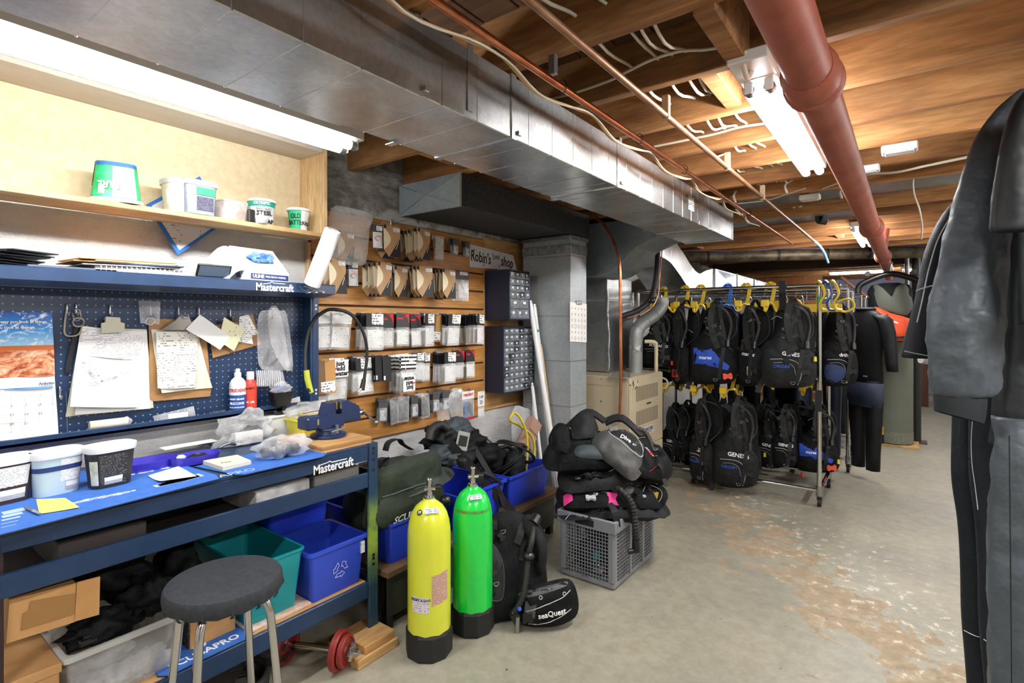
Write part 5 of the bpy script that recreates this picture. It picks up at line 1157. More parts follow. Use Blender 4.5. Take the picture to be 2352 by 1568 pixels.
# ---------------------------------------------------------------- stool
sx, sy, sz = -1.715, .79, .622
st = thing('stool', 'round stool with black fabric seat and chrome legs', 'stool', (sx, sy, 0)); sr = .168
mb = MB(); mb.lathe([(.05, sz - .052), (sr * .93, sz - .055), (sr * .985, sz - .048), (sr * 1.0, sz - .03), (sr * .99, sz - .012), (sr * .96, sz - .004), (sr * .85, sz + .001), (.02, sz + .002)], (sx, sy, 0), 56)
for i, p in enumerate(mb.v):
 if p.z < sz - .04: d = Vector((p.x - sx, p.y - sy, 0)); a = math.atan2(d.y, d.x); p.x += d.x * .015 * math.sin(a * 14); p.y += d.y * .015 * math.sin(a * 14); p.z += .004 * math.sin(a * 14)
obj('seat_cover', mb, M('seat_fabric', '#24272b', .8, c2='#2f3338', scale=60, bmp=.5, bscale=700, bdist=.002), st, True)
for k in range(14):
 a = R(k * 25.7 + 8); q = Vector((sx + sr * .99 * math.cos(a), sy + sr * .99 * math.sin(a), sz - .046)); obj('pleat', MB().ribbon([q + Vector((0, 0, .016)), q + Vector((.003 * math.cos(a), .003 * math.sin(a), 0)), q + Vector((-.006 * math.cos(a), -.006 * math.sin(a), -.012))], [.002, .006, .012], .004, (-math.sin(a), math.cos(a), 0)), MATS['seat_fabric'], st)
for k, a in enumerate((R(-52), R(38), R(128), R(218))):
 d = Vector((math.cos(a), math.sin(a), 0)); b = Vector((sx, sy, 0))
 l = obj('leg', MB().tube(smooth_path([b + d * .05 + Vector((0, 0, sz - .065)), b + d * .105 + Vector((0, 0, sz - .066)), b + d * .135 + Vector((0, 0, sz - .095)), b + d * .15 + Vector((0, 0, sz - .2)), b + d * .19 + Vector((0, 0, .012))], 5), .0125, 12), CHROME, st, 'y')
 obj('foot_cap', MB().cyl(b + d * .191 + Vector((0, 0, .0)), b + d * .189 + Vector((0, 0, .03)), .0155, n=12), BLACKR, l, 'y')
obj('seat_ring', MB().tube([(sx + .12 * math.cos(k * .3142), sy + .12 * math.sin(k * .3142), sz - .06) for k in range(21)], .008, 8), CHROME, st, 'y')
# ---------------------------------------------------------------- slatwall
SY0, SY1, SZ0, SZ1, SX = 1.553, 2.93, .747, 2.01, -2.447
sw = thing('slatwall', 'orange wood slatwall panel covered with hanging packages', 'slatwall', (SX, 2.24, SZ0))
obj('backing', MB().box((XL + .001, SY0, SZ0), (SX - .008, SY1, SZ1)), M('slat_groove', '#4a2e17', .8), sw)
n = 10; hgt = (SZ1 - SZ0) / n
for k in range(n): obj('slat', MB().box((SX - .0078, SY0, SZ0 + k * hgt + .006), (SX + .006, SY1, SZ0 + (k + 1) * hgt - .006), .002), SLATW, sw)
obj('end_board', MB().box((XL + .003, SY0 - .022, SZ0 + .2), (SX + .006, SY0 - .002, 1.823), .002), PINE, sw)
pb = obj('plywood_board', MB().box((XL + .001, SY1 + .002, SZ0 + .03), (SX - .004, 3.45, 2.03), .002), PLYL, label='pale plywood board beside the slatwall under the sign', cat='board')
obj('black_batten', MB().box((XL + .002, 3.452, .8), (SX + .01, 3.485, 2.05), .002), BLACKP, label='narrow black batten at the right edge of the plywood', cat='batten')
# sign
SG = SX + .008
sc_ = [P(1077, 560, X=SG), P(1178, 586, X=SG), P(1187, 622, X=SG), P(1079, 613, X=SG)]
sg = thing('shop_sign', 'white paper sign lettered by hand on the plywood', 'sign', tuple(sc_[3]))
obj('sheet', MB().prism([sc_[0], sc_[1], sc_[2], sc_[3]], (.003, 0, 0)), M('sign_paper', '#dfe0e6', .7), sg)
ex = (sc_[1] - sc_[0]).normalized(); ey = (sc_[0] - sc_[3]).normalized()
def sgp(u, v): return P(u, v, X=SG + .0035)
text("Robin's", .105, BLACKM, sg, sgp(1105, 592), ex, (0, 0, 1), bold=.0015, sx=.72); text('DIVE', .045, BLACKM, sg, sgp(1140, 592), ex + Vector((0, 0, .12)), (0, 0, 1), sx=.9); text('shop', .105, BLACKM, sg, sgp(1165, 603), ex, (0, 0, 1), bold=.0015, sx=.75)
for u, v in ((1089, 574), (1111, 609), (1131, 583), (1147, 611)):
 q = sgp(u, v); obj('star', MB().prism([q + Vector((0, r_ * math.sin(R(a)), r_ * math.cos(R(a)))) for a, r_ in [(k * 36, .009 if k % 2 == 0 else .0035) for k in range(10)]], (.0006, 0, 0)), BLACKM, sg)
# ---------------------------------------------------------------- packages
def hookbar(y, z, L, label, up=.012):
 t = thing('slat_hook', label, 'hook', (SX + .006, y, z), group='wire hooks on the slatwall')
 obj('hook_plate', MB().box((SX + .0062, y - .012, z - .012), (SX + .009, y + .012, z + .02), .001), STEEL, t)
 obj('hook_wire', MB().tube([(SX + .008, y, z), (SX + L * .9, y, z + .004), (SX + L, y, z + up)], .0022, 6), CHROME, t, 'y')
TAN = M('tan_card', '#b08f68', .75, c2='#a98660', scale=20); CREAM = M('card_cream', '#e2d3b4', .7); KR = M('kraft_card', '#b98a52', .75); LAB = printed('print_price', '#f3f3f1', '#6c6c6c', rows=4, blocks=5, amount=.5)
GREYC = M('card_grey', '#4a4a4c', .6); INSERT = printed('print_insert', '#e9e9e7', '#8c8c8c', rows=9, blocks=6, amount=.4)
BAGF = clear('package_film', milk=.16, gloss=.22, rough=.1)
WB = printed('print_bold', '#f4f4f2', '#1b1b1d', rows=4, blocks=5, amount=.62)
PROTO = {}
def pmesh(key, mb, mats, smooth=False):
 if key not in PROTO: PROTO[key] = mesh_of(mb(), mats, smooth, key.split('|')[0])
 return PROTO[key]
def part(name, me, par):
 o = bpy.data.objects.new(name, me); COL.objects.link(o); o.parent = par; return o
def boxm(y0, y1, z0, z1, x0=0.0, x1=.001): return lambda: MB().box((x0, y0, z0), (x1, y1, z1))
def pk_fin(t, w=.105, h=.155):
 """tan card with a curved cream window and dark corner"""
 part('card', pmesh('card|fin', lambda: MB().prism([(0, -w / 2, .02), (0, w / 2, .02), (0, w / 2, -h), (0, -w / 2 * .4, -h), (0, -w / 2, -h * .75)], (.0012, 0, 0)), TAN), t)
 arc = [(-w / 2 + .001, .002)] + [(-w / 2 + .044 * math.sin(math.pi * k / 10) ** .9, .002 - .118 * k / 10) for k in range(1, 10)] + [(-w / 2 + .001, -.116)]
 part('window', pmesh('window|fin', lambda: MB().prism([(.0012, y, z) for y, z in arc], (.0008, 0, 0)), CREAM), t)
 part('dark_corner', pmesh('dark_corner|fin', lambda: MB().prism([(.0012, w / 2 - .001, -.05), (.0012, w / 2 - .001, -h + .001), (.0012, -w / 2 * .38, -h + .001)], (.0008, 0, 0)), BLACKM), t)
 part('logo_square', pmesh('logo_square|fin', boxm(-w / 2 + .002, -w / 2 + .018, .0, .019, .0012, .002), BLACKM), t)
 part('price_label', pmesh('price_label|fin', boxm(w / 2 - .044, w / 2 - .002, -.014, .008, .0012, .0022), LAB), t)
 part('stripes', pmesh('stripes|fin', lambda: MB().prism([(.002, .022 + k * .006 + a, b - .11 + k * .01) for k, a, b in ((0, 0, 0), (0, .003, 0), (3, .003, .01), (3, 0, .01))], (.0004, 0, 0)), CREAM), t)
def pk_bag(t, w, h, head, hh, body=None, key='', label=True, insert=True, puff=.006, lab=None):
 k_ = '|%s%.3f%.3f' % (key, w, h)
 if hh: part('header_card', pmesh('header_card' + k_, boxm(-w / 2, w / 2, -hh + .02, .02), head), t)
 if label: part('label', pmesh('label' + k_, boxm(-w * .18, w * .49, -hh * .85 + .02, .018, .001, .0018), lab or LAB), t)
 part('bag', pmesh('bag' + k_, lambda: MB().pillow(rrect(w, h - hh, .006, 3, 0, -(h - hh) / 2 - hh + .02), puff, lambda x, y, z: Vector((.001 + z, x, y)), 3, .004, w * 91), BAGF, 'all'), t)
 if insert: part('insert', pmesh('insert' + k_, boxm(-w * .42, w * .42, -h + .03, -hh + .005, -.001, .0005), body or INSERT), t)
def pk_kit(t, w=.062, h=.13):
 part('backing_card', pmesh('backing_card|kit', boxm(-w / 2, w / 2, -h + .02, .02), GREYC), t); part('white_panel', pmesh('white_panel|kit', boxm(-w / 2 + .004, w / 2 - .004, -h + .024, -.022, .001, .002), WHITEM), t)
 part('orange_loop', pmesh('orange_loop|kit', lambda: MB().tube([(.006, .018 * math.cos(a), -.055 + .012 * math.sin(a)) for a in [k * .4 for k in range(13)]], .0025, 6), M('orange_loop', '#d8674a', .5), 'y'), t)
 part('blister', pmesh('blister|kit', lambda: MB().pillow(rrect(w - .012, h * .6, .006, 3, 0, -h * .5), .014, lambda x, y, z: Vector((.002 + max(0, z), x, y)), 3), CLEARB, 'all'), t); part('label', pmesh('label|kit', boxm(-w * .1, w * .46, -.014, .012, .001, .002), LAB), t)
def pk_blister(t, w=.045, h=.10):
 part('card', pmesh('card|bl', boxm(-w / 2, w / 2, -h + .02, .02), GREYC), t); part('blister', pmesh('blister|bl', lambda: MB().pillow(rrect(w - .004, h * .62, .005, 3, 0, -h * .5), .012, lambda x, y, z: Vector((.001 + max(0, z), x, y)), 3), CLEARB, 'all'), t)
 part('pale_insert', pmesh('pale_insert|bl', boxm(-w * .35, w * .35, -h * .75, -h * .3, .001, .004), M('insert_pale', '#c9cacb', .5, c2='#5a5c60', scale=40, lo=.5, hi=.6)), t)
def pk_slim(t, w=.05, h=.12):
 part('black_card', pmesh('black_card|slim', boxm(-w / 2, w / 2, -h + .02, .02), BLACKM), t); part('white_tab', pmesh('white_tab|slim', boxm(-w / 2 + .004, -w / 2 + .014, -h + .03, -h + .05, .001, .002), WHITEM), t)
def pk_kraft(t, w=.085, h=.15):
 part('card', pmesh('card|kraft', boxm(-w / 2, w / 2, -h + .02, .02), KR), t); part('brown_half', pmesh('brown_half|kraft', boxm(-w / 2, -w * .05, -h + .02, .02, .001, .0014), M('kraft_dark', '#6a543d', .7)), t)
 part('white_label', pmesh('white_label|kraft', boxm(-w * .3, w * .46, -h + .028, -h * .5, .0014, .002), LAB), t)
REDC = M('card_black_red', '#1a1a1c', .5)
def pk_redbag(t, w=.075, h=.165):
 pk_bag(t, w, h, REDC, .07, key='rb', label=False); part('red_stripe', pmesh('red_stripe|rb', lambda: MB().prism([(.001, -.01, .018), (.001, w / 2 - .001, .018), (.001, w / 2 - .001, -.04), (.001, w / 2 - .009, -.01), (.001, .012, .006)], (.0007, 0, 0)), REDM), t); part('brand_bar', pmesh('brand_bar|rb', boxm(-w * .44, .0, -.012, -.003, .001, .0018), REDM), t)
KINDS = {'fin': pk_fin, 'kit': pk_kit, 'blister': pk_blister, 'slim': pk_slim, 'kraft': pk_kraft, 'redbag': pk_redbag,
         'whitebag': lambda t: pk_bag(t, .095, .165, WHITEM, .05, key='wb', lab=INSERT), 'bwbag': lambda t: pk_bag(t, .085, .17, BLACKM, .062, key='bw'), 'greybag': lambda t: pk_bag(t, .06, .15, GREYC, .05, key='gb'),
         'clearbag': lambda t: pk_bag(t, .075, .15, CLEARM, .0, key='cb', label=False, body=printed('print_red_ins', '#e4e0dd', '#b0484c', rows=8, blocks=5, amount=.4)),
         'tallblk': lambda t: pk_bag(t, .05, .155, BLACKM, .055, key='tb'), 'boldbag': lambda t: pk_bag(t, .10, .19, WB, .075, key='jaw', label=False), 'parts': lambda t: pk_bag(t, .06, .12, BAGF, .0, key='pt', label=False, body=M('parts_grey', '#77787a', .4, c2='#3a3b3d', scale=50), puff=.014)}
ORD = ('first', 'second', 'third', 'fourth', 'fifth', 'sixth', 'seventh', 'eighth', 'ninth', 'tenth', 'eleventh', 'twelfth')
DESC = {'fin': ('spare_part_card', 'tan card with cream window', 'card'), 'kit': ('maintenance_kit', 'white maintenance kit with orange loop', 'package'), 'blister': ('blister_pack', 'small clear blister pack', 'package'),
  'slim': ('slim_card', 'slim black card with white tab', 'card'), 'kraft': ('kraft_card', 'kraft card with white label', 'card'), 'redbag': ('parts_bag', 'bag with black and red header', 'bag'), 'whitebag': ('parts_bag', 'clear bag with white header', 'bag'), 'bwbag': ('parts_bag', 'clear bag with black header', 'bag'), 'greybag': ('parts_bag', 'narrow bag with grey header', 'bag'), 'clearbag': ('parts_bag', 'clear bag with red printed sheet', 'bag'), 'tallblk': ('parts_bag', 'slim bag with black header', 'bag'), 'boldbag': ('parts_bag', 'bag with bold black print', 'bag'), 'parts': ('parts_bag', 'clear bag of small grey parts', 'bag')}
ROWS = {'top': (1.955, [(870, 1, 'kit', .09), (900, 2, 'fin', .10), (968, 6, 'fin', .17), (1010, 2, 'clearbag', .06), (1046, 2, 'blister', .07), (1074, 2, 'blister', .06)]),
  'second': (1.735, [(770, 3, 'fin', .12), (812, 2, 'kit', .05), (850, 1, 'blister', .04), (880, 5, 'fin', .15), (905, 2, 'greybag', .04), (922, 2, 'fin', .08), (970, 5, 'fin', .15), (1025, 6, 'fin', .16), (1066, 1, 'bwbag', .08)]),
  'third': (1.455, [(738, 2, 'whitebag', .07), (785, 2, 'whitebag', .09), (858, 5, 'bwbag', .12), (890, 2, 'redbag', .07), (925, 2, 'redbag', .08), (955, 2, 'redbag', .09), (985, 3, 'bwbag', .10), (1005, 1, 'kraft', .05), (1040, 5, 'bwbag', .11), (1098, 7, 'bwbag', .16)]),
  'fourth': (1.215, [(745, 3, 'kraft', .09), (778, 2, 'boldbag', .07), (832, 3, 'bwbag', .09), (865, 6, 'slim', .12), (885, 6, 'slim', .12), (935, 5, 'boldbag', .14), (962, 2, 'greybag', .06), (978, 2, 'tallblk', .06), (1030, 6, 'bwbag', .13), (1055, 2, 'redbag', .07), (1080, 2, 'redbag', .07)]),
  'bottom': (.965, [(880, 2, 'blister', .06), (905, 2, 'parts', .06), (925, 3, 'parts', .07), (950, 3, 'blister', .08), (975, 3, 'parts', .08), (1000, 3, 'blister', .08), (1022, 3, 'blister', .09), (1050, 2, 'parts', .06)])}
hook_n = 0
for row, (z, items) in ROWS.items():
 for hi, (u, cnt, kind, L) in enumerate(items):
  # u = pixel of the front package's centre; the hook leaves the wall behind it
  xf = SX + .012 + L * .8; y = P(u, 0, X=xf).y
  L2 = L + .03; hookbar(y, z, L2, 'wire hook %s from the left in the %s package row' % (ORD[hi], row))
  nm, ds, ct = DESC[kind]
  for k in range(cnt):
   f = (k + .6) / cnt; x = SX + .014 + (L - .002) * (1 - f if False else f)
   whr = '' if cnt == 1 else (', front one' if k == cnt - 1 else (', rearmost' if k == 0 else ', %s from front' % ORD[cnt - 1 - k]))
   t = thing(nm, '%s on the %s hook, %s row%s' % (ds, ORD[hi], row, whr), ct, (x, y + rnd.uniform(-.004, .004), z - .012 + rnd.uniform(-.004, .004)), R(rnd.uniform(-16, 14)), group='packages on the slatwall hooks')
   KINDS[kind](t); t.scale = ({'third': 1.18, 'fourth': 1.15, 'bottom': 1.25}.get(row, 1.04),) * 3; t.rotation_euler = (R(rnd.uniform(-4, 4)), R(rnd.uniform(-4, 4)), t.rotation_euler.z)
def xq(u, v, dx=.06): return P(u, v, X=SX + dx)
# empty long hook
hookbar(P(985, 520, X=SX + .1).y, 1.985, .2, 'long empty wire hook near the top of the slatwall'); hookbar(P(940, 520, X=SX + .1).y - .05, 2.0, .16, 'empty wire hook above the tan cards')
# big clear bag at the top left
def puffbag(name, label, px, X, puff, m=CLEARB, seed=0, cat='bag'):
 return flatbag(name, label, px, X, puff, m, seed, None, cat)
puffbag('parts_bag', 'large clear zip bag bulging at the top left of the slatwall', ((755, 480), (800, 478), (852, 495), (845, 530), (838, 600), (815, 610), (760, 598), (752, 560)), SX + .05, .035, seed=7)
t = thing('spare_part_card', 'cream and black card inside the large clear bag', 'card', tuple(xq(795, 540, .055)), R(3), 'packages on the slatwall hooks'); KINDS['fin'](t)
hookbar(P(800, 500, X=SX + .06).y, 1.985, .09, 'wire hook carrying the large clear bag')
# hero bag
q = xq(1058, 628, .09)
hb = thing('parts_bag', 'clear bag with wide black header near the sign', 'bag', tuple(q)); pk_bag(hb, .16, .2, REDC, .06, key='hero', label=False, insert=False); text('HERO', .02, REDM, hb, q + Vector((.0014, -.05, .0)), (0, 1, 0), (0, 0, 1), bold=.0006); obj('white_label', MB().box(q + Vector((.001, -.01, -.01)), q + Vector((.0018, .07, .012))), LAB, hb)
obj('long_pin', MB().cyl(q + Vector((.003, .0, -.07)), q + Vector((.003, .06, -.14)), .0016), BLACKP, hb)
for k in range(4): obj('o_ring', MB().tube([q + Vector((.004, .02 + k * .012 + .006 * math.cos(a), -.13 - (k % 2) * .014 + .006 * math.sin(a))) for a in [j * .7 for j in range(10)]], .0009, 5), BLACKR, hb)
# 'just add water' prints
for (u, v, fl) in ((783, 846, 1), (940, 880, -1)):
 q = P(u, v, X=SX + (.085 if fl > 0 else .16)); t = thing('word_card', 'white card reading just add water%s' % (' hanging in the fourth row' if fl > 0 else ' hanging upside down'), 'card', tuple(q)); obj('sheet', MB().box(q + Vector((0, -.045, -.045)), q + Vector((.001, .045, .045))), WHITEM, t)
 for k, s in enumerate(('just', 'add', 'water')): text(s, .034, BLACKM, t, q + Vector((.0016, -.004 * fl * (1 - k), fl * (.026 - k * .026))), (0, fl, 0), (0, 0, fl), bold=.0012)
 obj('red_mark', MB().box(q + Vector((.001, -.042 * fl, fl * -.004)), q + Vector((.0018, -.022 * fl, fl * .004))), REDM, t)
# bigger bags at the lower right
puffbag('parts_bag', 'large clear bag with grey printed card in the bottom row', ((1030, 905), (1068, 900), (1080, 985), (1060, 1000), (1035, 960)), SX + .09, .02, seed=9)
t = thing('parts_bag', 'bag with red lettered white header and blue label at the row end', 'bag', tuple(xq(1075, 905, .12))); q = xq(1075, 905, .12)
pk_bag(t, .12, .19, WHITEM, .05, body=M('label_sea', '#3f74a8', .5, c2='#16181c', scale=18, lo=.45, hi=.55), key='tri', label=False); text('TRIDENT', .024, REDM, t, q + Vector((.002, 0, -.005)), (0, 1, 0), (0, 0, 1), shear=.25, bold=.0006); obj('red_band', MB().box(q + Vector((.008, -.058, -.166)), q + Vector((.009, .058, -.15))), REDM, t)
t = thing('parts_bag', 'clear bag with handwritten number 25 at the end of the bottom row', 'bag', tuple(xq(1105, 905, .12))); q = xq(1105, 905, .12); pk_bag(t, .07, .18, WHITEM, .10, key='num', label=False); text('3 BF', .026, BLACKM, t, q + Vector((.002, 0, -.02)), (0, 1, .1), (0, 0, 1)); text('25', .034, BLACKM, t, q + Vector((.002, 0, -.055)), (0, 1, 0), (0, 0, 1))
puffbag('parts_bag', 'clear bag with an amber part hanging below the bottom row', ((1000, 925), (1030, 922), (1034, 985), (1005, 988)), SX + .07, .014, seed=11)
hookbar(xq(1015, 930, .05).y, xq(1015, 930, .05).z, .09, 'wire hook carrying the bag with the amber part')
obj('amber_part', MB().blob(xq(1014, 970, .085), .012, .022, .026, .3, 2, 5), M('amber', '#c9a44e', .5), None, 'all', label='amber coloured part in the hanging clear bag', cat='part')
puffbag('parts_bag', 'clear bag lying across the bottom row behind the vise', ((712, 925), (745, 905), (800, 925), (815, 940), (780, 960), (715, 950)), SX + .06, .02, seed=13)
for u_, v_, d_, nm_ in ((1075, 905, .12, 'wire hook carrying the red lettered bag'), (1105, 905, .12, 'wire hook carrying the bag numbered 25'), (1058, 628, .09, 'wire hook carrying the wide black header bag'), (1050, 908, .09, 'wire hook carrying the large bottom row bag')): q = xq(u_, v_, d_); hookbar(q.y, q.z + .008, d_ + .02, nm_)
# black hose with yellow grip hooked over the slatwall
hp = [P(712, 900, X=-2.30), P(703, 860, X=-2.33), P(702, 800, X=-2.36), P(715, 745, X=-2.36), P(745, 715, X=-2.34), P(775, 711, X=-2.30), P(810, 725, X=-2.28), P(835, 765, X=-2.27), P(843, 810, X=-2.27), P(838, 860, X=-2.27), P(832, 895, X=-2.27)]
t = thing('air_hose', 'black air hose arched over the third row with yellow grip', 'hose', tuple(hp[0])); obj('hose', MB().tube(smooth_path(hp, 6), .0085, 10), BLACKR, t, 'y')
obj('yellow_grip', MB().tube([P(704, 850, X=-2.32), P(706, 870, X=-2.315), P(711, 890, X=-2.31), P(716, 902, X=-2.30)], [.013, .014, .014, .011], 12), M('grip_yellow', '#b9bf3a', .5), t, 'y'); obj('end_sleeve', MB().cyl(P(836, 870, X=-2.27), P(831, 896, X=-2.27), .011, .014, n=12), BLACKP, t, 'y')
obj('brass_tip', MB().cyl(P(830, 892, X=-2.268), P(822, 900, X=-2.268), .007, n=8), CHROME, t, 'y')
hookbar(P(772, 716, X=-2.36).y, P(772, 716, X=-2.33).z - .012, .13, 'wire hook carrying the black air hose')
# ---------------------------------------------------------------- drawer cabinets
SMOKE = M('smoked_drawer', '#5c6066', .2, c2='#8b8f96', scale=30)
def cabinet(label, y0, y1, z0, z1, xf, rows):
 t = thing('drawer_cabinet', label, 'cabinet', (SX + .01, (y0 + y1) / 2, z0)); fr = .012
 x0 = SX - .002
 mb = MB(); mb.box((x0, y0, z0), (xf, y0 + fr, z1), .003); obj('side', mb, NAVYP, t); obj('side', MB().box((x0, y1 - fr, z0), (xf, y1, z1), .003), NAVYP, t)
 obj('top', MB().box((x0, y0 + fr, z1 - fr), (xf, y1 - fr, z1), .003), NAVYP, t); obj('bottom', MB().box((x0, y0 + fr, z0), (xf, y1 - fr, z0 + fr), .003), NAVYP, t); obj('back', MB().box((x0, y0 + fr, z0 + fr), (x0 + .004, y1 - fr, z1 - fr)), NAVYP, t)
 tot = sum(h for h, c in rows); z = z1 - fr; H = z1 - z0 - 2 * fr
 for h, cols in rows:
  hh = H * h / tot; W = (y1 - y0 - 2 * fr) / cols
  obj('row_shelf', MB().box((x0 + .004, y0 + fr, z - hh), (xf + .001, y1 - fr, z - hh + .004)), M('shelf_edge', '#9aa2ae', .4), t)
  for c in range(cols):
   ya = y0 + fr + c * W; out = rnd.uniform(0, .012) if rnd.random() < .2 else 0
   d = obj('drawer', MB().box((x0 + .03, ya + .002, z - hh + .005), (xf - .003 + out, ya + W - .002, z - .004), .002), SMOKE if (c + int(z * 100)) % 5 else M('drawer_dark', '#3d4046', .25), t)
   obj('handle', MB().box((xf - .002 + out, ya + W * .2, z - hh + .007), (xf + .006 + out, ya + W * .8, z - hh + .012), .001), M('drawer_lip', '#8f949b', .3), d)
   obj('label', MB().box((xf - .0025 + out, ya + W * .34, z - hh * .56), (xf - .0015 + out, ya + W * .64, z - hh * .3)), WHITEM, d)
   obj('content', MB().box((xf - .04, ya + .005, z - hh + .008), (xf - .012, ya + W - .005, z - hh * rnd.uniform(.3, .7))), M('drawer_stuff', '#35383e', .6), d)
  z -= hh
 return t
cabinet('upper navy small parts cabinet with mixed drawers', 2.945, 3.195, 1.43, 1.785, -2.225, [(1, 4)] * 4 + [(1.5, 2), (1.5, 3)])
cabinet('lower navy small parts cabinet with ten rows of drawers', 2.945, 3.33, .91, 1.385, -2.28, [(1, 6)] * 10)
# ---------------------------------------------------------------- leaning tubes and stick
def lean(name, label, a, b, r, m, caps=None, cat='tube'):
 a, b = Vector(a), Vector(b); t = thing(name, label, cat, tuple(b)); obj('rod' if not caps else 'glass_tube', MB().cyl(a, b, r, n=12), m, t, 'y')
 if caps:
  d = (b - a).normalized(); obj('end_cap', MB().cyl(a - d * .004, a + d * .02, r * 1.03, n=12), STEEL, t, 'y'); obj('end_pin', MB().cyl(a - d * .012, a - d * .004, r * .25, n=8), M('pin_green', '#3d9a5a', .5), t, 'y')
 return t
lean('spare_tube', 'white spare lamp tube leaning with green tape around it', P(1217, 692, X=-2.25), (-1.98, 3.27, .004), .019, TUBEOFF, 1)
lean('spare_tube', 'second white lamp tube leaning behind the taped one', P(1226, 700, X=-2.25), (-2.04, 3.29, .004), .019, TUBEOFF, 1)
lean('spare_tube', 'thin white lamp tube leaning nearest the drawer cabinets', P(1222, 880, X=-2.24), (-2.02, 3.12, .004), .013, TUBEOFF, 1)
lean('metal_tube', 'dull aluminium tube leaning below the drawer cabinets', P(1222, 878, X=-2.25), (-2.08, 3.08, .004), .011, STEEL, None)
lean('wood_stick', 'thin wooden stick leaning beside the white tubes', P(1243, 790, X=-2.2), (-1.96, 3.235, .003), .006, PINE, None, 'stick')
q = P(1233, 758, X=-2.222); obj('green_tape', MB().cyl(q + Vector((-.002, 0, -.008)), q + Vector((.002, 0, .008)), .024, n=14), M('tape_green', '#3fae5e', .5), None, 'y', label='band of green tape around the leaning tubes', cat='tape')
# chart clipped to the grey column
c4 = [P(1309, 693, X=CXb + .004), P(1347, 698, X=CXb + .004), P(1347, 786, X=CXb + .004), P(1309, 784, X=CXb + .004)]
t = thing('size_chart', 'white o-ring size chart clipped to the grey duct column', 'chart', tuple(c4[3])); obj('sheet', MB().prism(c4, (.0015, 0, 0)), PAPER, t)
for r_ in range(6):
 for k in range(5):
  f, g = (k + .6) / 5.2, (r_ + 1.0) / 6.6; q = c4[0].lerp(c4[1], f).lerp(c4[3].lerp(c4[2], f), g); rr = (.006, .009, .012, .018, .008, .014)[r_] * (.75 + .25 * (k % 2)); obj('ring_print', MB().tube([q + Vector((.002, rr * .7 * math.cos(a), rr * math.sin(a))) for a in [j * .698 for j in range(10)]], .001, 4), INK, t)
obj('bulldog_clip', MB().box(c4[0].lerp(c4[1], .35) + Vector((.002, 0, -.012)), c4[0].lerp(c4[1], .65) + Vector((.014, 0, .018)), .003), STEEL, t)
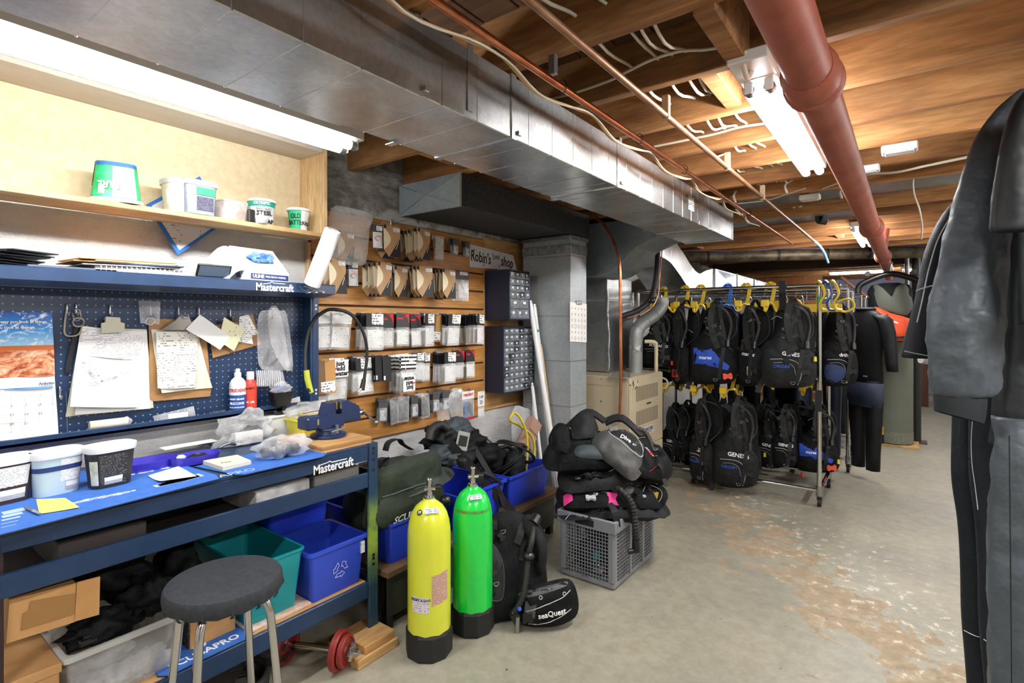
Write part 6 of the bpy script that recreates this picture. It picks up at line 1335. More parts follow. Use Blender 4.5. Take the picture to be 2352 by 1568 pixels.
# ---------------------------------------------------------------- soft pads (vests, bags) and their fittings
from mathutils.bvhtree import BVHTree
def frame(org, ex, ey):
 ex = Vector(ex).normalized(); n_ = ex.cross(Vector(ey)).normalized(); ey = n_.cross(ex)
 m = Matrix((ex, ey, n_)).transposed().to_4x4(); m.translation = Vector(org); return m
class Pad:
 """puffed fabric panel lying in a frame: x right, y up, h outward"""
 def __init__(s, name, parent, out, thick, fr, mat, wr=.008, seed=0, curv=0.0, back=.35, rings=6, twist=0.0, label=None):
  xs = [p[0] for p in out]; s.xc = (min(xs) + max(xs)) / 2; s.hw = (max(xs) - min(xs)) / 2; s.fr = fr; s.curv = curv; s.twist = twist
  mb = MB(); mb.pillow(out, thick, s.map, rings, wr, seed, .5, back)
  s.o = obj(name, mb, mat, parent, 'all', label=label)
  s.bvh = BVHTree.FromPolygons([tuple(p) for p in mb.v], [f for f in mb.f]); s.n = (fr.to_3x3() @ Vector((0, 0, 1))).normalized()
 def map(s, x, y, h):
  k = (x - s.xc) / max(s.hw, 1e-6); return s.fr @ Vector((x, y, h - s.curv * k * k + s.twist * k * y))
 def on(s, x, y, off=0.0):
  p = s.map(x, y, 0) + s.n * .4; hit = s.bvh.ray_cast(p, -s.n, 1.0)[0]
  return (hit if hit is not None else s.map(x, y, .005)) + s.n * off
 def line(s, name, parent, pts, r, mat, k=5, off=.001, closed=False):
  q = smooth_path([(x, y, 0) for x, y in pts], k, closed); return obj(name, MB().tube([s.on(p.x, p.y, off) for p in q], r, 5), mat, parent, 'y')
 def strap(s, name, parent, pts, w, mat, k=5, off=.004, th=.003):
  q = smooth_path([(x, y, 0) for x, y in pts], k); P3 = [s.on(p.x, p.y, off) for p in q]
  wd = []
  for i in range(len(P3)):
   t_ = P3[min(i + 1, len(P3) - 1)] - P3[max(i - 1, 0)]; wd.append(s.n.cross(t_.normalized() if t_.length else Vector((0, 0, 1))))
  return obj(name, MB().ribbon(P3, w, th, wd), mat, parent)
 def panel(s, name, parent, out, mat, off=.0015, k=3, rings=3):
  o2 = outline(out, k) if k else out; n_ = len(o2); cx = sum(p[0] for p in o2) / n_; cy = sum(p[1] for p in o2) / n_; rg = []
  for j in range(rings + 1):
   f = 1 - j / (rings + .3); rg.append([s.on(cx + (x - cx) * f, cy + (y - cy) * f, off) for x, y in o2])
  mb = MB(); mb.skin(rg, caps=False); mb.add(rg[-1], [tuple(range(n_))]); return obj(name, mb, mat, parent, 'all')
 def text(s, t_, parent, x, y, size, mat, rot=0.0, off=.002, **kw):
  c, d = math.cos(rot), math.sin(rot)
  return text(t_, size, mat, parent, s.on(x, y), (1, 0, 0), (0, 0, 1), arc=lambda a, b, h: s.on(x + a * c - b * d, y + a * d + b * c, off + h), **kw)
 def buckle(s, parent, x, y, w, h, mat, rot=0.0):
  c = s.on(x, y, .006); ex, ey = s.fr.to_3x3() @ Vector((math.cos(rot), math.sin(rot), 0)), s.fr.to_3x3() @ Vector((-math.sin(rot), math.cos(rot), 0)); f = frame(c, ex, ey)
  b = obj('buckle', MB().prism([f @ Vector((a * w, b * h, -.004)) for a, b in ((-.5, -.35), (-.3, -.5), (-.1, -.3), (.1, -.3), (.3, -.5), (.5, -.35), (.5, .35), (.3, .5), (.1, .3), (-.1, .3), (-.3, .5), (-.5, .35))], s.n * .012), mat, parent); return b
 def dring(s, parent, x, y, r=.016, mat=None):
  c = s.on(x, y, .006); f = frame(c, s.fr.to_3x3() @ Vector((1, 0, 0)), s.fr.to_3x3() @ Vector((0, 1, 0)))
  return obj('d_ring', MB().tube([f @ Vector((r * math.cos(R(a)), -r * max(-.2, math.sin(R(a))), 0)) for a in range(-30, 221, 25)] + [f @ Vector((r * math.cos(R(-30)), -r * max(-.2, math.sin(R(-30))), 0))], .0026, 6), mat or STEEL, parent, 'y')
def clutter(parent, p, n_, seed, x0, x1, y0, y1):
 r_ = random.Random(seed)
 for k in range(n_):
  x, y = r_.uniform(x0, x1), r_.uniform(y0, y1); dx, dy = r_.uniform(-.1, .1), r_.uniform(-.1, .1); j = k % 5
  if j < 2: p.strap('webbing', parent, [(x, y), (x + dx * .6, y + dy * .5 + .02), (x + dx, y + dy)], r_.choice((.022, .03, .038)), r_.choice((STRAP, BLACKF2)), off=.006)
  elif j == 2: p.buckle(parent, x, y, .04, .034, r_.choice((BLACKP, GREYC)), r_.uniform(-1, 1))
  elif j == 3: p.dring(parent, x, y, .013)
  else: p.line('piping', parent, [(x, y), (x + dx * .5, y + .015), (x + dx, y - .01)], .0016, r_.choice((PIPING, GREYC)))
def hose(parent, pts, r=.014, m=None, name='inflator_hose', rib=.009): return obj(name, MB().tube(smooth_path(pts, 6), r, 10, rib=rib), m or BLACKR, parent, 'y')
ORNG = M('orange_buckle', '#e0523f', .45); PIPING = M('white_piping', '#c9cacc', .5); BLUEF = M('blue_fabric', '#2350c0', .65, c2='#1b3fa3', scale=20, bmp=.3, bscale=400)
GREYP = M('grey_print', '#b9bbbd', .5); YELB = M('toggle_yellow', '#d9d23c', .4)
# ---------------------------------------------------------------- blue bins on a low bench
LB = .30
t = thing('low_bench', 'low dark bench carrying the blue bins along the wall', 'bench', (-2.15, 2.3, 0))
obj('bench_board', MB().box((-2.44, 1.56, LB - .03), (-1.86, 3.05, LB - .0005), .003), M('bench_wood_dark', '#6d5338', .7, c2='#57422c', scale=9), t)
obj('bench_panel', MB().box((-1.93, 1.6, .06), (-1.91, 3.02, LB - .031), .002), M('black_green_panel', '#22261f', .6, c2='#3a3d33', scale=6), t)
for y in (1.62, 2.3, 3.0):
 for x in (-2.4, -1.93): obj('leg', MB().box((x - .025, y - .02, 0), (x + .015, y + .02, LB - .031), .003), M('steel_black', '#2a2c2e', .4, .6), t)
def bluebin(label, y0, y1, x0=-2.40, x1=-1.885, z0=LB, h=.2):
 t = thing('blue_bin', label, 'bin', ((x0 + x1) / 2, (y0 + y1) / 2, z0)); opentub(t, x0, x1, y0, y1, z0, z0 + h, BIN2, BIN2, .88, .010, .004, 'bin_shell'); return t
BIN2 = M('bin_blue', '#2f49d8', .34, c2='#2740c4', scale=3)
bluebin('blue bin under the green duffel bag', 1.60, 1.98); bluebin('blue bin behind the green tank', 2.06, 2.46); bluebin('blue bin full of hoses nearest the crate', 2.50, 2.95)
bluebin('blue bin behind the recycling bin under the bench end', 1.2, 1.5, -2.44, -2.205, .42, .2); obj('bin_stand', MB().box((-2.44, 1.22, .2795), (-2.42, 1.48, .4195), .003), PLYL, label='small wood riser under the rear blue bin', cat='riser')
obj('bin_stand', MB().box((-2.41, 1.215, .2795), (-2.215, 1.225, .4195), .003), PLYL, label='narrow wood riser at the side of the rear blue bin', cat='riser')
# hoses in the bins
hz = LB + .1
def coil(label, c, rx, ry, n, r, m, seed=0, tilt=.4, cat='hose', name='hose_coil'):
 pts = []
 for k in range(n * 10):
  a = k * 2 * math.pi / 10; w_ = 1 + .12 * noise.noise(Vector((k * .23, seed * 3.1, 0))); pts.append(Vector(c) + Vector((rx * w_ * math.cos(a), ry * w_ * math.sin(a) * (1 - .1 * tilt), .05 * math.sin(a + seed) * tilt * 2 + .008 * (k / 10) + .02 * noise.noise(Vector((k * .17, seed, 4))))))
 return obj(name, MB().tube(smooth_path(pts, 2), r, 7), m, None, 'y', label=label, cat=cat)
for k in range(4): coil('black regulator hose coiled in the hose bin, %s loop' % ORD[k], (-2.12 + .06 * (k % 2), 2.66 + .04 * k, hz + .1 + .02 * k), .13, .13, 2, .0075, BLACKR, k, .9)
coil('grey hose coil showing above the hose bin rim', (-2.2, 2.62, hz + .16), .1, .09, 2, .006, M('grey_hose', '#3b3d42', .4), 9, 1.2)
YH = M('yellow_hose', '#d8c844', .45)
yp = [P(1215, 1090, X=-2.08), P(1228, 1040, X=-2.10), P(1220, 1000, X=-2.12), P(1190, 975, X=-2.13), P(1172, 965, X=-2.13), P(1180, 948, X=-2.12), P(1195, 960, X=-2.10), P(1210, 1000, X=-2.08), P(1210, 1060, X=-2.06), P(1205, 1095, X=-2.05)]
obj('yellow_hose', MB().tube(smooth_path(yp, 6), .009, 9), YH, None, 'y', label='yellow octopus hose looping up out of the hose bin', cat='hose')
t = thing('brown_box', 'pink brown product box leaning in the hose bin', 'box', tuple(P(1215, 1010, X=-2.2))); q = P(1222, 990, X=-2.18); mt = Matrix.Translation(q) @ Matrix.Rotation(R(-38), 4, 'X'); obj('box_body', MB().box((-.03, -.07, -.13), (.03, .05, .08), .002).xf(mt), M('box_pinkbrown', '#b58f7d', .7), t); text('REGULATOR', .022, INK, t, mt @ Vector((.031, -.01, -.02)), mt.to_3x3() @ Vector((0, 1, 0)), mt.to_3x3() @ Vector((0, 0, 1)))
flatbag('parts_bag', 'clear bag with yellow hoses standing behind the hose bin', ((1172, 945), (1200, 935), (1225, 960), (1222, 1072), (1180, 1078)), -2.28, .04, seed=17)
for k in range(3): obj('dark_pouch', MB().blob((-2.15 + .07 * k, 2.72 + .08 * (k % 2), LB + .17), .06, .08, .12, .35, 2.2, 90 + k, 20, 12), BLACKF2, None, 'all', label=('dark pouch standing at the left in the hose bin', 'dark pouch in the middle of the hose bin', 'dark pouch at the front right of the hose bin')[k], cat='pouch')
for k in range(3): coil('black hose hanging out of the bin behind the recycling bin, %s one' % ORD[k], (-2.30 - .03 * k, 1.42 - .07 * k, .64), .07, .06, 2, .008, BLACKR, 20 + k, 1.0)
coil('black hose loop in the blue bin behind the green tank', (-2.05, 2.25, LB + .2), .13, .13, 3, .008, BLACKR, 31, .8)
# ---------------------------------------------------------------- green duffel bag
GN = M('duffel_green', '#262d24', .7, c2='#333b2f', scale=9, bmp=.35, bscale=9, bdist=.03, spec=.2); GN2 = M('duffel_grey_green', '#343a37', .7, c2='#434a45', scale=8, bmp=.35, bscale=9, bdist=.03, spec=.2)
db_ = thing('duffel_bag', 'dark green duffel bag resting in the blue bin behind the yellow tank', 'bag', (-2.1, 1.75, LB + .08))
f = frame(P(935, 1190, X=-1.92), (0, 1, 0), (0, 0, 1)); body = Pad('bag_front', db_, outline([(-.20, 0), (.22, -.02), (.25, .12), (.22, .27), (.0, .29), (-.19, .25), (-.23, .12)], 4), .05, f, GN, .02, 3, .02)
obj('bag_body', MB().blob((-2.12, 1.80, LB + .24), .21, .24, .17, .3, 1.8, 91, 32, 18, -.12, ridge=.15), GN, db_, 'all')
obj('top_flap', MB().pillow(outline([(-.2, -.17), (.05, -.2), (.28, -.14), (.33, .05), (.1, .2), (-.18, .18), (-.25, 0)], 4), .05, lambda x, y, h: Vector((-2.07 + y * 1.05, 1.82 + x, LB + .335 + h - .35 * (x - .02) ** 2 + .25 * y * -.5)), 6, .03, 5, .5, .5), GN2, db_, 'all')
body.panel('front_pocket', db_, [(-.17, .01), (.18, .0), (.2, .13), (.0, .15), (-.18, .14)], GN, .012); body.line('pocket_zip', db_, [(-.17, .15), (-.02, .165), (.17, .15)], .003, M('zip_grey', '#4b5a5c', .5), off=.012); body.text('SCUBAPRO', db_, .0, .035, .05, WHITEM, 0, .016, bold=.001)
hp_ = [P(885, 1035, X=-2.1), P(893, 1015, X=-2.1), P(915, 1008, X=-2.1), P(925, 1020, X=-2.1), P(945, 1032, X=-2.1)]
obj('carry_handle', MB().ribbon(smooth_path(hp_, 5), .035, .004, (1, .2, 0)), STRAP, db_); obj('carry_handle', MB().ribbon(smooth_path([P(868, 1075, X=-2.0), P(874, 1055, X=-2.0), P(888, 1052, X=-2.0), P(882, 1070, X=-1.98)], 5), .03, .004, (1, .4, 0)), STRAP, db_)
# vest lying on the duffel and bins
v1 = thing('dive_vest', 'grey black dive vest heaped on the duffel behind the green tank', 'dive vest', (-2.1, 2.05, LB + .2))
for k, (u, v, X, rx, ry, rz, m) in enumerate(((1010, 1005, -2.12, .10, .10, .07, BLACKF2), (1045, 985, -2.14, .09, .10, .06, M('neoprene_teal_grey', '#2c3539', .7, c2='#39444a', scale=9)), (1075, 1010, -2.10, .10, .10, .07, BLACKF), (1050, 1040, -2.04, .1, .14, .06, BLACKF2), (1110, 1045, -2.05, .10, .12, .08, BLACKF), (1020, 1045, -2.02, .09, .12, .05, M('neoprene_teal_grey', '#2c3539')))):
 obj('vest_fold', MB().blob(P(u, v, X=X), rx, ry, rz, .5, 2.0, 100 + k, 28, 16, ridge=.3), m, v1, 'all')
obj('collar_tube', MB().tube(smooth_path([P(985, 1010, X=-2.03), P(992, 985, X=-2.04), P(1012, 975, X=-2.05), P(1028, 985, X=-2.04)], 5), .022, 12), BLACKR, v1, 'y')
q = P(1062, 1012, X=-1.97); fb = frame(q, (.2, .95, -.3), (0, .3, 1)); obj('label_patch', MB().prism([fb @ Vector(p) for p in ((-.04, -.05, 0), (.04, -.05, 0), (.04, .05, 0), (-.04, .05, 0))], (.004, 0, 0)), M('patch_grey', '#9a9c98', .6), v1); obj('patch_window', MB().prism([fb @ Vector(p) for p in ((-.028, -.028, .004), (.028, -.028, .004), (.028, .028, .004), (-.028, .028, .004))], (.003, 0, 0)), BLACKM, v1)
for k, pp in enumerate(([P(1035, 1020, X=-1.95), P(1075, 1065, X=-1.93), P(1120, 1115, X=-1.9), P(1160, 1155, X=-1.87), P(1190, 1195, X=-1.83)], [P(1090, 1030, X=-1.98), P(1120, 1080, X=-1.93), P(1148, 1130, X=-1.88), P(1158, 1162, X=-1.86)])): obj('strap', MB().ribbon(smooth_path(pp, 5), .05 if k == 0 else .035, .004, (.3, .9, -.4)), STRAP, v1)
hose(v1, [P(1110, 1085, X=-1.9), P(1130, 1095, X=-1.88), P(1150, 1110, X=-1.88)], .012)
mb = MB(); c_ = P(1062, 1062, X=-1.86); mb.lathe([(.02, -.02), (.026, -.01), (.026, .012), (.018, .02)], c_, 16); obj('valve_knob', mb, BLACKP, v1, True)
obj('regulator', MB().blob(P(1022, 1150, X=-1.80), .03, .03, .028, .2, 3, 5, 18, 12), BLACKP, None, 'all', label='black regulator second stage hanging between the two tanks', cat='regulator')
# ---------------------------------------------------------------- tanks
def tank(label, x, y, col, name, rings):
 t = thing('scuba_tank', label, 'scuba tank', (x, y, 0)); r = .0925; c = (x, y, 0)
 mb = MB(); mb.lathe([(r * 1.04, .0), (r * 1.09, .008), (r * 1.10, .10), (r * 1.03, .112), (r * .9, .112)], c, 10); obj('boot', mb, BLACKR, t)
 mb = MB(); mb.lathe([(r * .7, .012), (r * .98, .05), (r, .09), (r, .50), (r * .985, .53), (r * .93, .565), (r * .82, .598), (r * .64, .625), (r * .42, .642), (r * .3, .650), (r * .27, .657)], c, 40); obj('cylinder', mb, col, t, True)
 mb = MB(); mb.lathe([(.022, .655), (.022, .668), (.014, .67), (.014, .685)], c, 16); v = obj('valve', mb, CHROME, t, True)
 obj('valve_body', MB().cyl((x - .0, y - .0, .68), (x, y, .735), .0125, .011, n=14), CHROME, v, 'y'); obj('valve_dome', MB().blob((x, y, .737), .013, .013, .010, 0, 1, 0, 14, 8), CHROME, v, 'all')
 d = Vector((.62, .78, 0)); obj('valve_outlet', MB().cyl(Vector((x, y, .70)) - d * .022, Vector((x, y, .70)) + d * .026, .010, n=12), CHROME, v, 'y')
 obj('valve_knob', MB().cyl(Vector((x, y, .70)) + d * .026, Vector((x, y, .70)) + d * .05, .016, n=10), BLACKP, v, 'y'); return t
TY, TX = 1.62, -1.66
YT = M('tank_yellow', '#e2e63f', .25, c2='#dadf38', scale=4, coat=.6); GT = M('tank_green', '#1fd048', .25, c2='#18d850', scale=4, coat=.6)
t1 = tank('tall yellow scuba tank in a black boot', TX, TY, YT, 'y', 0); t2 = tank('tall bright green scuba tank in a black boot', -1.625, 1.865, GT, 'g', 0)
def tank_label(t, cx, cy, a0, a1, z0, z1, m, name, r=.0932, seg=10, tilt=0.0):
 mb = MB(); rg = []
 for z in (z0, z1): rg.append([Vector((cx + r * math.cos(R(a0 + (a1 - a0) * i / seg)), cy + r * math.sin(R(a0 + (a1 - a0) * i / seg)), z + tilt * i / seg)) for i in range(seg + 1)])
 mb.skin(rg, caps=False, closed=False); return obj(name, mb, m, t, True)
tank_label(t1, TX, TY, -38, 10, .235, .36, printed('print_red_label', '#d9c3ae', '#a3524a', rows=22, blocks=8, amount=.6), 'warning_label', tilt=.012)
tank_label(t1, TX, TY, -92, -44, .21, .275, printed('print_insp', '#e6dce4', '#6a4a78', rows=7, blocks=8, amount=.45), 'inspection_label', tilt=-.004)
a = R(-68); text('SPORT & DIVE', .014, NAVYM, t1, Vector((TX + .094 * math.cos(a), TY + .094 * math.sin(a), .262)), (-math.sin(a), math.cos(a), 0), (0, 0, 1), arc=((TX, TY, 0), .0938))
for tt, cx, cy in ((t1, TX, TY), (t2, -1.625, 1.865)):
 a = R(-35); q = Vector((cx + .062 * math.cos(a), cy + .062 * math.sin(a), .622)); ff = frame(q, (-math.sin(a), math.cos(a), 0), (-math.cos(a) * .6, -math.sin(a) * .6, .8)); obj('shop_sticker', MB().prism([ff @ Vector((x_, y_, .001)) for x_, y_ in ((-.03, -.012), (.03, -.012), (.024, .012), (-.024, .012))], ff.to_3x3() @ Vector((0, 0, .0015))), printed('print_sticker', '#cfd4da', '#5d6a80', rows=3, blocks=8, amount=.5), tt)
a = R(-80); q = Vector((TX + .068 * math.cos(a), TY + .068 * math.sin(a), .616)); ff = frame(q, (-math.sin(a), math.cos(a), 0), (-math.cos(a) * .6, -math.sin(a) * .6, .8)); obj('number_disc', MB().prism([ff @ Vector((.012 * math.cos(b), .012 * math.sin(b), .001)) for b in [k * .3927 for k in range(16)]], ff.to_3x3() @ Vector((0, 0, .0015))), BLACKM, t1); text('19', .016, WHITEM, t1, ff @ Vector((0, 0, .0032)), ff.to_3x3() @ Vector((1, 0, 0)), ff.to_3x3() @ Vector((0, 1, 0)), bold=.0005)
tank_label(t2, -1.625, 1.865, -110, 20, .555, .567, M('rust_band', '#8d6a3f', .6, c2='#17b84a', scale=40, lo=.45, hi=.55), 'rust_band', r=.0893)
# ---------------------------------------------------------------- vest on the floor
fv = thing('dive_vest', 'black dive vest propped upright on the floor beside the green tank', 'dive vest', (-1.42, 2.05, 0))
f = frame((-1.50, 2.02, .03), (.55, .83, 0), (-.30, .12, 1))
bk = Pad('back_panel', fv, outline([(-.17, 0), (.0, -.02), (.17, 0), (.2, .15), (.18, .3), (.12, .42), (.05, .46), (-.05, .46), (-.12, .42), (-.18, .3), (-.2, .15)], 4), .05, f, BLACKF, .02, 2, .03)
for sg in (-1, 1):
 rgt = Pad('shoulder_panel', fv, outline([(sg * .10, .44), (sg * .155, .40), (sg * .19, .30), (sg * .17, .18), (sg * .12, .17), (sg * .115, .27), (sg * .07, .38)], 4), .035, f @ Matrix.Translation((0, 0, .05)), BLACKF2, .01, 4 + sg, .02)
pk = Pad('pocket', fv, outline([(-.02, -.02), (.12, -.03), (.24, .0), (.26, .08), (.22, .17), (.1, .16), (-.01, .12), (-.04, .05)], 4), .055, frame((-1.43, 2.0, .035), (.8, .6, .02), (-.2, .12, 1)), BLACKF, .015, 6, .03)
pk.line('piping', fv, [(.01, .045), (.09, .075), (.17, .10), (.22, .13)], .002, PIPING); pk.line('piping', fv, [(.02, -.01), (.12, .005), (.22, .05)], .0018, PIPING); pk.text('seaQuest', fv, .13, .04, .034, WHITEM, .12, bold=.0008)
pk.dring(fv, .1, .14, .022); pk.panel('mesh_panel', fv, [(-.01, .10), (.1, .125), (.2, .15), (.2, .165), (.1, .15), (-.01, .12)], M('mesh_grey', '#5b5d60', .5, c2='#1d1e20', scale=300), .003)
for x_, y_ in ((.08, .11), (.19, .12)): obj('eyelet', MB().tube([pk.on(x_ + .007 * math.cos(b), y_ + .007 * math.sin(b), .002) for b in [k * .628 for k in range(11)]], .0022, 5), GREYP, fv)
hose(fv, [bk.on(.13, .40, .05), bk.on(.09, .33, .07), bk.on(.06, .25, .07), bk.on(.02, .1, .07), bk.on(-.03, .02, .05)], .016)
ii = obj('inflator_head', MB().cyl(bk.on(.115, .39, .05), bk.on(.15, .42, .055), .032, .028, n=18), BLACKP, fv, 'y'); obj('clamp_disc', MB().blob(bk.on(.06, .26, .085), .028, .028, .02, 0, 1, 0, 18, 10), BLACKP, fv, 'all'); text('S', .03, GREYP, fv, bk.on(.06, .26, .108), (.55, .83, 0), (0, 0, 1), bold=.001)
obj('mouthpiece', MB().cyl(bk.on(-.03, .03, .05), bk.on(.0, -.02, .06), .022, .026, n=14), BLACKP, fv, 'y'); obj('blue_button', MB().cyl(bk.on(-.01, .045, .07), bk.on(-.008, .045, .082), .009, n=10), M('button_blue', '#3b63c9', .4), fv, 'y')
bk.dring(fv, -.15, .32, .02); bk.text('XS', fv, -.11, .2, .03, GREYP, .3); bk.strap('webbing', fv, [(-.12, .42), (-.14, .3), (-.1, .2)], .03, STRAP, off=.05); pk.buckle(fv, .02, .02, .05, .05, BLACKP); clutter(fv, bk, 9, 5, -.15, .14, .06, .4); bk.panel('arm_hole', fv, [(-.13, .1), (-.06, .09), (-.05, .25), (-.1, .33), (-.15, .22)], BLACKM, .002); bk.line('arm_trim', fv, [(-.13, .1), (-.06, .09), (-.05, .25), (-.1, .33), (-.15, .22)], .003, GREYC, closed=True); pk.panel('side_mesh', fv, [(.0, .03), (.05, .02), (.06, .08), (.01, .09)], GREYC, .002, 1); obj('tank_valve_bolt', MB().cyl(P(1188, 1452, z=.0), P(1188, 1452, z=.0) + Vector((.003, 0, .075)), .011, n=10), STEEL, None, 'y', label='small steel bolt standing on the floor in front of the vest', cat='bolt')
# ---------------------------------------------------------------- grey crate
KX0, KX1, KY0, KY1, KZ = -1.578, -1.235, 2.548, 3.10, .365
kr = thing('crate', 'grey plastic lattice crate holding piled dive vests', 'crate', ((KX0 + KX1) / 2, (KY0 + KY1) / 2, 0)); KG = M('crate_grey', '#8d9095', .45, c2='#858990', scale=4)
obj('bottom_frame', MB().box((KX0 + .006, KY0 + .006, .002), (KX1 - .006, KY1 - .006, .035), .008), KG, kr)
for x, y in ((KX0 + .025, KY0 + .025), (KX1 - .025, KY0 + .025), (KX0 + .025, KY1 - .025), (KX1 - .025, KY1 - .025)): obj('corner_post', MB().box((x - .022, y - .022, .03), (x + .022, y + .022, KZ - .06), .01), KG, kr)
for nm, a_, b_ in (('top_rim', (KX0 - .008, KY0 - .008), (KX1 + .008, KY0 + .012)), ('top_rim', (KX0 - .008, KY1 - .012), (KX1 + .008, KY1 + .008)), ('top_rim', (KX0 - .008, KY0 + .0121), (KX0 + .012, KY1 - .0121)), ('top_rim', (KX1 - .012, KY0 + .0121), (KX1 + .008, KY1 - .0121))):
 mid = .5
 obj(nm, MB().box((a_[0], a_[1], KZ - .065), (b_[0], b_[1], KZ), .004), KG, kr)
obj('handle_slot', MB().box((KX0 + .11, KY0 - .0092, KZ - .05), (KX1 - .12, KY0 - .0082, KZ - .015)), BLACKM, kr); obj('handle_slot', MB().box((KX1 + .0082, KY0 + .2, KZ - .05), (KX1 + .0092, KY1 - .2, KZ - .015)), BLACKM, kr)
for y in (KY0 + .2, KY0 + .37): obj('wall_rib', MB().box((KX1 - .012, y - .012, .03), (KX1 + .003, y + .012, KZ - .062), .003), KG, kr); obj('wall_rib', MB().box((KX0 - .003, y - .012, .03), (KX0 + .012, y + .012, KZ - .062), .003), KG, kr)
def lattice(o, p0, du, nu, dv, nv, L, Hh):
 for k in range(nu + 1): yield ('v', p0 + du * k)
def bars(x=None, y=None):
 z0, z1 = .035, KZ - .065
 if y is not None:
  n_ = 15
  for k in range(1, n_): xx = KX0 + .04 + (KX1 - KX0 - .08) * k / n_; obj('lattice_bar', MB().box((xx - .0018, y - .003, z0), (xx + .0018, y + .003, z1)), KG, kr)
  for k in range(1, 14): zz = z0 + (z1 - z0) * k / 14; obj('lattice_bar', MB().box((KX0 + .03, y - .0022, zz - .0018), (KX1 - .03, y + .0022, zz + .0018)), KG, kr)
 else:
  n_ = 24
  for k in range(1, n_): yy = KY0 + .04 + (KY1 - KY0 - .08) * k / n_; obj('lattice_bar', MB().box((x - .003, yy - .0018, z0), (x + .003, yy + .0018, z1)), KG, kr)
  for k in range(1, 14): zz = z0 + (z1 - z0) * k / 14; obj('lattice_bar', MB().box((x - .0022, KY0 + .03, zz - .0018), (x + .0022, KY1 - .03, zz + .0018)), KG, kr)
bars(y=KY0 + .006); bars(x=KX1 - .006); bars(y=KY1 - .006); bars(x=KX0 + .006)
for k, (x, y, z, m, nm) in enumerate(((-1.4, 2.7, .1, BLACKF, 'black gear filling the bottom of the crate'), (-1.4, 2.92, .12, BLACKF, 'black gear at the far end inside the crate'), (-1.40, 2.8, .24, BLACKF, 'black gear in the upper half of the crate'))): obj('crate_gear', MB().blob((x, y, z), .145, .135, .105, .08, 2, 120 + k, 24, 14, -.085), m, None, 'all', label=nm, cat='dive gear')
obj('crate_item', MB().blob((-1.262, 2.68, .17), .012, .03, .035, .5, 3, 130, 14, 10), ORNG, None, 'all', label='orange buckle seen through the crate side', cat='buckle'); obj('crate_item', MB().blob((-1.36, 2.585, .14), .02, .02, .03, .5, 3, 131, 14, 10), TEAL, None, 'all', label='teal item seen through the crate lattice', cat='item'); obj('crate_item', MB().blob((-1.35, 2.58, .085), .035, .015, .03, .8, 4, 132, 16, 10), CHROME, None, 'all', label='shiny metal piece low inside the crate', cat='metal piece')
# pile of vests on the crate
def vest_pile(label, cz, seed, fr, out, mat, thick=.05, extra=None):
 t = thing('dive_vest', label, 'dive vest', (fr.translation.x, fr.translation.y, cz)); p = Pad('vest_body', t, outline(out, 6), thick, fr, mat, .042, seed, .06, 1.0, 10); return t, p
C0 = Vector((-1.41, 2.83, KZ))
EXL = Vector((.78, .62, 0));
def lay(dx, dy, dz, rot=0.0, tiltv=.45):  # frame tilted towards the camera: x to the viewer's right, y up-slope
 ex = Matrix.Rotation(rot, 3, 'Z') @ EXL; back = Vector((-ex.y, ex.x, 0)); ey = (back * (1 - tiltv) + Vector((0, 0, 1)) * tiltv); return frame(C0 + ex * dx + back * dy + Vector((0, 0, dz)), ex, ey)
t, p = vest_pile('bottom vest of the crate pile with yellow triangle patch', .37, 1, lay(0, -.07, .03, 0, .12), [(-.29, -.12), (-.1, -.2), (.12, -.19), (.3, -.1), (.33, .05), (.2, .22), (-.15, .22), (-.31, .08)], BLACKF2, .05)
p2 = Pad('side_pocket', t, outline([(.05, -.02), (.16, -.03), (.27, .03), (.24, .10), (.12, .12), (.06, .07)], 4), .03, lay(.02, -.19, .02, .25, .8), BLACKF, .008, 2, .02)
p2.panel('yellow_patch', t, [(.10, .02), (.17, .03), (.19, .07), (.13, .10)], M('patch_yellow', '#c9ac3c', .7, c2='#b89a30', scale=60), .002, 1); p2.line('piping', t, [(.09, .01), (.18, .02), (.21, .075), (.13, .115), (.085, .06)], .0018, PIPING, 5, .002, True)
for k, (x, y) in enumerate(((-.05, -.24),)): obj('hanging_strap', MB().ribbon(smooth_path([lay(x, y, .06) @ Vector((0, 0, .02)), lay(x + .02, y - .05, .03) @ Vector((0, 0, .02)), lay(x + .03, y - .07, -.03) @ Vector((0, 0, 0))], 4), .035, .004, EXL), STRAP, t)
clutter(t, p, 10, 11, -.25, .27, -.16, -.02); clutter(t, p2, 2, 12, .08, .2, .0, .08)
t, p = vest_pile('vest with pink tabs in the crate pile', .45, 2, lay(.0, -.04, .10, -.06, .2), [(-.28, -.13), (-.12, -.2), (.1, -.2), (.26, -.14), (.3, .04), (.18, .2), (-.14, .2), (-.3, .06)], BLACKF, .055)
PINK = M('pink_fabric', '#e0388a', .6)
for x, y, w_ in ((-.25, -.12, .05), (-.01, -.17, .055), (.25, -.06, .045)): p.panel('pink_tab', t, [(x - w_ / 2, y - .03), (x + w_ / 2, y - .035), (x + w_ / 2, y + .03), (x - w_ / 2, y + .035)], PINK, .006, 1)
p.buckle(t, -.13, -.17, .055, .045, GREYP); p.panel('arm_hole', t, [(-.21, -.12), (-.15, -.15), (-.09, -.13), (-.1, -.08), (-.18, -.07)], BLACKM, .003); p.panel('grey_trim', t, [(.05, -.15), (.1, -.16), (.11, -.1), (.06, -.09)], GREYC, .003)
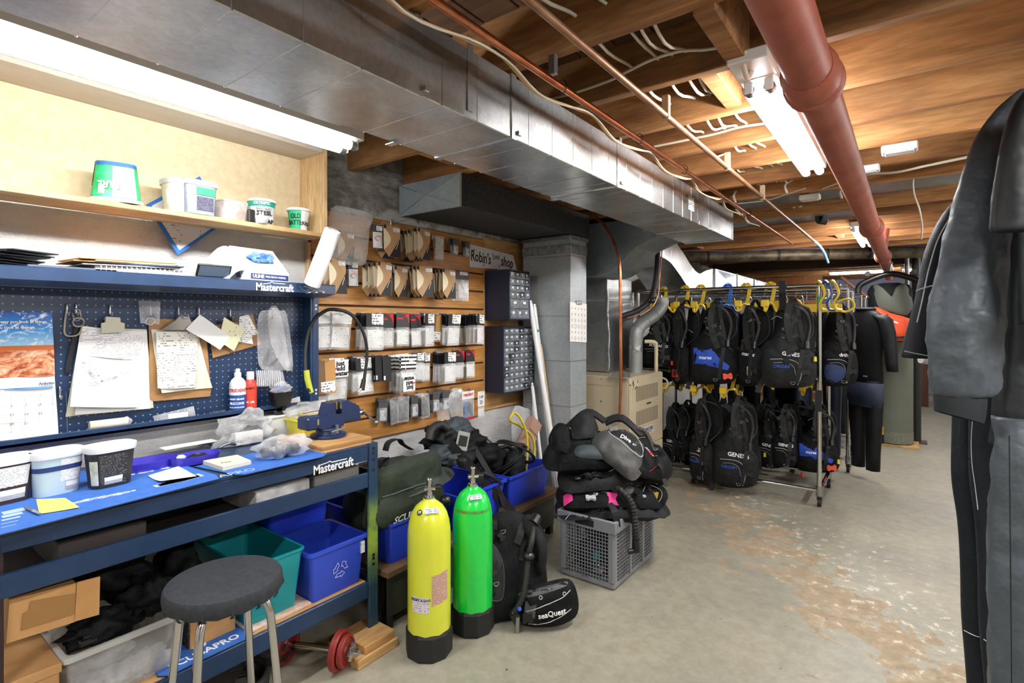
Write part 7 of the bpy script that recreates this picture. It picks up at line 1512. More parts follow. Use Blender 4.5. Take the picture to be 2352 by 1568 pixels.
hose(t, [p.on(.0, -.13, .03), p.on(.03, -.18, .05), lay(.07, -.25, .05) @ Vector((0, 0, .03)), lay(.085, -.265, -.06) @ Vector((0, 0, .02)), lay(.09, -.265, -.13) @ Vector((0, 0, .01))], .019); ih = lay(.09, -.265, -.15) @ Vector((0, 0, .01)); obj('inflator_head', MB().cyl(ih + Vector((0, 0, .03)), ih - Vector((0, 0, .035)), .02, .022, n=14), BLACKP, t, 'y'); obj('inflator_nozzle', MB().cyl(ih - Vector((.0, 0, .03)), ih - Vector((.03, .03, .035)), .014, n=12), BLACKP, t, 'y')
clutter(t, p, 10, 13, -.24, .24, -.17, -.02)
t, p = vest_pile('dark vest with flat shoulder pads in the middle of the crate pile', .53, 3, lay(-.01, .0, .19, .05, .25), [(-.27, -.14), (-.1, -.19), (.12, -.17), (.3, -.06), (.28, .1), (.12, .2), (-.14, .19), (-.28, .05)], BLACKF2, .06)
p.panel('oval_panel', t, [(-.14, -.14), (-.02, -.15), (.05, -.11), (.03, -.06), (-.09, -.06), (-.16, -.09)], BLACKF, .004); p.text('Zeagle', t, -.06, -.09, .022, PIPING, .0, shear=.3) if False else p.line('white_mark', t, [(-.11, -.085), (-.05, -.08), (.02, -.095)], .002, WHITEM); obj('dump_valve', MB().blob(p.on(-.19, -.08, .004), .028, .028, .016, 0, 1, 0, 18, 10), BLACKP, t, 'all')
clutter(t, p, 10, 14, -.22, .22, -.16, .05)
t, p = vest_pile('black vest with red piping on the right of the crate pile', .6, 4, lay(.19, .02, .26, -.35, .35), [(-.12, -.12), (.02, -.15), (.12, -.13), (.17, -.02), (.13, .1), (.02, .15), (-.1, .12), (-.15, 0)], BLACKF, .055)
p.line('red_piping', t, [(-.06, -.12), (-.04, -.03), (-.06, .08)], .002, REDM); p.line('red_piping', t, [(.05, -.12), (.09, -.10), (.13, -.11)], .002, REDM); p.text('SCUBA', t, .05, .0, .03, WHITEM, -.6, shear=.2, bold=.0006); p.panel('red_mark', t, [(.03, .0), (.05, .02), (.07, .0), (.05, -.02)], REDM, .004, 0)
clutter(t, p, 5, 15, -.1, .1, -.1, .08)
t, p = vest_pile('top vest of the crate pile with long grey mesh pocket', .66, 5, lay(-.06, .03, .30, .02, .35), [(-.3, -.12), (-.14, -.16), (.06, -.15), (.2, -.05), (.2, .1), (.02, .17), (-.2, .16), (-.32, .02)], BLACKF, .06)
pk = Pad('mesh_pocket', t, outline([(-.13, -.02), (-.05, -.11), (.05, -.2), (.13, -.13), (.17, .0), (.08, .10), (-.06, .11), (-.13, .06)], 4), .045, lay(.03, -.09, .34, .0, .55), M('mesh_sheen', '#3b3b3b', .45, c2='#565553', scale=16, bmp=.4, bscale=300, spec=.3), .024, 7, .03, rings=9)
pk.line('piping', t, [(-.04, .09), (-.02, .05), (.06, -.03), (.12, -.07), (.145, -.02), (.12, .06)], .0028, PIPING); pk.panel('flap', t, [(-.03, .085), (-.005, .05), (.07, -.02), (.12, -.06), (.14, .0), (.09, .085)], BLACKF2, .003); pk.text('Dive', t, .045, .03, .035, WHITEM, -.55, bold=.001); pk.text('air', t, .09, -.005, .022, WHITEM, -.55)
Pad('collar_roll', t, outline([(-.3, -.05), (-.24, -.12), (-.16, -.05), (-.18, .1), (-.26, .14), (-.32, .06)], 4), .03, lay(-.02, .03, .33, .1, .6), BLACKF, .03, 8, .05, .6); Pad('neoprene_pad', t, outline([(-.16, -.03), (.0, -.05), (.02, .03), (-.14, .05)], 4), .03, lay(-.05, -.08, .31, .05, .4), M('neoprene_teal_grey', '#2c3539'), .006, 9)
for k, (a_, b_, c_) in enumerate((((-.22, .1, .42), (-.1, .14, .5), (.0, .1, .45)), ((.0, .12, .44), (.1, .1, .47), (.2, .0, .38)))): obj('shoulder_strap', MB().ribbon(smooth_path([C0 + EXL * q_[0] + Vector((-EXL.y, EXL.x, 0)) * q_[1] + Vector((0, 0, q_[2])) for q_ in (a_, b_, c_)], 5), .06, .012, (-EXL.y, EXL.x, .5)), STRAP, t)
Pad('shoulder_yoke', t, outline([(-.14, -.08), (-.02, -.09), (.03, .0), (.0, .07), (-.06, .1), (-.12, .05)], 4), .022, lay(-.07, .06, .44, .1, .45), BLACKF2, .025, 11, .03, .6); pk.buckle(t, -.01, .105, .05, .04, BLACKP)
clutter(t, p, 10, 16, -.27, .0, -.1, .12)
hose(t, [lay(.15, .05, .42) @ Vector((0, 0, 0)), lay(.22, .04, .40) @ Vector((0, 0, 0)), lay(.25, .0, .34) @ Vector((0, 0, 0)), lay(.25, -.03, .28) @ Vector((0, 0, 0))], .017)
obj('torch', MB().cyl(P(1508, 1142, X=-1.2), P(1524, 1160, X=-1.16), .020, .024, n=16), BLACKP, None, 'y', label='black and yellow dive torch hanging at the right of the crate pile', cat='torch')
# ---------------------------------------------------------------- furnace
FX0, FX1, FY0, FY1, FZ = -2.42, -1.68, 3.72, 4.39, .995
fu = thing('furnace', 'beige furnace cabinet with louvred front panels', 'furnace', (-2.05, 4.05, 0)); BEI = M('furnace_beige', '#c6b89c', .45, c2='#bdae91', scale=5)
obj('cabinet', MB().box((FX0, FY0, .0), (FX1 - .012, FY1, FZ), .004), BEI, fu); obj('upper_door', MB().box((FX1 - .0118, FY0 + .03, .43), (FX1, FY1 - .004, FZ - .004), .004), BEI, fu); obj('lower_door', MB().box((FX1 - .0118, FY0 + .03, .03), (FX1, FY1 - .004, .424), .004), BEI, fu); obj('corner_strip', MB().box((FX1 - .0118, FY0, .0), (FX1 - .001, FY0 + .027, FZ - .004), .003), BEI, fu)
for z0_, z1_ in ((.80, .915), (.61, .725)):
 for k in range(17): y = FY0 + .12 + k * .026; obj('louvre', MB().box((FX1 - .001, y, z0_), (FX1 + .0006, y + .010, z1_)), M('louvre_dark', '#3a352c', .7), fu)
obj('handle_recess', MB().box((FX1, FY0 + .29, .745), (FX1 + .004, FY0 + .42, .782), .002), BEI, fu); obj('handle_slot', MB().box((FX1 + .004, FY0 + .31, .757), (FX1 + .005, FY0 + .4, .772)), M('louvre_dark', '#3a352c'), fu)
ql = [P(1471, 1005, X=FX1 + .002), P(1471, 990, X=FX1 + .002), P(1500, 982, X=FX1 + .002), P(1500, 998, X=FX1 + .002)]
obj('name_plate', MB().box((FX1 + .0005, FY0 + .25, .52), (FX1 + .002, FY0 + .46, .58)), M('plate_white', '#d9d3c8', .5), fu); text('CONCORD', .042, NAVYM, fu, (FX1 + .0025, FY0 + .355, .556), (0, 1, 0), (0, 0, 1), bold=.0012, sx=.85); obj('plate_line', MB().box((FX1 + .002, FY0 + .3, .528), (FX1 + .0026, FY0 + .42, .535)), REDM, fu)
obj('sticker', MB().box((FX1 + .0004, FY0 + .05, .90), (FX1 + .0014, FY0 + .15, .965)), M('sticker_boot', '#cfc9b2', .6, c2='#5b5320', scale=26, lo=.48, hi=.55), fu); obj('side_strip', MB().box((FX0 + .28, FY0 - .003, FZ - .07), (FX1 - .02, FY0 - .0005, FZ - .045)), BEI, fu)
for u_, v_ in ((1382, 870), (1381, 921), (1367, 958), (1398, 858), (1448, 884)): q = P(u_, v_, Y=FY0 - .001); obj('screw', MB().cyl(q, q + Vector((0, -.004, 0)), .006, n=8), STEEL, fu)
obj('cable_loop', MB().tube(smooth_path([(FX1 - .05, FY1 + .004, .95), (FX1 + .02, FY1 + .03, .92), (FX1 + .02, FY1 + .03, .86), (FX1 - .05, FY1 + .004, .84)], 5), .008, 8), M('flex_conduit', '#a9a7a0', .5), fu, 'y')
# flue
fl = thing('flue_pipe', 'grey round flue pipe with elbow rising from the furnace', 'flue', (-1.82, 4.15, FZ)); fp = [Vector((-1.82, 4.15, FZ)), Vector((-1.82, 4.15, 1.27)), Vector((-1.81, 4.17, 1.36)), Vector((-1.78, 4.25, 1.42)), Vector((-1.75, 4.36, 1.47)), Vector((-1.72, 4.46, 1.55)), Vector((-1.72, 4.48, 1.62))]
FLM = mat_galv('flue_grey', '#a5a7a6', '#858887', .5, .5); obj('pipe', MB().tube(smooth_path(fp, 3), .056, 20), FLM, fl, 'y')
for k in (1, 2, 3, 4): obj('joint_ring', MB().tube([fp[k] - (fp[k + 1] - fp[k - 1]).normalized() * .006, fp[k] + (fp[k + 1] - fp[k - 1]).normalized() * .006], .0595, 20), FLM, fl, 'y')
obj('foil_tape', MB().cyl((-1.82, 4.15, 1.17), (-1.82, 4.15, 1.225), .0575, n=20), FOIL, fl, 'y')
t = thing('insulated_line', 'black foam insulated line bending down to the plenum', 'pipe', tuple(P(1512, 590, Y=4.3))); ip = [P(1512, 560, Y=4.35), P(1508, 630, Y=4.35), P(1500, 670, Y=4.3), P(1488, 695, Y=4.2), P(1460, 715, Y=4.1), P(1425, 727, Y=4.0)]; obj('insulation', MB().tube(smooth_path(ip, 5), .022, 12), BLACKR, t, 'y'); obj('valve_ball', MB().blob(P(1498, 690, Y=4.2), .026, .026, .026, 0, 1, 0, 16, 10), BLACKP, t, 'all')
obj('thin_copper_line', MB().tube(smooth_path([P(1522, 560, Y=4.33), P(1515, 640, Y=4.33), P(1510, 680, Y=4.28), P(1490, 712, Y=4.15), P(1440, 730, Y=4.0)], 5), .005, 8), COPPER, None, 'y', label='thin copper line following the black insulated line', cat='pipe')
t = thing('drain_pipe', 'cream plastic drain pipe standing behind the flue', 'pipe', (-1.74, 4.36, FZ)); obj('pipe', MB().tube(smooth_path([(-1.72, 4.34, FZ), (-1.72, 4.34, 1.2), (-1.72, 4.33, 1.235), (-1.74, 4.30, 1.25), (-1.79, 4.26, 1.25)], 3), .016, 12), M('cream_pvc', '#cdbf98', .5), t, 'y')
# ---------------------------------------------------------------- garment racks
def rack(label, x0, x1, y0, y1, zt, zl=None, green=False):
 t = thing('garment_rack', label, 'garment rack', ((x0 + x1) / 2, (y0 + y1) / 2, 0)); r = .0165
 for x in (x0, x1):
  for y in (y0, y1):
   obj('post', MB().cyl((x, y, .11), (x, y, zt), r, n=14), CHROME, t, 'y'); obj('foot_joint', MB().cyl((x, y, .085), (x, y, .16), .024, n=14), STEEL, t, 'y')
   c = obj('caster', MB().cyl((x - .012, y + .012, .032), (x + .012, y + .012, .032), .031, n=18), BLACKR, t, 'y'); obj('caster_fork', MB().box((x - .017, y - .008, .05), (x + .017, y + .02, .09), .004), BLACKP, c)
  obj('end_bar', MB().cyl((x, y0, .125), (x, y1, .125), r, n=14), CHROME, t, 'y')
 for y in (y0, y1):
  obj('top_rail', MB().cyl((x0, y, zt), (x1 + .01, y, zt), r, n=14), CHROME, t, 'y'); obj('bottom_rail', MB().cyl((x0, y, .125), (x1, y, .125), r * .85, n=12), CHROME, t, 'y')
  if zl: obj('lower_rail', MB().cyl((x0, y, zl), (x1, y, zl), r * .85, n=12), CHROME, t, 'y')
 if green: obj('green_tape', MB().cyl((x1, y0, zt - .13), (x1, y0, zt - .085), r * 1.06, n=14), M('tape_green', '#3fae5e'), t, 'y')
 return t
RYa, RYb, RZT, RZL = 4.66, 5.24, 1.695, .985
rack('front chrome garment rack full of dive vests on casters', -2.02, -.55, RYa, RYb, RZT, RZL, True)
rack('second chrome garment rack behind the first one', -2.1, -.46, 5.88, 6.4, 1.72); rack('third chrome garment rack near the back wall', -2.1, -.42, 7.0, 7.5, 1.70)
def hanger(label, x, y, z, m, wide=.17, yaw=0.0, bar=True):
 """plastic gear hanger: flat hook over the rail, broad shoulders with upturned ends"""
 t = thing('gear_hanger', label, 'hanger', (x, y, z - .15), yaw, 'plastic gear hangers on the racks'); L = Vector((x, y, z))
 def W(a, b, c): return L + Matrix.Rotation(yaw, 3, 'Z') @ Vector((a, b, c))
 pts = [W(0, .032, -.02), W(0, .034, .01), W(0, .012, .032), W(0, -.018, .028), W(0, -.03, .0), W(0, -.022, -.05), W(0, -.012, -.10), W(0, 0, -.135)]
 obj('hook', MB().ribbon(smooth_path(pts, 4), .026, .010, (1, 0, 0)), m, t)
 sh = [W(-wide, 0, -.155), W(-wide * .93, 0, -.185), W(-wide * .7, 0, -.178), W(-.05, 0, -.14), W(.05, 0, -.14), W(wide * .7, 0, -.178), W(wide * .93, 0, -.185), W(wide, 0, -.155)]
 obj('shoulders', MB().ribbon(smooth_path(sh, 4), .03, .012, (0, 1, 0)), m, t)
 for s_ in (-1, 1): obj('peg', MB().box(W(s_ * wide, -.03, -.16), W(s_ * wide * .9, .03, -.105), .006), m, t)
 return t
VEST = [(.50, 0), (.42, -.12), (.33, -.28), (.22, -.40), (.06, -.48), (0, -.57), (-.01, -.86), (.05, -.97), (.2, -1), (.75, -.98), (.95, -.92), (1.0, -.8), (.96, -.62), (.84, -.54), (.71, -.49), (.67, -.38), (.67, -.2), (.66, 0)]
def bcd(label, box, Y, yaw=0.0, mat=None, mirror=False, seed=0, depth=.26, pipe=True, logo=None, sub=None, blue=False, red=False, tag_=None, hose_=True, orn=False, toggles=(), pocket=True, logo_m=None):
 """dive vest hung sideways on a rack: near lobe with pocket, far lobe, straps, hose; box = pixels left, top, right, bottom of the near lobe"""
 uL, vT, uR, vB = box; mat = mat or BLACKF
 a, b = P(uL, vT, Y=Y), P(uR, vT, Y=Y); bot = P((uL + uR) / 2, vB, Y=Y); w_ = (b - a).length; h_ = a.z - bot.z; c = a.lerp(b, .5)
 t = thing('dive_vest', label, 'dive vest', (c.x, Y, bot.z)); n_ = Vector((math.sin(yaw), -math.cos(yaw), 0)); ex = Vector((-n_.y, n_.x, 0))
 fr = frame(Vector((c.x, Y, a.z)) - ex * (w_ / 2), ex, (0, 0, 1)); fx = lambda x: (1 - x) * w_ if mirror else x * w_
 o = outline([(fx(x), y * h_) for x, y in VEST], 3)
 if mirror: o = o[::-1]
 far = Pad('far_lobe', t, [(x, y * .96) for x, y in o], .05, fr @ Matrix.Translation((.03, 0, -depth)), mat, .015, seed + 3, .03, 1.0)
 mid = Pad('back_panel', t, outline([(fx(.35), -.06 * h_), (fx(.9), -.06 * h_), (fx(1.0), -.5 * h_), (fx(.85), -.9 * h_), (fx(.3), -.9 * h_), (fx(.22), -.5 * h_)], 3), .04, fr @ Matrix.Translation((0, 0, -depth * .5)), BLACKF, .015, seed + 5, .02, 1.0)
 p = Pad('near_lobe', t, o, .05, fr, mat, .016, seed, .03, .8)
 g = lambda x, y: (fx(x), y * h_)
 if pocket:
  pk = Pad('pocket', t, outline([g(.06, -.56), g(.45, -.53), g(.85, -.60), g(.93, -.72), g(.90, -.88), g(.6, -.955), g(.28, -.965), g(.08, -.90)], 3), .03, fr @ Matrix.Translation((0, 0, .028)), mat, .008, seed + 1, .02)
 else: pk = p
 if blue:
  pk.panel('blue_panel', t, [g(.08, -.55), g(.46, -.545), g(.62, -.66), g(.84, -.76), g(.8, -.81), g(.45, -.765), g(.09, -.745)], BLUEF, .004, 0, 4)
 if pipe: pk.line('piping', t, [g(.14, -.66), g(.45, -.655), g(.64, -.70), g(.70, -.82), g(.64, -.95)], .0022, PIPING, off=.002); pk.line('piping', t, [g(.2, -.70), g(.42, -.695), g(.56, -.74), g(.6, -.84)], .0012, GREYP, off=.002)
 if logo: pk.text(logo, t, *g(.55 if not blue else .34, -.60 if not blue else -.665), h_ * (.062 if not blue else .06), logo_m or WHITEM, -.1 if not blue else 0, .007, bold=.0008)
 if sub: pk.text(sub, t, *g(.34, -.74), h_ * .05, M('print_blue', '#3d5fd0', .5), 0)
 p.strap('shoulder_strap', t, [g(.50, -.01), g(.45, -.2), g(.5, -.4), g(.6, -.55)], .045, STRAP, off=.006, th=.006)
 p.strap('webbing', t, [g(.62, -.02), g(.68, -.25), g(.74, -.45), g(.70, -.62), g(.62, -.92)], .028, STRAP, off=.032)
 pk.dring(t, *g(.55, -.92)); p.buckle(t, *g(.66, -.38), .04, .05, BLACKP)
 if orn: pk.buckle(t, *g(.80, -.88), .07, .055, ORNG, .1)
 else: pk.buckle(t, *g(.78, -.80), .055, .05, BLACKP)
 if red: pk.panel('red_tab', t, [g(.3, -.80), g(.62, -.80), g(.62, -.90), g(.3, -.90)], REDM, .004, 0); pk.panel('tab_window', t, [g(.4, -.82), g(.53, -.82), g(.53, -.88), g(.4, -.88)], BLACKM, .006, 0)
 if tag_: q = pk.on(*g(*tag_), .003); obj('paper_tag', MB().prism([q + ex * x + Vector((0, 0, z)) for x, z in ((-.018, -.035), (.018, -.035), (.018, .035), (-.018, .035))], n_ * .001), M('tag_pink', '#d9c4b8', .7), t)
 if hose_: hose(t, [p.on(*g(.58, -.04), .03), p.on(*g(.78, -.12), .04), p.on(*g(.86, -.28), .02), p.on(*g(.80, -.46), .05)], .0135); obj('inflator_head', MB().cyl(p.on(*g(.80, -.45), .05), p.on(*g(.80, -.53), .06), .019, n=12), BLACKP, t, 'y')
 p.strap('chest_strap', t, [g(.30, -.36), g(.5, -.40), g(.68, -.36)], .022, STRAP, off=.012); p.dring(t, *g(.40, -.3), .013)
 obj('top_loop', MB().ribbon(smooth_path([p.map(*g(.5, -.02), -.02), p.map(*g(.58, .06), -.06), p.map(*g(.66, -.02), -.1)], 4), .03, .005, tuple(ex)), STRAP, t)
 obj('hose_line', MB().tube(smooth_path([p.map(*g(.6, -.02), .02), p.map(*g(.9, -.1), -.08), p.map(*g(.95, -.35), -.1), p.map(*g(.75, -.5), -.02)], 5), .006, 7), BLACKR, t, 'y')
 clutter(t, p, 5, seed, .3 * w_, .7 * w_, -.5 * h_, -.1 * h_)
 for (x, y, m) in toggles: q = pk.on(*g(x, y), .01); obj('pull_toggle', MB().cyl(q, q - Vector((0, 0, .035)), .009, .012, n=10), m, t, 'y')
 obj('tail_strap', MB().ribbon(smooth_path([p.map(*g(.1, -.85), -.05), p.map(*g(-.02, -.98), -.06), p.map(*g(-.08, -1.08), -.05)], 4), .04, .003, tuple(ex)), STRAP, t)
 return t, p, pk, fr, g
NY = RYa - .13
# upper row
bcd('black dive vest with silver stripe beside the flue', (1474, 715, 1546, 846), NY - .04, R(18), seed=1, logo='SCUBAPRO', pipe=True, logo_m=WHITEM)
bcd('black dive vest with red tab hung in the upper row', (1536, 700, 1590, 884), NY, R(-22), seed=2, red=True, pipe=False, sub=None, toggles=((.3, -.7, REDM),))
bcd('black dive vest with blue logo panel hung in the upper row', (1587, 696, 1693, 884), NY - .06, R(12), seed=3, blue=True, logo='mares', pipe=False, orn=True)
bcd('plain black dive vest with white pocket tag in the upper row', (1690, 700, 1755, 888), NY, R(-14), mat=BLACKF, seed=4, logo='mares', pipe=False, tag_=(.62, -.8))
t, p, pk, fr, g = bcd('large black dive vest with white curved piping beside the rack post', (1752, 696, 1878, 892), NY - .08, R(14), mat=BLACKF2, seed=5, logo='GENESIS', sub='ORIGIN', toggles=((.95, -.62, YELB),))
obj('hanging_strap', MB().ribbon([P(1797, 645, Y=RYa - .03), P(1797, 672, Y=RYa - .035), P(1798, 712, Y=NY)], .05, .004, (1, 0, 0)), STRAP, t)
t, p, pk, fr, g = bcd('black and navy dive vest with drift lettering at the rack end', (1884, 705, 1976, 888), 5.05, R(20), seed=6, logo='drift', mat=BLACKF, pipe=True); pk.panel('navy_panel', t, [g(.12, -.72), g(.5, -.74), g(.6, -.86), g(.3, -.95), g(.1, -.88)], M('navy_fabric', '#22335c', .65), .003)
# yellow hanger block nested on the post
for k, (m, nm) in enumerate(((YEL, 'front yellow'), (M('hanger_blue', '#1d4d8c', .4), 'dark blue'), (YEL, 'rear yellow'))):
 x = -.56 + k * .045; t = thing('gear_hanger', '%s hanger nested over the end of the front rack' % nm, 'hanger', (x, RYa + .02, RZT - .2), 0, 'plastic gear hangers on the racks'); pts = [Vector((x - .02, RYa + .03, RZT + .0)), Vector((x, RYa + .01, RZT + .032)), Vector((x + .03, RYa - .02, RZT + .0)), Vector((x + .05, RYa - .03, RZT - .07)), Vector((x + .02, RYa - .02, RZT - .13)), Vector((x + .03, RYa, RZT - .18)), Vector((x + .07, RYa, RZT - .19))]
 obj('hook', MB().ribbon(smooth_path(pts, 4), .034, .014, (0, 1, .2)), m, t)
t = thing('gear_hanger', 'wide yellow hanger bar behind the front rack post', 'hanger', (-.55, RYa + .25, RZT - .2), 0, 'plastic gear hangers on the racks'); obj('bar', MB().box((-.75, RYa + .22, RZT - .20), (-.42, RYa + .235, RZT - .135), .004), YEL, t)
for x in (-.76, -.40): obj('end_loop', MB().tube(smooth_path([(x - .05, RYa + .22, RZT - .12), (x + .03, RYa + .22, RZT - .1), (x + .06, RYa + .22, RZT - .16), (x + .0, RYa + .22, RZT - .2), (x - .06, RYa + .22, RZT - .17)], 4, True), .008, 8), YEL, t, 'y')
obj('neck', MB().box((-.60, RYa + .22, RZT - .14), (-.56, RYa + .235, RZT + .0), .004), YEL, t)
# hangers of the upper row
HB = M('hanger_blue_bright', '#2467c4', .4)
for k, (u, m, nm) in enumerate(((1524, YEL, 'yellow gear hanger above the vest with silver stripe'), (1574, YEL, 'yellow gear hanger of the vest with the red tab'), (1610, YEL, 'yellow gear hanger between the red tab vest and the blue logo vest'), (1672, HB, 'blue gear hanger of the vest with blue logo panel'), (1714, YEL, 'yellow gear hanger of the vest with the pocket tag'), (1770, YEL, 'short yellow gear hanger left of the black strap'))):
 q = P(u, 665, Y=RYa); hanger(nm, q.x, RYa, RZT, m, .15, R(72 + 6 * (k % 3)))
# lower row
NL = RYa - .11
bcd('black dive vest low on the front rack with small grey piping', (1578, 912, 1645, 1108), NL, R(-16), seed=7, mat=BLACKF2, logo='GE', sub='ORIGIN')
bcd('black dive vest in the middle of the lower row with white piping', (1642, 918, 1742, 1122), NL - .05, R(14), seed=8, mat=BLACKF2, logo='GENESIS', sub='ORIGIN')
bcd('dark dive vest behind the others in the lower row with yellow pull', (1738, 935, 1800, 1076), RYb - .25, R(-8), seed=9, logo='GENESIS', toggles=((.4, -.72, YELB),))
bcd('dark dive vest left of the lower blue one', (1772, 935, 1832, 1074), RYb - .32, R(10), seed=10, logo='GENESIS')
bcd('black dive vest with blue logo panel low beside the rack post', (1828, 935, 1930, 1086), RYb - .05, R(12), seed=11, blue=True, logo='mares', pipe=False, orn=True, toggles=((.95, -.75, YELB), (.15, -1.0, REDM)))
bcd('dark dive vest low behind the furnace', (1516, 930, 1570, 1062), RYa + .15, R(0), seed=12, logo='GENE', pipe=True); bcd('dark dive vest low between the furnace and the next one', (1548, 925, 1592, 1060), RYa + .18, R(-10), seed=13, pipe=True)
for k, (u, v) in enumerate(((1512, 700), (1620, 705), (1722, 702), (1842, 708))): # dark vests filling the back rail
 bcd(('dark dive vest at the left on the back rail', 'dark dive vest on the back rail behind the blue logo vest', 'dark dive vest on the back rail behind the tagged one', 'dark dive vest on the back rail near the post')[k], (u - 28, v, u + 42, 880), RYb - .12, R(-12 + 8 * k), seed=20 + k, pipe=False)
for k, (u, v) in enumerate(((1600, 922), (1668, 925), (1745, 922), (1822, 925))): bcd(('dark dive vest low on the back rail at the left', 'dark dive vest low on the back rail behind the middle vest', 'dark dive vest low on the back rail behind the yellow pull', 'dark dive vest low on the back rail behind the lower blue one')[k], (u - 30, v, u + 40, 1072), RYb + .02, R(10 - 7 * k), seed=30 + k, pipe=False, hose_=False)
for k, (u, nm) in enumerate(((1612, 'lower yellow hanger of the vest with small grey piping'), (1680, 'lower yellow hanger of the middle vest'), (1545, 'lower yellow hanger beside the furnace'), (1760, 'lower yellow hanger above the dark vest'), (1858, 'lower yellow hanger behind the front rack post'))):
 q = P(u, 880, Y=RYa if k < 3 else RYb); hanger(nm, q.x, RYa if k < 3 else RYb, RZL, YEL, .14, R(75))
obj('black_strap', MB().ribbon([P(1880, 896, Y=RYa - .022), P(1879, 945, Y=RYa - .024)], .045, .004, (1, 0, 0)), STRAP, label='black strap wrapped on the front rack post', cat='strap')
# wire hangers on the second rack rails
whm = mesh_of(MB().tube(smooth_path([(0, -.02, .02), (0, .0, .034), (0, .018, .016), (0, .0, -.02), (0, .0, -.05), (0, .2, -.13), (0, -.2, -.13), (0, .0, -.05)], 3), .0022, 5), STEEL, 'y', 'hanger_wire')
for k in range(14):
 x = -1.75 + k * .095; t = thing('wire_hanger', 'thin wire hanger on the second rack, %s from the left' % (ORD[k] if k < 12 else ('thirteenth', 'fourteenth')[k - 12]), 'hanger', (x, 5.88, 1.72 + .018), R(rnd.uniform(-12, 12)), 'wire hangers on the second rack'); part('hanger_wire', whm, t)
# ---------------------------------------------------------------- wetsuits
NEO = M('neoprene_black', '#121315', .62, c2='#1b1c1f', scale=12, spec=.2); NEOB = M('neoprene_navy', '#1b2338', .62, c2='#232c44', scale=12); STITCH = M('stitch_white', '#c2c4c6', .6)
def wetsuit(label, x, y, ztop, yaw, mat=None, legmat=None, scale=1.0, arm=1, seed=0, short=False, panel=None):
 t = thing('wetsuit', label, 'wetsuit', (x, y, ztop - 1.5 * scale), yaw); mat = mat or NEO; legmat = legmat or mat
 def W(a, b, c): return Vector((x, y, ztop)) + Matrix.Rotation(yaw, 3, 'Z') @ Vector((a * scale, b * scale, c * scale))
 def loft(nm, rows, m, n=18):
  rg = []
  for (cx, cy, cz, rx, ry) in rows: rg.append([W(cx + rx * (1 + .05 * noise.noise(Vector((i * .9, cz * 9, seed)))) * math.cos(2 * math.pi * i / n), cy + ry * (1 + .2 * noise.noise(Vector((i * .5, cz * 12, seed + 3)))) * math.sin(2 * math.pi * i / n), cz) for i in range(n)])
  mb = MB(); mb.skin(rg); return obj(nm, mb, m, t, 'all')
 loft('torso', [(0, 0, .02, .07, .04), (0, 0, 0, .08, .05), (0, 0, -.03, .14, .055), (0, 0, -.07, .2, .06), (0, 0, -.15, .2, .075), (0, 0, -.3, .185, .075), (0, 0, -.45, .17, .07), (0, 0, -.58, .18, .075), (0, 0, -.66, .18, .07), (0, 0, -.70, .15, .05)], mat)
 for s_ in (-1, 1):
  loft('sleeve', [(s_ * .15, 0, -.05, .06, .05), (s_ * .2, 0, -.09, .065, .055), (s_ * .235, 0, -.2, .06, .055), (s_ * .265, -.01, -.33, .055, .05), (s_ * .285, -.02, -.46, .048, .045), (s_ * .295, -.02, -.54, .044, .04)], mat)
  if not short: loft('leg', [(s_ * .085, 0, -.64, .09, .065), (s_ * .09, 0, -.8, .085, .06), (s_ * .09, 0, -1.0, .075, .055), (s_ * .085, 0, -1.15, .068, .052), (s_ * .08, 0, -1.3, .06, .05), (s_ * .08, 0, -1.45, .058, .05)], legmat)
 if panel: loft('panel', [(0, -.008, -.66, .183, .075), (0, -.008, -.8, .183, .075), (0, -.008, -.88, .17, .07)], panel)
 obj('collar', MB().tube([W(.085 * math.cos(a_), .05 * math.sin(a_), .004) for a_ in [k * .4488 for k in range(15)]], .014 * scale, 8), NEO, t, 'y')
 obj('hanger_hook', MB().tube(smooth_path([W(0, 0, -.02), W(0, 0, .09), W(0, .02, .125), W(0, .035, .11)], 4), .004, 6), STEEL, t, 'y')
 return t, W
q = P(1988, 707, Y=5.72); t, W = wetsuit('black wetsuit with grey shoulder hung facing out at the rack end', q.x, 5.72, 1.525, R(-42), NEO, NEO, .98, panel=NEOB); text('scubaSport', .03, GREYP, t, W(-.07, -.083, -.14), W(1, 0, 0) - W(0, 0, 0), (0, 0, 1)); text('BARE', .02, GREYP, t, W(.08, -.083, -.6), W(1, 0, 0) - W(0, 0, 0), (0, 0, 1))
t, W = wetsuit('black wetsuit with blue side panels behind the drift vest', -.60, 6.0, 1.56, R(-70), NEO, NEOB, .98, seed=3); text('VELOCITY', .05, GREYP, t, W(-.1, -.09, -.75), W(.3, 0, -1) - W(0, 0, 0), W(1, 0, .3) - W(0, 0, 0))
for k, (x, y, nm) in enumerate(((-.85, 6.0, 'dark wetsuit on the second rack, nearest the end'), (-1.15, 6.05, 'dark wetsuit in the middle of the second rack'), (-1.5, 6.0, 'dark wetsuit at the far left of the second rack'), (-.62, 7.15, 'dark wetsuit at the end of the third rack'), (-1.0, 7.1, 'dark wetsuit in the middle of the third rack'), (-1.32, 5.95, 'dark wetsuit left of the middle on the second rack'), (-1.75, 6.0, 'dark wetsuit beside the wall on the second rack'), (-1.0, 6.05, 'dark wetsuit right of the middle on the second rack'))): wetsuit(nm, x, y, 1.56, R(80 + 8 * k), NEO if k % 2 else NEOB, None, .97, seed=10 + k)
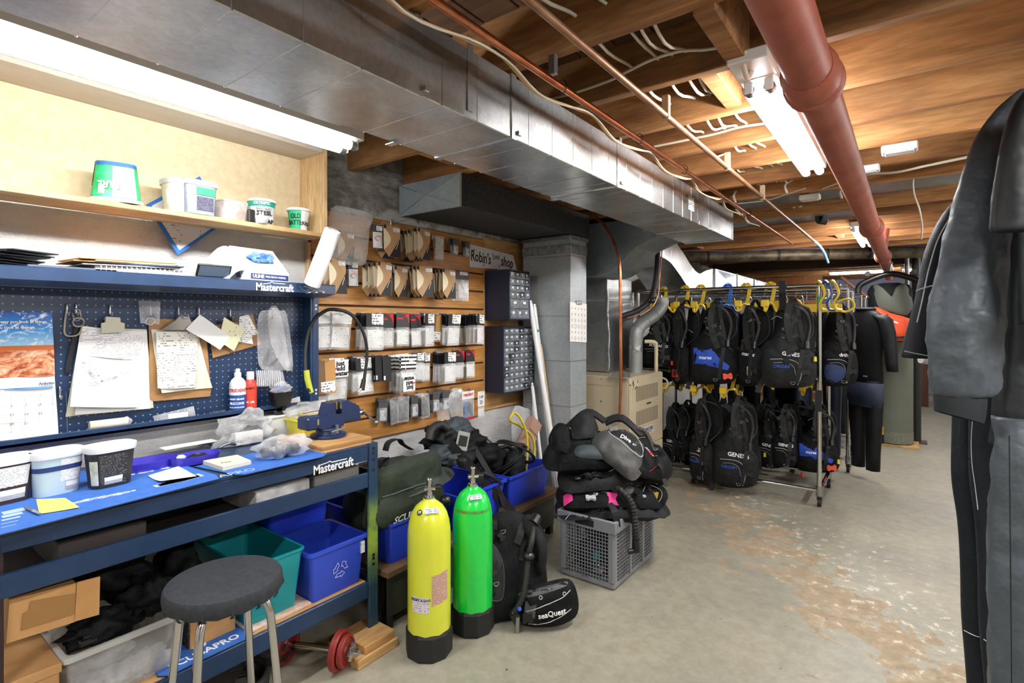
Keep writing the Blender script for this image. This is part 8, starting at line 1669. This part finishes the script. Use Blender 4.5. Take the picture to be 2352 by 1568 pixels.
# ---------------------------------------------------------------- things at the back
vy_ = 6.95; q = P(2045, 640, Y=vy_); pv = thing('buoyancy_vest', 'orange and grey buoyancy vest on a broad black hanger', 'life vest', (q.x, vy_, P(2045, 780, Y=vy_).z))
f = frame(P(2045, 780, Y=vy_), (1, .1, 0), (0, 0, 1)); s_ = (P(2045, 640, Y=vy_).z - P(2045, 780, Y=vy_).z); OR = M('vest_orange', '#d84a24', .6, c2='#e2572c', scale=10, bmp=.2, bscale=200)
bk = Pad('black_back', pv, outline([(-.27, .0), (.27, .0), (.26, .35 * s_), (.2, .55 * s_), (.17, .9 * s_), (-.17, .9 * s_), (-.2, .55 * s_), (-.28, .3 * s_)], 3), .06, f @ Matrix.Translation((0, 0, -.05)), BLACKF, .01, 1, .06, 1.0)
fr_ = Pad('orange_front', pv, outline([(-.27, .16 * s_), (-.15, .0), (.24, -.0), (.26, .2 * s_), (.16, .36 * s_), (.0, .45 * s_), (-.14, .56 * s_), (-.17, .42 * s_)], 3), .07, f, OR, .008, 2, .08)
gr = Pad('grey_yoke', pv, outline([(-.17, .52 * s_), (.0, .43 * s_), (.17, .36 * s_), (.2, .6 * s_), (.14, .9 * s_), (.05, .86 * s_), (.0, .7 * s_), (-.08, .88 * s_), (-.15, .88 * s_)], 3), .05, f @ Matrix.Translation((0, 0, -.01)), M('vest_grey', '#55584f', .7), .006, 3, .06)
fr_.line('zip', pv, [(-.14, .1 * s_), (-.03, .42 * s_)], .009, BLACKR, off=.002); fr_.line('swirl', pv, [(.06, .27 * s_), (.0, .3 * s_), (-.01, .23 * s_), (.03, .2 * s_)], .009, WHITEM, off=.003); fr_.strap('waist_strap', pv, [(-.2, .05 * s_), (.0, .045 * s_), (.22, .04 * s_)], .03, STRAP)
q = fr_.on(.2, .12 * s_, .01); obj('hang_tag', MB().pillow([(.055 * math.cos(k * .349), .035 * math.sin(k * .349)) for k in range(18)], .002, lambda x, y, h: q + Vector((x, -.01 - h, y)), 2), M('tag_cyan', '#2fa8cf', .5), pv); obj('paper_tag', MB().box(q + Vector((-.05, -.012, -.14)), q + Vector((.04, -.010, -.03))), PAPER, pv)
hz_ = P(2045, 635, Y=vy_).z; t = thing('broad_hanger', 'broad black hanger with roller ends above the orange vest', 'hanger', (P(2045, 640, Y=vy_).x, vy_, hz_)); bx = P(2045, 640, Y=vy_).x
obj('shoulders', MB().tube(smooth_path([(bx - .29, vy_, hz_ - .17), (bx - .27, vy_, hz_ - .08), (bx - .12, vy_, hz_ + .0), (bx, vy_, hz_ + .03), (bx + .12, vy_, hz_ + .0), (bx + .27, vy_, hz_ - .08), (bx + .29, vy_, hz_ - .17)], 4), .03, 10), BLACKP, t, 'y'); obj('hook', MB().tube(smooth_path([(bx, vy_, hz_ + .03), (bx, vy_, hz_ + .12), (bx + .02, vy_ + .02, hz_ + .15)], 4), .008, 8), STEEL, t, 'y')
for x in (-.2, .2): obj('roller', MB().cyl((bx + x, vy_ - .02, hz_ + .04), (bx + x, vy_ + .02, hz_ + .04), .028, n=14), GREYC, t, 'y')
wx, wy = P(2056, 1015, z=.02).x, P(2056, 1015, z=.02).y
t = thing('water_tank', 'grey green cylindrical tank standing behind the racks', 'tank', (wx, wy, .02)); mb = MB(); mb.lathe([(.16, .022), (.17, .03), (.17, 1.42), (.16, 1.46), (.04, 1.5)], (wx, wy, 0), 32); obj('tank_shell', mb, M('tank_olive', '#6c7064', .55, c2='#646859', scale=4), t, True); mb = MB(); mb.lathe([(.1735, .03), (.1735, .16)], (wx, wy, 0), 32, caps=False); obj('mesh_skirt', mb, M('skirt_mesh', '#8d9083', .5, c2='#5b5e54', scale=120), t, True)
obj('base_board', MB().box((wx - .2, wy - .2, 0), (wx + .22, wy + .2, .0195), .002), PLYL, label='thin board on the floor under the grey tank', cat='board')
q = P(2018, 1000, z=.1); t = thing('yellow_can', 'small yellow and black can on the floor beside the grey tank', 'can', (q.x, q.y, 0)); mb = MB(); mb.lathe([(.05, 0), (.05, .12)], (q.x, q.y, 0), 20); obj('can_body', mb, BLACKP, t, True); mb = MB(); mb.lathe([(.05, .1205), (.05, .2), (.03, .22)], (q.x, q.y, 0), 20); obj('can_top', mb, YEL, t, True)
q = P(2105, 1015, z=0); t = thing('steel_column', 'black steel column standing right of the grey tank', 'column', (q.x, q.y, 0)); obj('shaft', MB().cyl((q.x, q.y, .012), (q.x, q.y, JB), .045, n=20), M('column_black', '#26292b', .5), t, 'y'); obj('foot_plate', MB().box((q.x - .1, q.y - .1, 0), (q.x + .1, q.y + .1, .012)), M('rust_plate', '#4d3626', .7), t)
obj('conduit', MB().cyl((q.x - .09, q.y + .1, 0), (q.x - .09, q.y + .1, JB), .025, n=12), GALVD, None, 'y', label='grey conduit standing between the tank and the black column', cat='conduit')
obj('wood_partition', MB().box((-2.4, 11.0, 0), (-1.25, 11.03, 2.24)), mat_wood('panel_orange', '#7c4a2c', '#a5673c', '#b97d52', 'Z', 7), label='orange brown wood panel at the back left', cat='partition')
q = P(2122, 934, z=0); obj('wood_post', MB().box((q.x - .06, q.y, 0), (q.x + .06, q.y + .1, JB), .004), mat_wood('post_brown', '#3c2318', '#5a3624', '#6d452f', 'Z', 6), label='brown wood post in front of the back wall', cat='post')
obj('back_step', MB().box((q.x - .1, YB - .5, 0), (XR - .3, YB - .01, .1), .006), M('step_conc', '#9d9a96', .8), label='low concrete step along the back wall', cat='step')
a_, b_ = P(1932, 636, Y=10.8), P(2008, 694, Y=10.8); obj('stair_rail', MB().cyl(a_, a_.lerp(b_, 1.6), .03, n=10), mat_wood('rail_brown', '#5b3b2c', '#70493a', '#85594a', 'X', 6), None, 'y', label='slanting brown stair rail on the back wall', cat='rail')
t = thing('wire_shelf', 'white wire shelf frame against the back wall', 'wire shelf', tuple(P(1925, 690, Y=12.38)))
for u in (1902, 1917, 1924, 1946): obj('upright', MB().cyl(P(u, 640, Y=12.38), P(u, 720, Y=12.38), .008, n=6), WHITEP, t)
for v in (640, 655, 680): obj('cross_wire', MB().cyl(P(1902, v, Y=12.38), P(1946, v, Y=12.38), .007, n=6), WHITEP, t)
# ---------------------------------------------------------------- ceiling wiring
for k, (X, nm) in enumerate(((-.80, 'white cable through the joists nearest the copper pipes'), (-.70, 'second white cable through the joists'), (-.645, 'third white cable through the joists'), (-.60, 'white cable through the joists nearest the lamp'))):
 pts = []
 for y in JY:
  if .2 < y < 6.5: pts += [(X + .004 * math.sin(y * 5 + k), y, 2.335), (X + .012 * math.sin(y * 9 + k * 2), y + .2, 2.33 - (.035 + .02 * math.sin(y * 3 + k)) )]
 obj('ceiling_cable', MB().tube(smooth_path(pts, 4), .0055, 7), CABLE, None, 'y', label=nm, cat='cable')
def wire(label, px, z, r=.005, m=CABLE, cat='cable', name='ceiling_cable'):
 return obj(name, MB().tube(smooth_path([P(u, v, z=zz) for (u, v), zz in zip(px, z if isinstance(z, list) else [z] * len(px))], 5), r, 7), m, None, 'y', label=label, cat=cat)
wire('white cable swagged along the side of a joist near the lamp', ((1258, 230), (1330, 210), (1400, 185), (1440, 165), (1495, 138), (1560, 118), (1620, 114), (1672, 106)), 2.29)
wire('white cable running from the duct to the ceiling lamp', ((1495, 338), (1560, 325), (1640, 308), (1700, 292), (1760, 283)), 2.28)
wire('twin white cables running right from the junction box', ((1890, 432), (1985, 402), (2060, 395), (2130, 380), (2235, 358)), 2.24, .007); wire('thin white cable sagging below the far joists', ((1690, 468), (1760, 460), (1810, 445), (1850, 432)), 2.24, .004)
wire('grey cable at the left of the far pan', ((1700, 495), (1690, 480), (1720, 510), (1716, 512)), 2.24, .004)
for k, (u, v) in enumerate(((1688, 440), (1806, 418), (1932, 430))): wire(('short white cable drop at the end of the long duct', 'short white cable drop below the lamp end', 'short white cable drop beside the red pipe')[k], ((u + 2, v), (u - 3, v + 10), (u + 2, v + 25)), [2.3, 2.26, 2.22], .007)
pts = [P(2105, 372, Y=3.9), P(2098, 410, Y=3.9), P(2100, 445, Y=3.9), P(2112, 480, Y=3.9), P(2118, 520, Y=3.9), P(2116, 550, Y=3.9)]; obj('hanging_cord', MB().tube(smooth_path(pts, 5), .004, 6), CABLE, None, 'y', label='white cord hanging from the joists left of the dark jacket', cat='cord')
def jbox(label, u, v, z, s, m=WHITEP, cat='junction box'):
 q = P(u, v, z=z); t = thing('junction_box', label, cat, tuple(q)); obj('box', MB().box(q + Vector((-s, -s * .6, -.02)), q + Vector((s, s * .6, .014)), .006), m, t); obj('cover', MB().box(q + Vector((-s * .8, -s * .45, -.026)), q + Vector((s * .8, s * .45, -.0205)), .003), m, t); return t
jbox('white ceiling box on a joist near the dark jacket', 2066, 340, 2.235, .07); jbox('white junction box beside the red pipe', 1990, 388, 2.235, .06); jbox('small white alarm box on the far joist', 1860, 452, 2.235, .06, M('box_ivory', '#d8d6cc', .5)); jbox('small flat white box on the far ceiling', 1972, 598, 2.235, .14)
for k in range(4):
 pts = [P(1888 + dx, v, Y=4.9) + Vector((0, .012 * (k - 1.5), 0)) for dx, v in ((-4, 452), (-9 + 2 * k, 475), (-11 + 4 * k, 505), (-4 + 4 * k, 512), (4 + 2 * k, 495), (3, 460))]; obj('cable_bundle', MB().tube(smooth_path(pts, 5), .012, 7), BLACKR, None, 'y', label='black cable loop in the bundle under the far joists, %s one' % ORD[k], cat='cable', group='black cable bundle')
# ---------------------------------------------------------------- suits at the right, close to the camera
gr_ = thing('garment_rail', 'steel rail hung from the joists carrying the dry suits', 'rail', (.42, 1.6, 1.98)); obj('rail', MB().cyl((.42, .8, 1.985), (.42, 2.75, 1.985), .016, n=14), CHROME, gr_, 'y')
for y in (.985, 2.625): obj('rail_hanger', MB().cyl((.42, y, 1.985), (.42, y, JB), .006, n=8), STEEL, gr_, 'y')
def pxloft(name, parent, rows, t0, mat, dep=.5, n=22, amp=.06, seed=0, closecap=True, fold=0.0):
 """garment limb: rows = (u, v, half width in px[, depth t]); oval sections facing the camera"""
 rg = []; side = Vector((CY, SY, 0)); fw = Vector((-SY, CY, 0))
 R5 = smooth_path([(r_[0], r_[1], r_[2]) for r_ in rows], 9); T5 = smooth_path([((r_[3] if len(r_) > 3 else t0), 0, 0) for r_ in rows], 9)
 for k, (q, tt) in enumerate(zip(R5, T5)):
  c = P(q.x, q.y, t=tt.x); hw = q.z * tt.x / FPX; ring = []
  for i in range(n):
   th = 2 * math.pi * i / n; m_ = 1 + amp * noise.noise(Vector((math.cos(th) * 1.6 + seed, math.sin(th) * 1.6, c.z * 7 + seed * 3))) + 2.2 * fold * (.3 - abs(noise.noise(Vector((math.cos(th) * 1.5 + seed, math.sin(th) * 2.5 + c.z * 3, c.z * 14 + seed)))))
   ring.append(c + side * (hw * math.cos(th) * (1 + (m_ - 1) * .35)) + fw * (hw * dep * math.sin(th) * m_))
  rg.append(ring)
 mb = MB(); mb.skin(rg); return obj(name, mb, mat, parent, 'all')
NYL = M('dry_suit_nylon', '#41484e', .5, c2='#525b63', scale=4, bmp=.4, bscale=7, bdist=.05); NYL2 = M('dry_suit_dark', '#1d1f21', .5, c2='#26292c', scale=5, bmp=.3, bscale=5, bdist=.05, spec=.3); KNIT = M('ribbed_knit', '#1c2025', .8)
ds = thing('dry_suit', 'charcoal nylon dry suit with ribbed cuff hanging nearest the camera', 'dry suit', tuple(P(2360, 1640, t=1.02)))
pxloft('sleeve', ds, [(2372, 205, 30, 1.10), (2330, 255, 44, 1.10), (2296, 330, 58, 1.09), (2268, 430, 62, 1.08), (2244, 540, 68, 1.07), (2228, 640, 76, 1.06), (2218, 730, 82, 1.05), (2216, 820, 78, 1.05), (2216, 890, 72, 1.05), (2212, 908, 58, 1.05)], 1.06, NYL, .62, 30, .13, 1, fold=.16)
mb = MB(); rg = []; side = Vector((CY, SY, 0)); fw = Vector((-SY, CY, 0))
for v, hw in ((893, 50), (905, 53), (925, 54), (945, 52), (958, 50)):
 c = P(2208 - (v - 893) * .12 + (2 if v > 940 else 0), v, t=1.05); rg.append([c + side * (hw * 1.05 / FPX * math.cos(2 * math.pi * i / 72) * (1 + (.025 if i % 2 else 0))) + fw * (hw * 1.05 / FPX * .62 * math.sin(2 * math.pi * i / 72) * (1 + (.03 if i % 2 else 0))) + Vector((0, 0, -.012 * math.cos(2 * math.pi * i / 72))) for i in range(72)])
mb.skin(rg, caps=False); obj('ribbed_cuff', mb, KNIT, ds, 'all')
pxloft('torso', ds, [(2440, 225, 60, 1.12), (2425, 270, 100, 1.12), (2405, 400, 105, 1.11), (2400, 600, 98, 1.10), (2395, 800, 100, 1.09), (2390, 960, 104, 1.08), (2385, 1020, 104, 1.08)], 1.1, NYL2, .5, 30, .08, 2, fold=.08)
pxloft('leg', ds, [(2372, 960, 84, 1.06), (2366, 1050, 82, 1.05), (2362, 1180, 84, 1.05), (2362, 1300, 84, 1.04), (2364, 1450, 84, 1.04), (2366, 1600, 86, 1.04), (2370, 1760, 84, 1.04), (2370, 1900, 76, 1.04)], 1.05, NYL, .55, 30, .1, 3, fold=.16)
pxloft('leg', ds, [(2480, 980, 80, 1.16), (2480, 1200, 80, 1.16), (2480, 1500, 80, 1.16), (2480, 1800, 72, 1.16)], 1.16, NYL, .55, 24, .1, 4, fold=.12)
for u0, u1 in ((2318, 2322),): obj('leg_seam', MB().tube([P(2318 + .01 * (v - 1000), v, t=.985) for v in range(1000, 1860, 40)], .0012, 5), BLACKM, ds)
obj('hanger_hook', MB().tube(smooth_path([P(2452, 235, t=1.12), P(2455, 150, t=1.12), Vector((.42, 1.52, 1.985 + .022)), Vector((.437, 1.53, 1.985 + .016))], 4), .004, 6), STEEL, ds, 'y')
sj = thing('rain_jacket', 'dark grey short sleeved jacket at the far right edge', 'jacket', tuple(P(2400, 760, t=.92)))
pxloft('sleeve', sj, [(2400, 190, 30), (2372, 250, 44), (2352, 350, 52), (2340, 440, 54), (2332, 515, 53), (2331, 530, 50)], .93, NYL2, .6, 26, .1, 6, fold=.08); pxloft('torso', sj, [(2470, 200, 80), (2450, 350, 100), (2445, 560, 98), (2445, 745, 96)], .96, NYL2, .45, 24, .08, 7)
obj('hanger_hook', MB().tube(smooth_path([P(2475, 215, t=.96), P(2490, 140, t=.96), Vector((.42, 1.28, 1.985 + .022)), Vector((.437, 1.29, 1.985 + .016))], 4), .004, 6), STEEL, sj, 'y')
ns = thing('neoprene_suit', 'navy black neoprene suit with white stitching behind the dry suit', 'wetsuit', tuple(P(2260, 1640, t=1.3)))
NV = M('neoprene_blueblack', '#11151c', .6, c2='#171c25', scale=9, bmp=.3, bscale=16, bdist=.02, spec=.3)
slv = [(2262, 430, 40, 1.34), (2215, 490, 46, 1.33), (2178, 570, 48, 1.32), (2160, 640, 46, 1.31), (2150, 700, 48, 1.30), (2136, 760, 50, 1.30), (2124, 812, 50, 1.30), (2122, 822, 44, 1.30)]
pxloft('sleeve', ns, slv, 1.32, NV, .6, 26, .05, 11); obj('stitching', MB().tube(smooth_path([P(u, v, t=1.262) for u, v in ((2188, 490), (2156, 545), (2138, 600), (2128, 640), (2118, 690), (2106, 740))], 5), .0016, 5), STITCH, ns); obj('stitching', MB().tube(smooth_path([P(u, v, t=1.255) for u, v in ((2104, 668), (2120, 662), (2150, 655), (2180, 660))], 5), .0016, 5), STITCH, ns); obj('hem_stitch', MB().tube(smooth_path([P(u, v, t=1.252) for u, v in ((2078, 806), (2105, 812), (2140, 818), (2165, 820))], 4), .0012, 5), STITCH, ns)
pxloft('leg', ns, [(2240, 880, 44, 1.36), (2236, 1000, 44, 1.36), (2238, 1100, 46, 1.36), (2250, 1200, 45, 1.36), (2256, 1300, 44, 1.36), (2260, 1420, 45, 1.36), (2268, 1540, 44, 1.36), (2276, 1700, 40, 1.36)], 1.36, NV, .7, 26, .05, 12); pxloft('leg', ns, [(2286, 870, 52, 1.28), (2282, 1000, 50, 1.28), (2284, 1100, 51, 1.28), (2292, 1200, 47, 1.28), (2298, 1320, 46, 1.28), (2302, 1440, 46, 1.28), (2310, 1560, 44, 1.28), (2316, 1750, 40, 1.28)], 1.28, NV, .7, 26, .05, 13)
pxloft('torso', ns, [(2330, 420, 70, 1.36), (2325, 600, 74, 1.35), (2310, 800, 74, 1.34), (2290, 900, 76, 1.33)], 1.34, NV, .5, 24, .05, 14)
obj('side_stitching', MB().tube(smooth_path([P(u, v, t=1.24) for u, v in ((2236, 940), (2231, 1000), (2232, 1060), (2240, 1120), (2246, 1170))], 5), .001, 5), STITCH, ns)
for k, (u0, v0, u1, v1, tt) in enumerate(((2214, 1447, 2264, 1466, 1.305), (2260, 1468, 2286, 1478, 1.235))): obj('ankle_stitch', MB().tube(smooth_path([P(u0, v0, t=tt), P((u0 + u1) / 2, (v0 + v1) / 2 + 3, t=tt - .02), P(u1, v1, t=tt)], 4), .0011, 5), STITCH, ns)
obj('hanger_hook', MB().tube(smooth_path([P(2335, 425, t=1.36), P(2380, 330, t=1.36), Vector((.42, 1.95, 1.985 + .022)), Vector((.437, 1.96, 1.985 + .016))], 4), .004, 6), STEEL, ns, 'y')
obj('knee_panel', MB().tube(smooth_path([P(u, v, t=1.29) for u, v in ((2206, 965), (2203, 1020), (2212, 1045), (2230, 1055))], 4), .0013, 5), BLACKM, ns)
obj('wrist_reel', MB().cyl(P(2115, 824, t=1.45), P(2140, 828, t=1.45), .012, n=14), GREYP, None, 'y', label='small grey green gadget hanging under the neoprene sleeve', cat='gadget')
fill_texts()
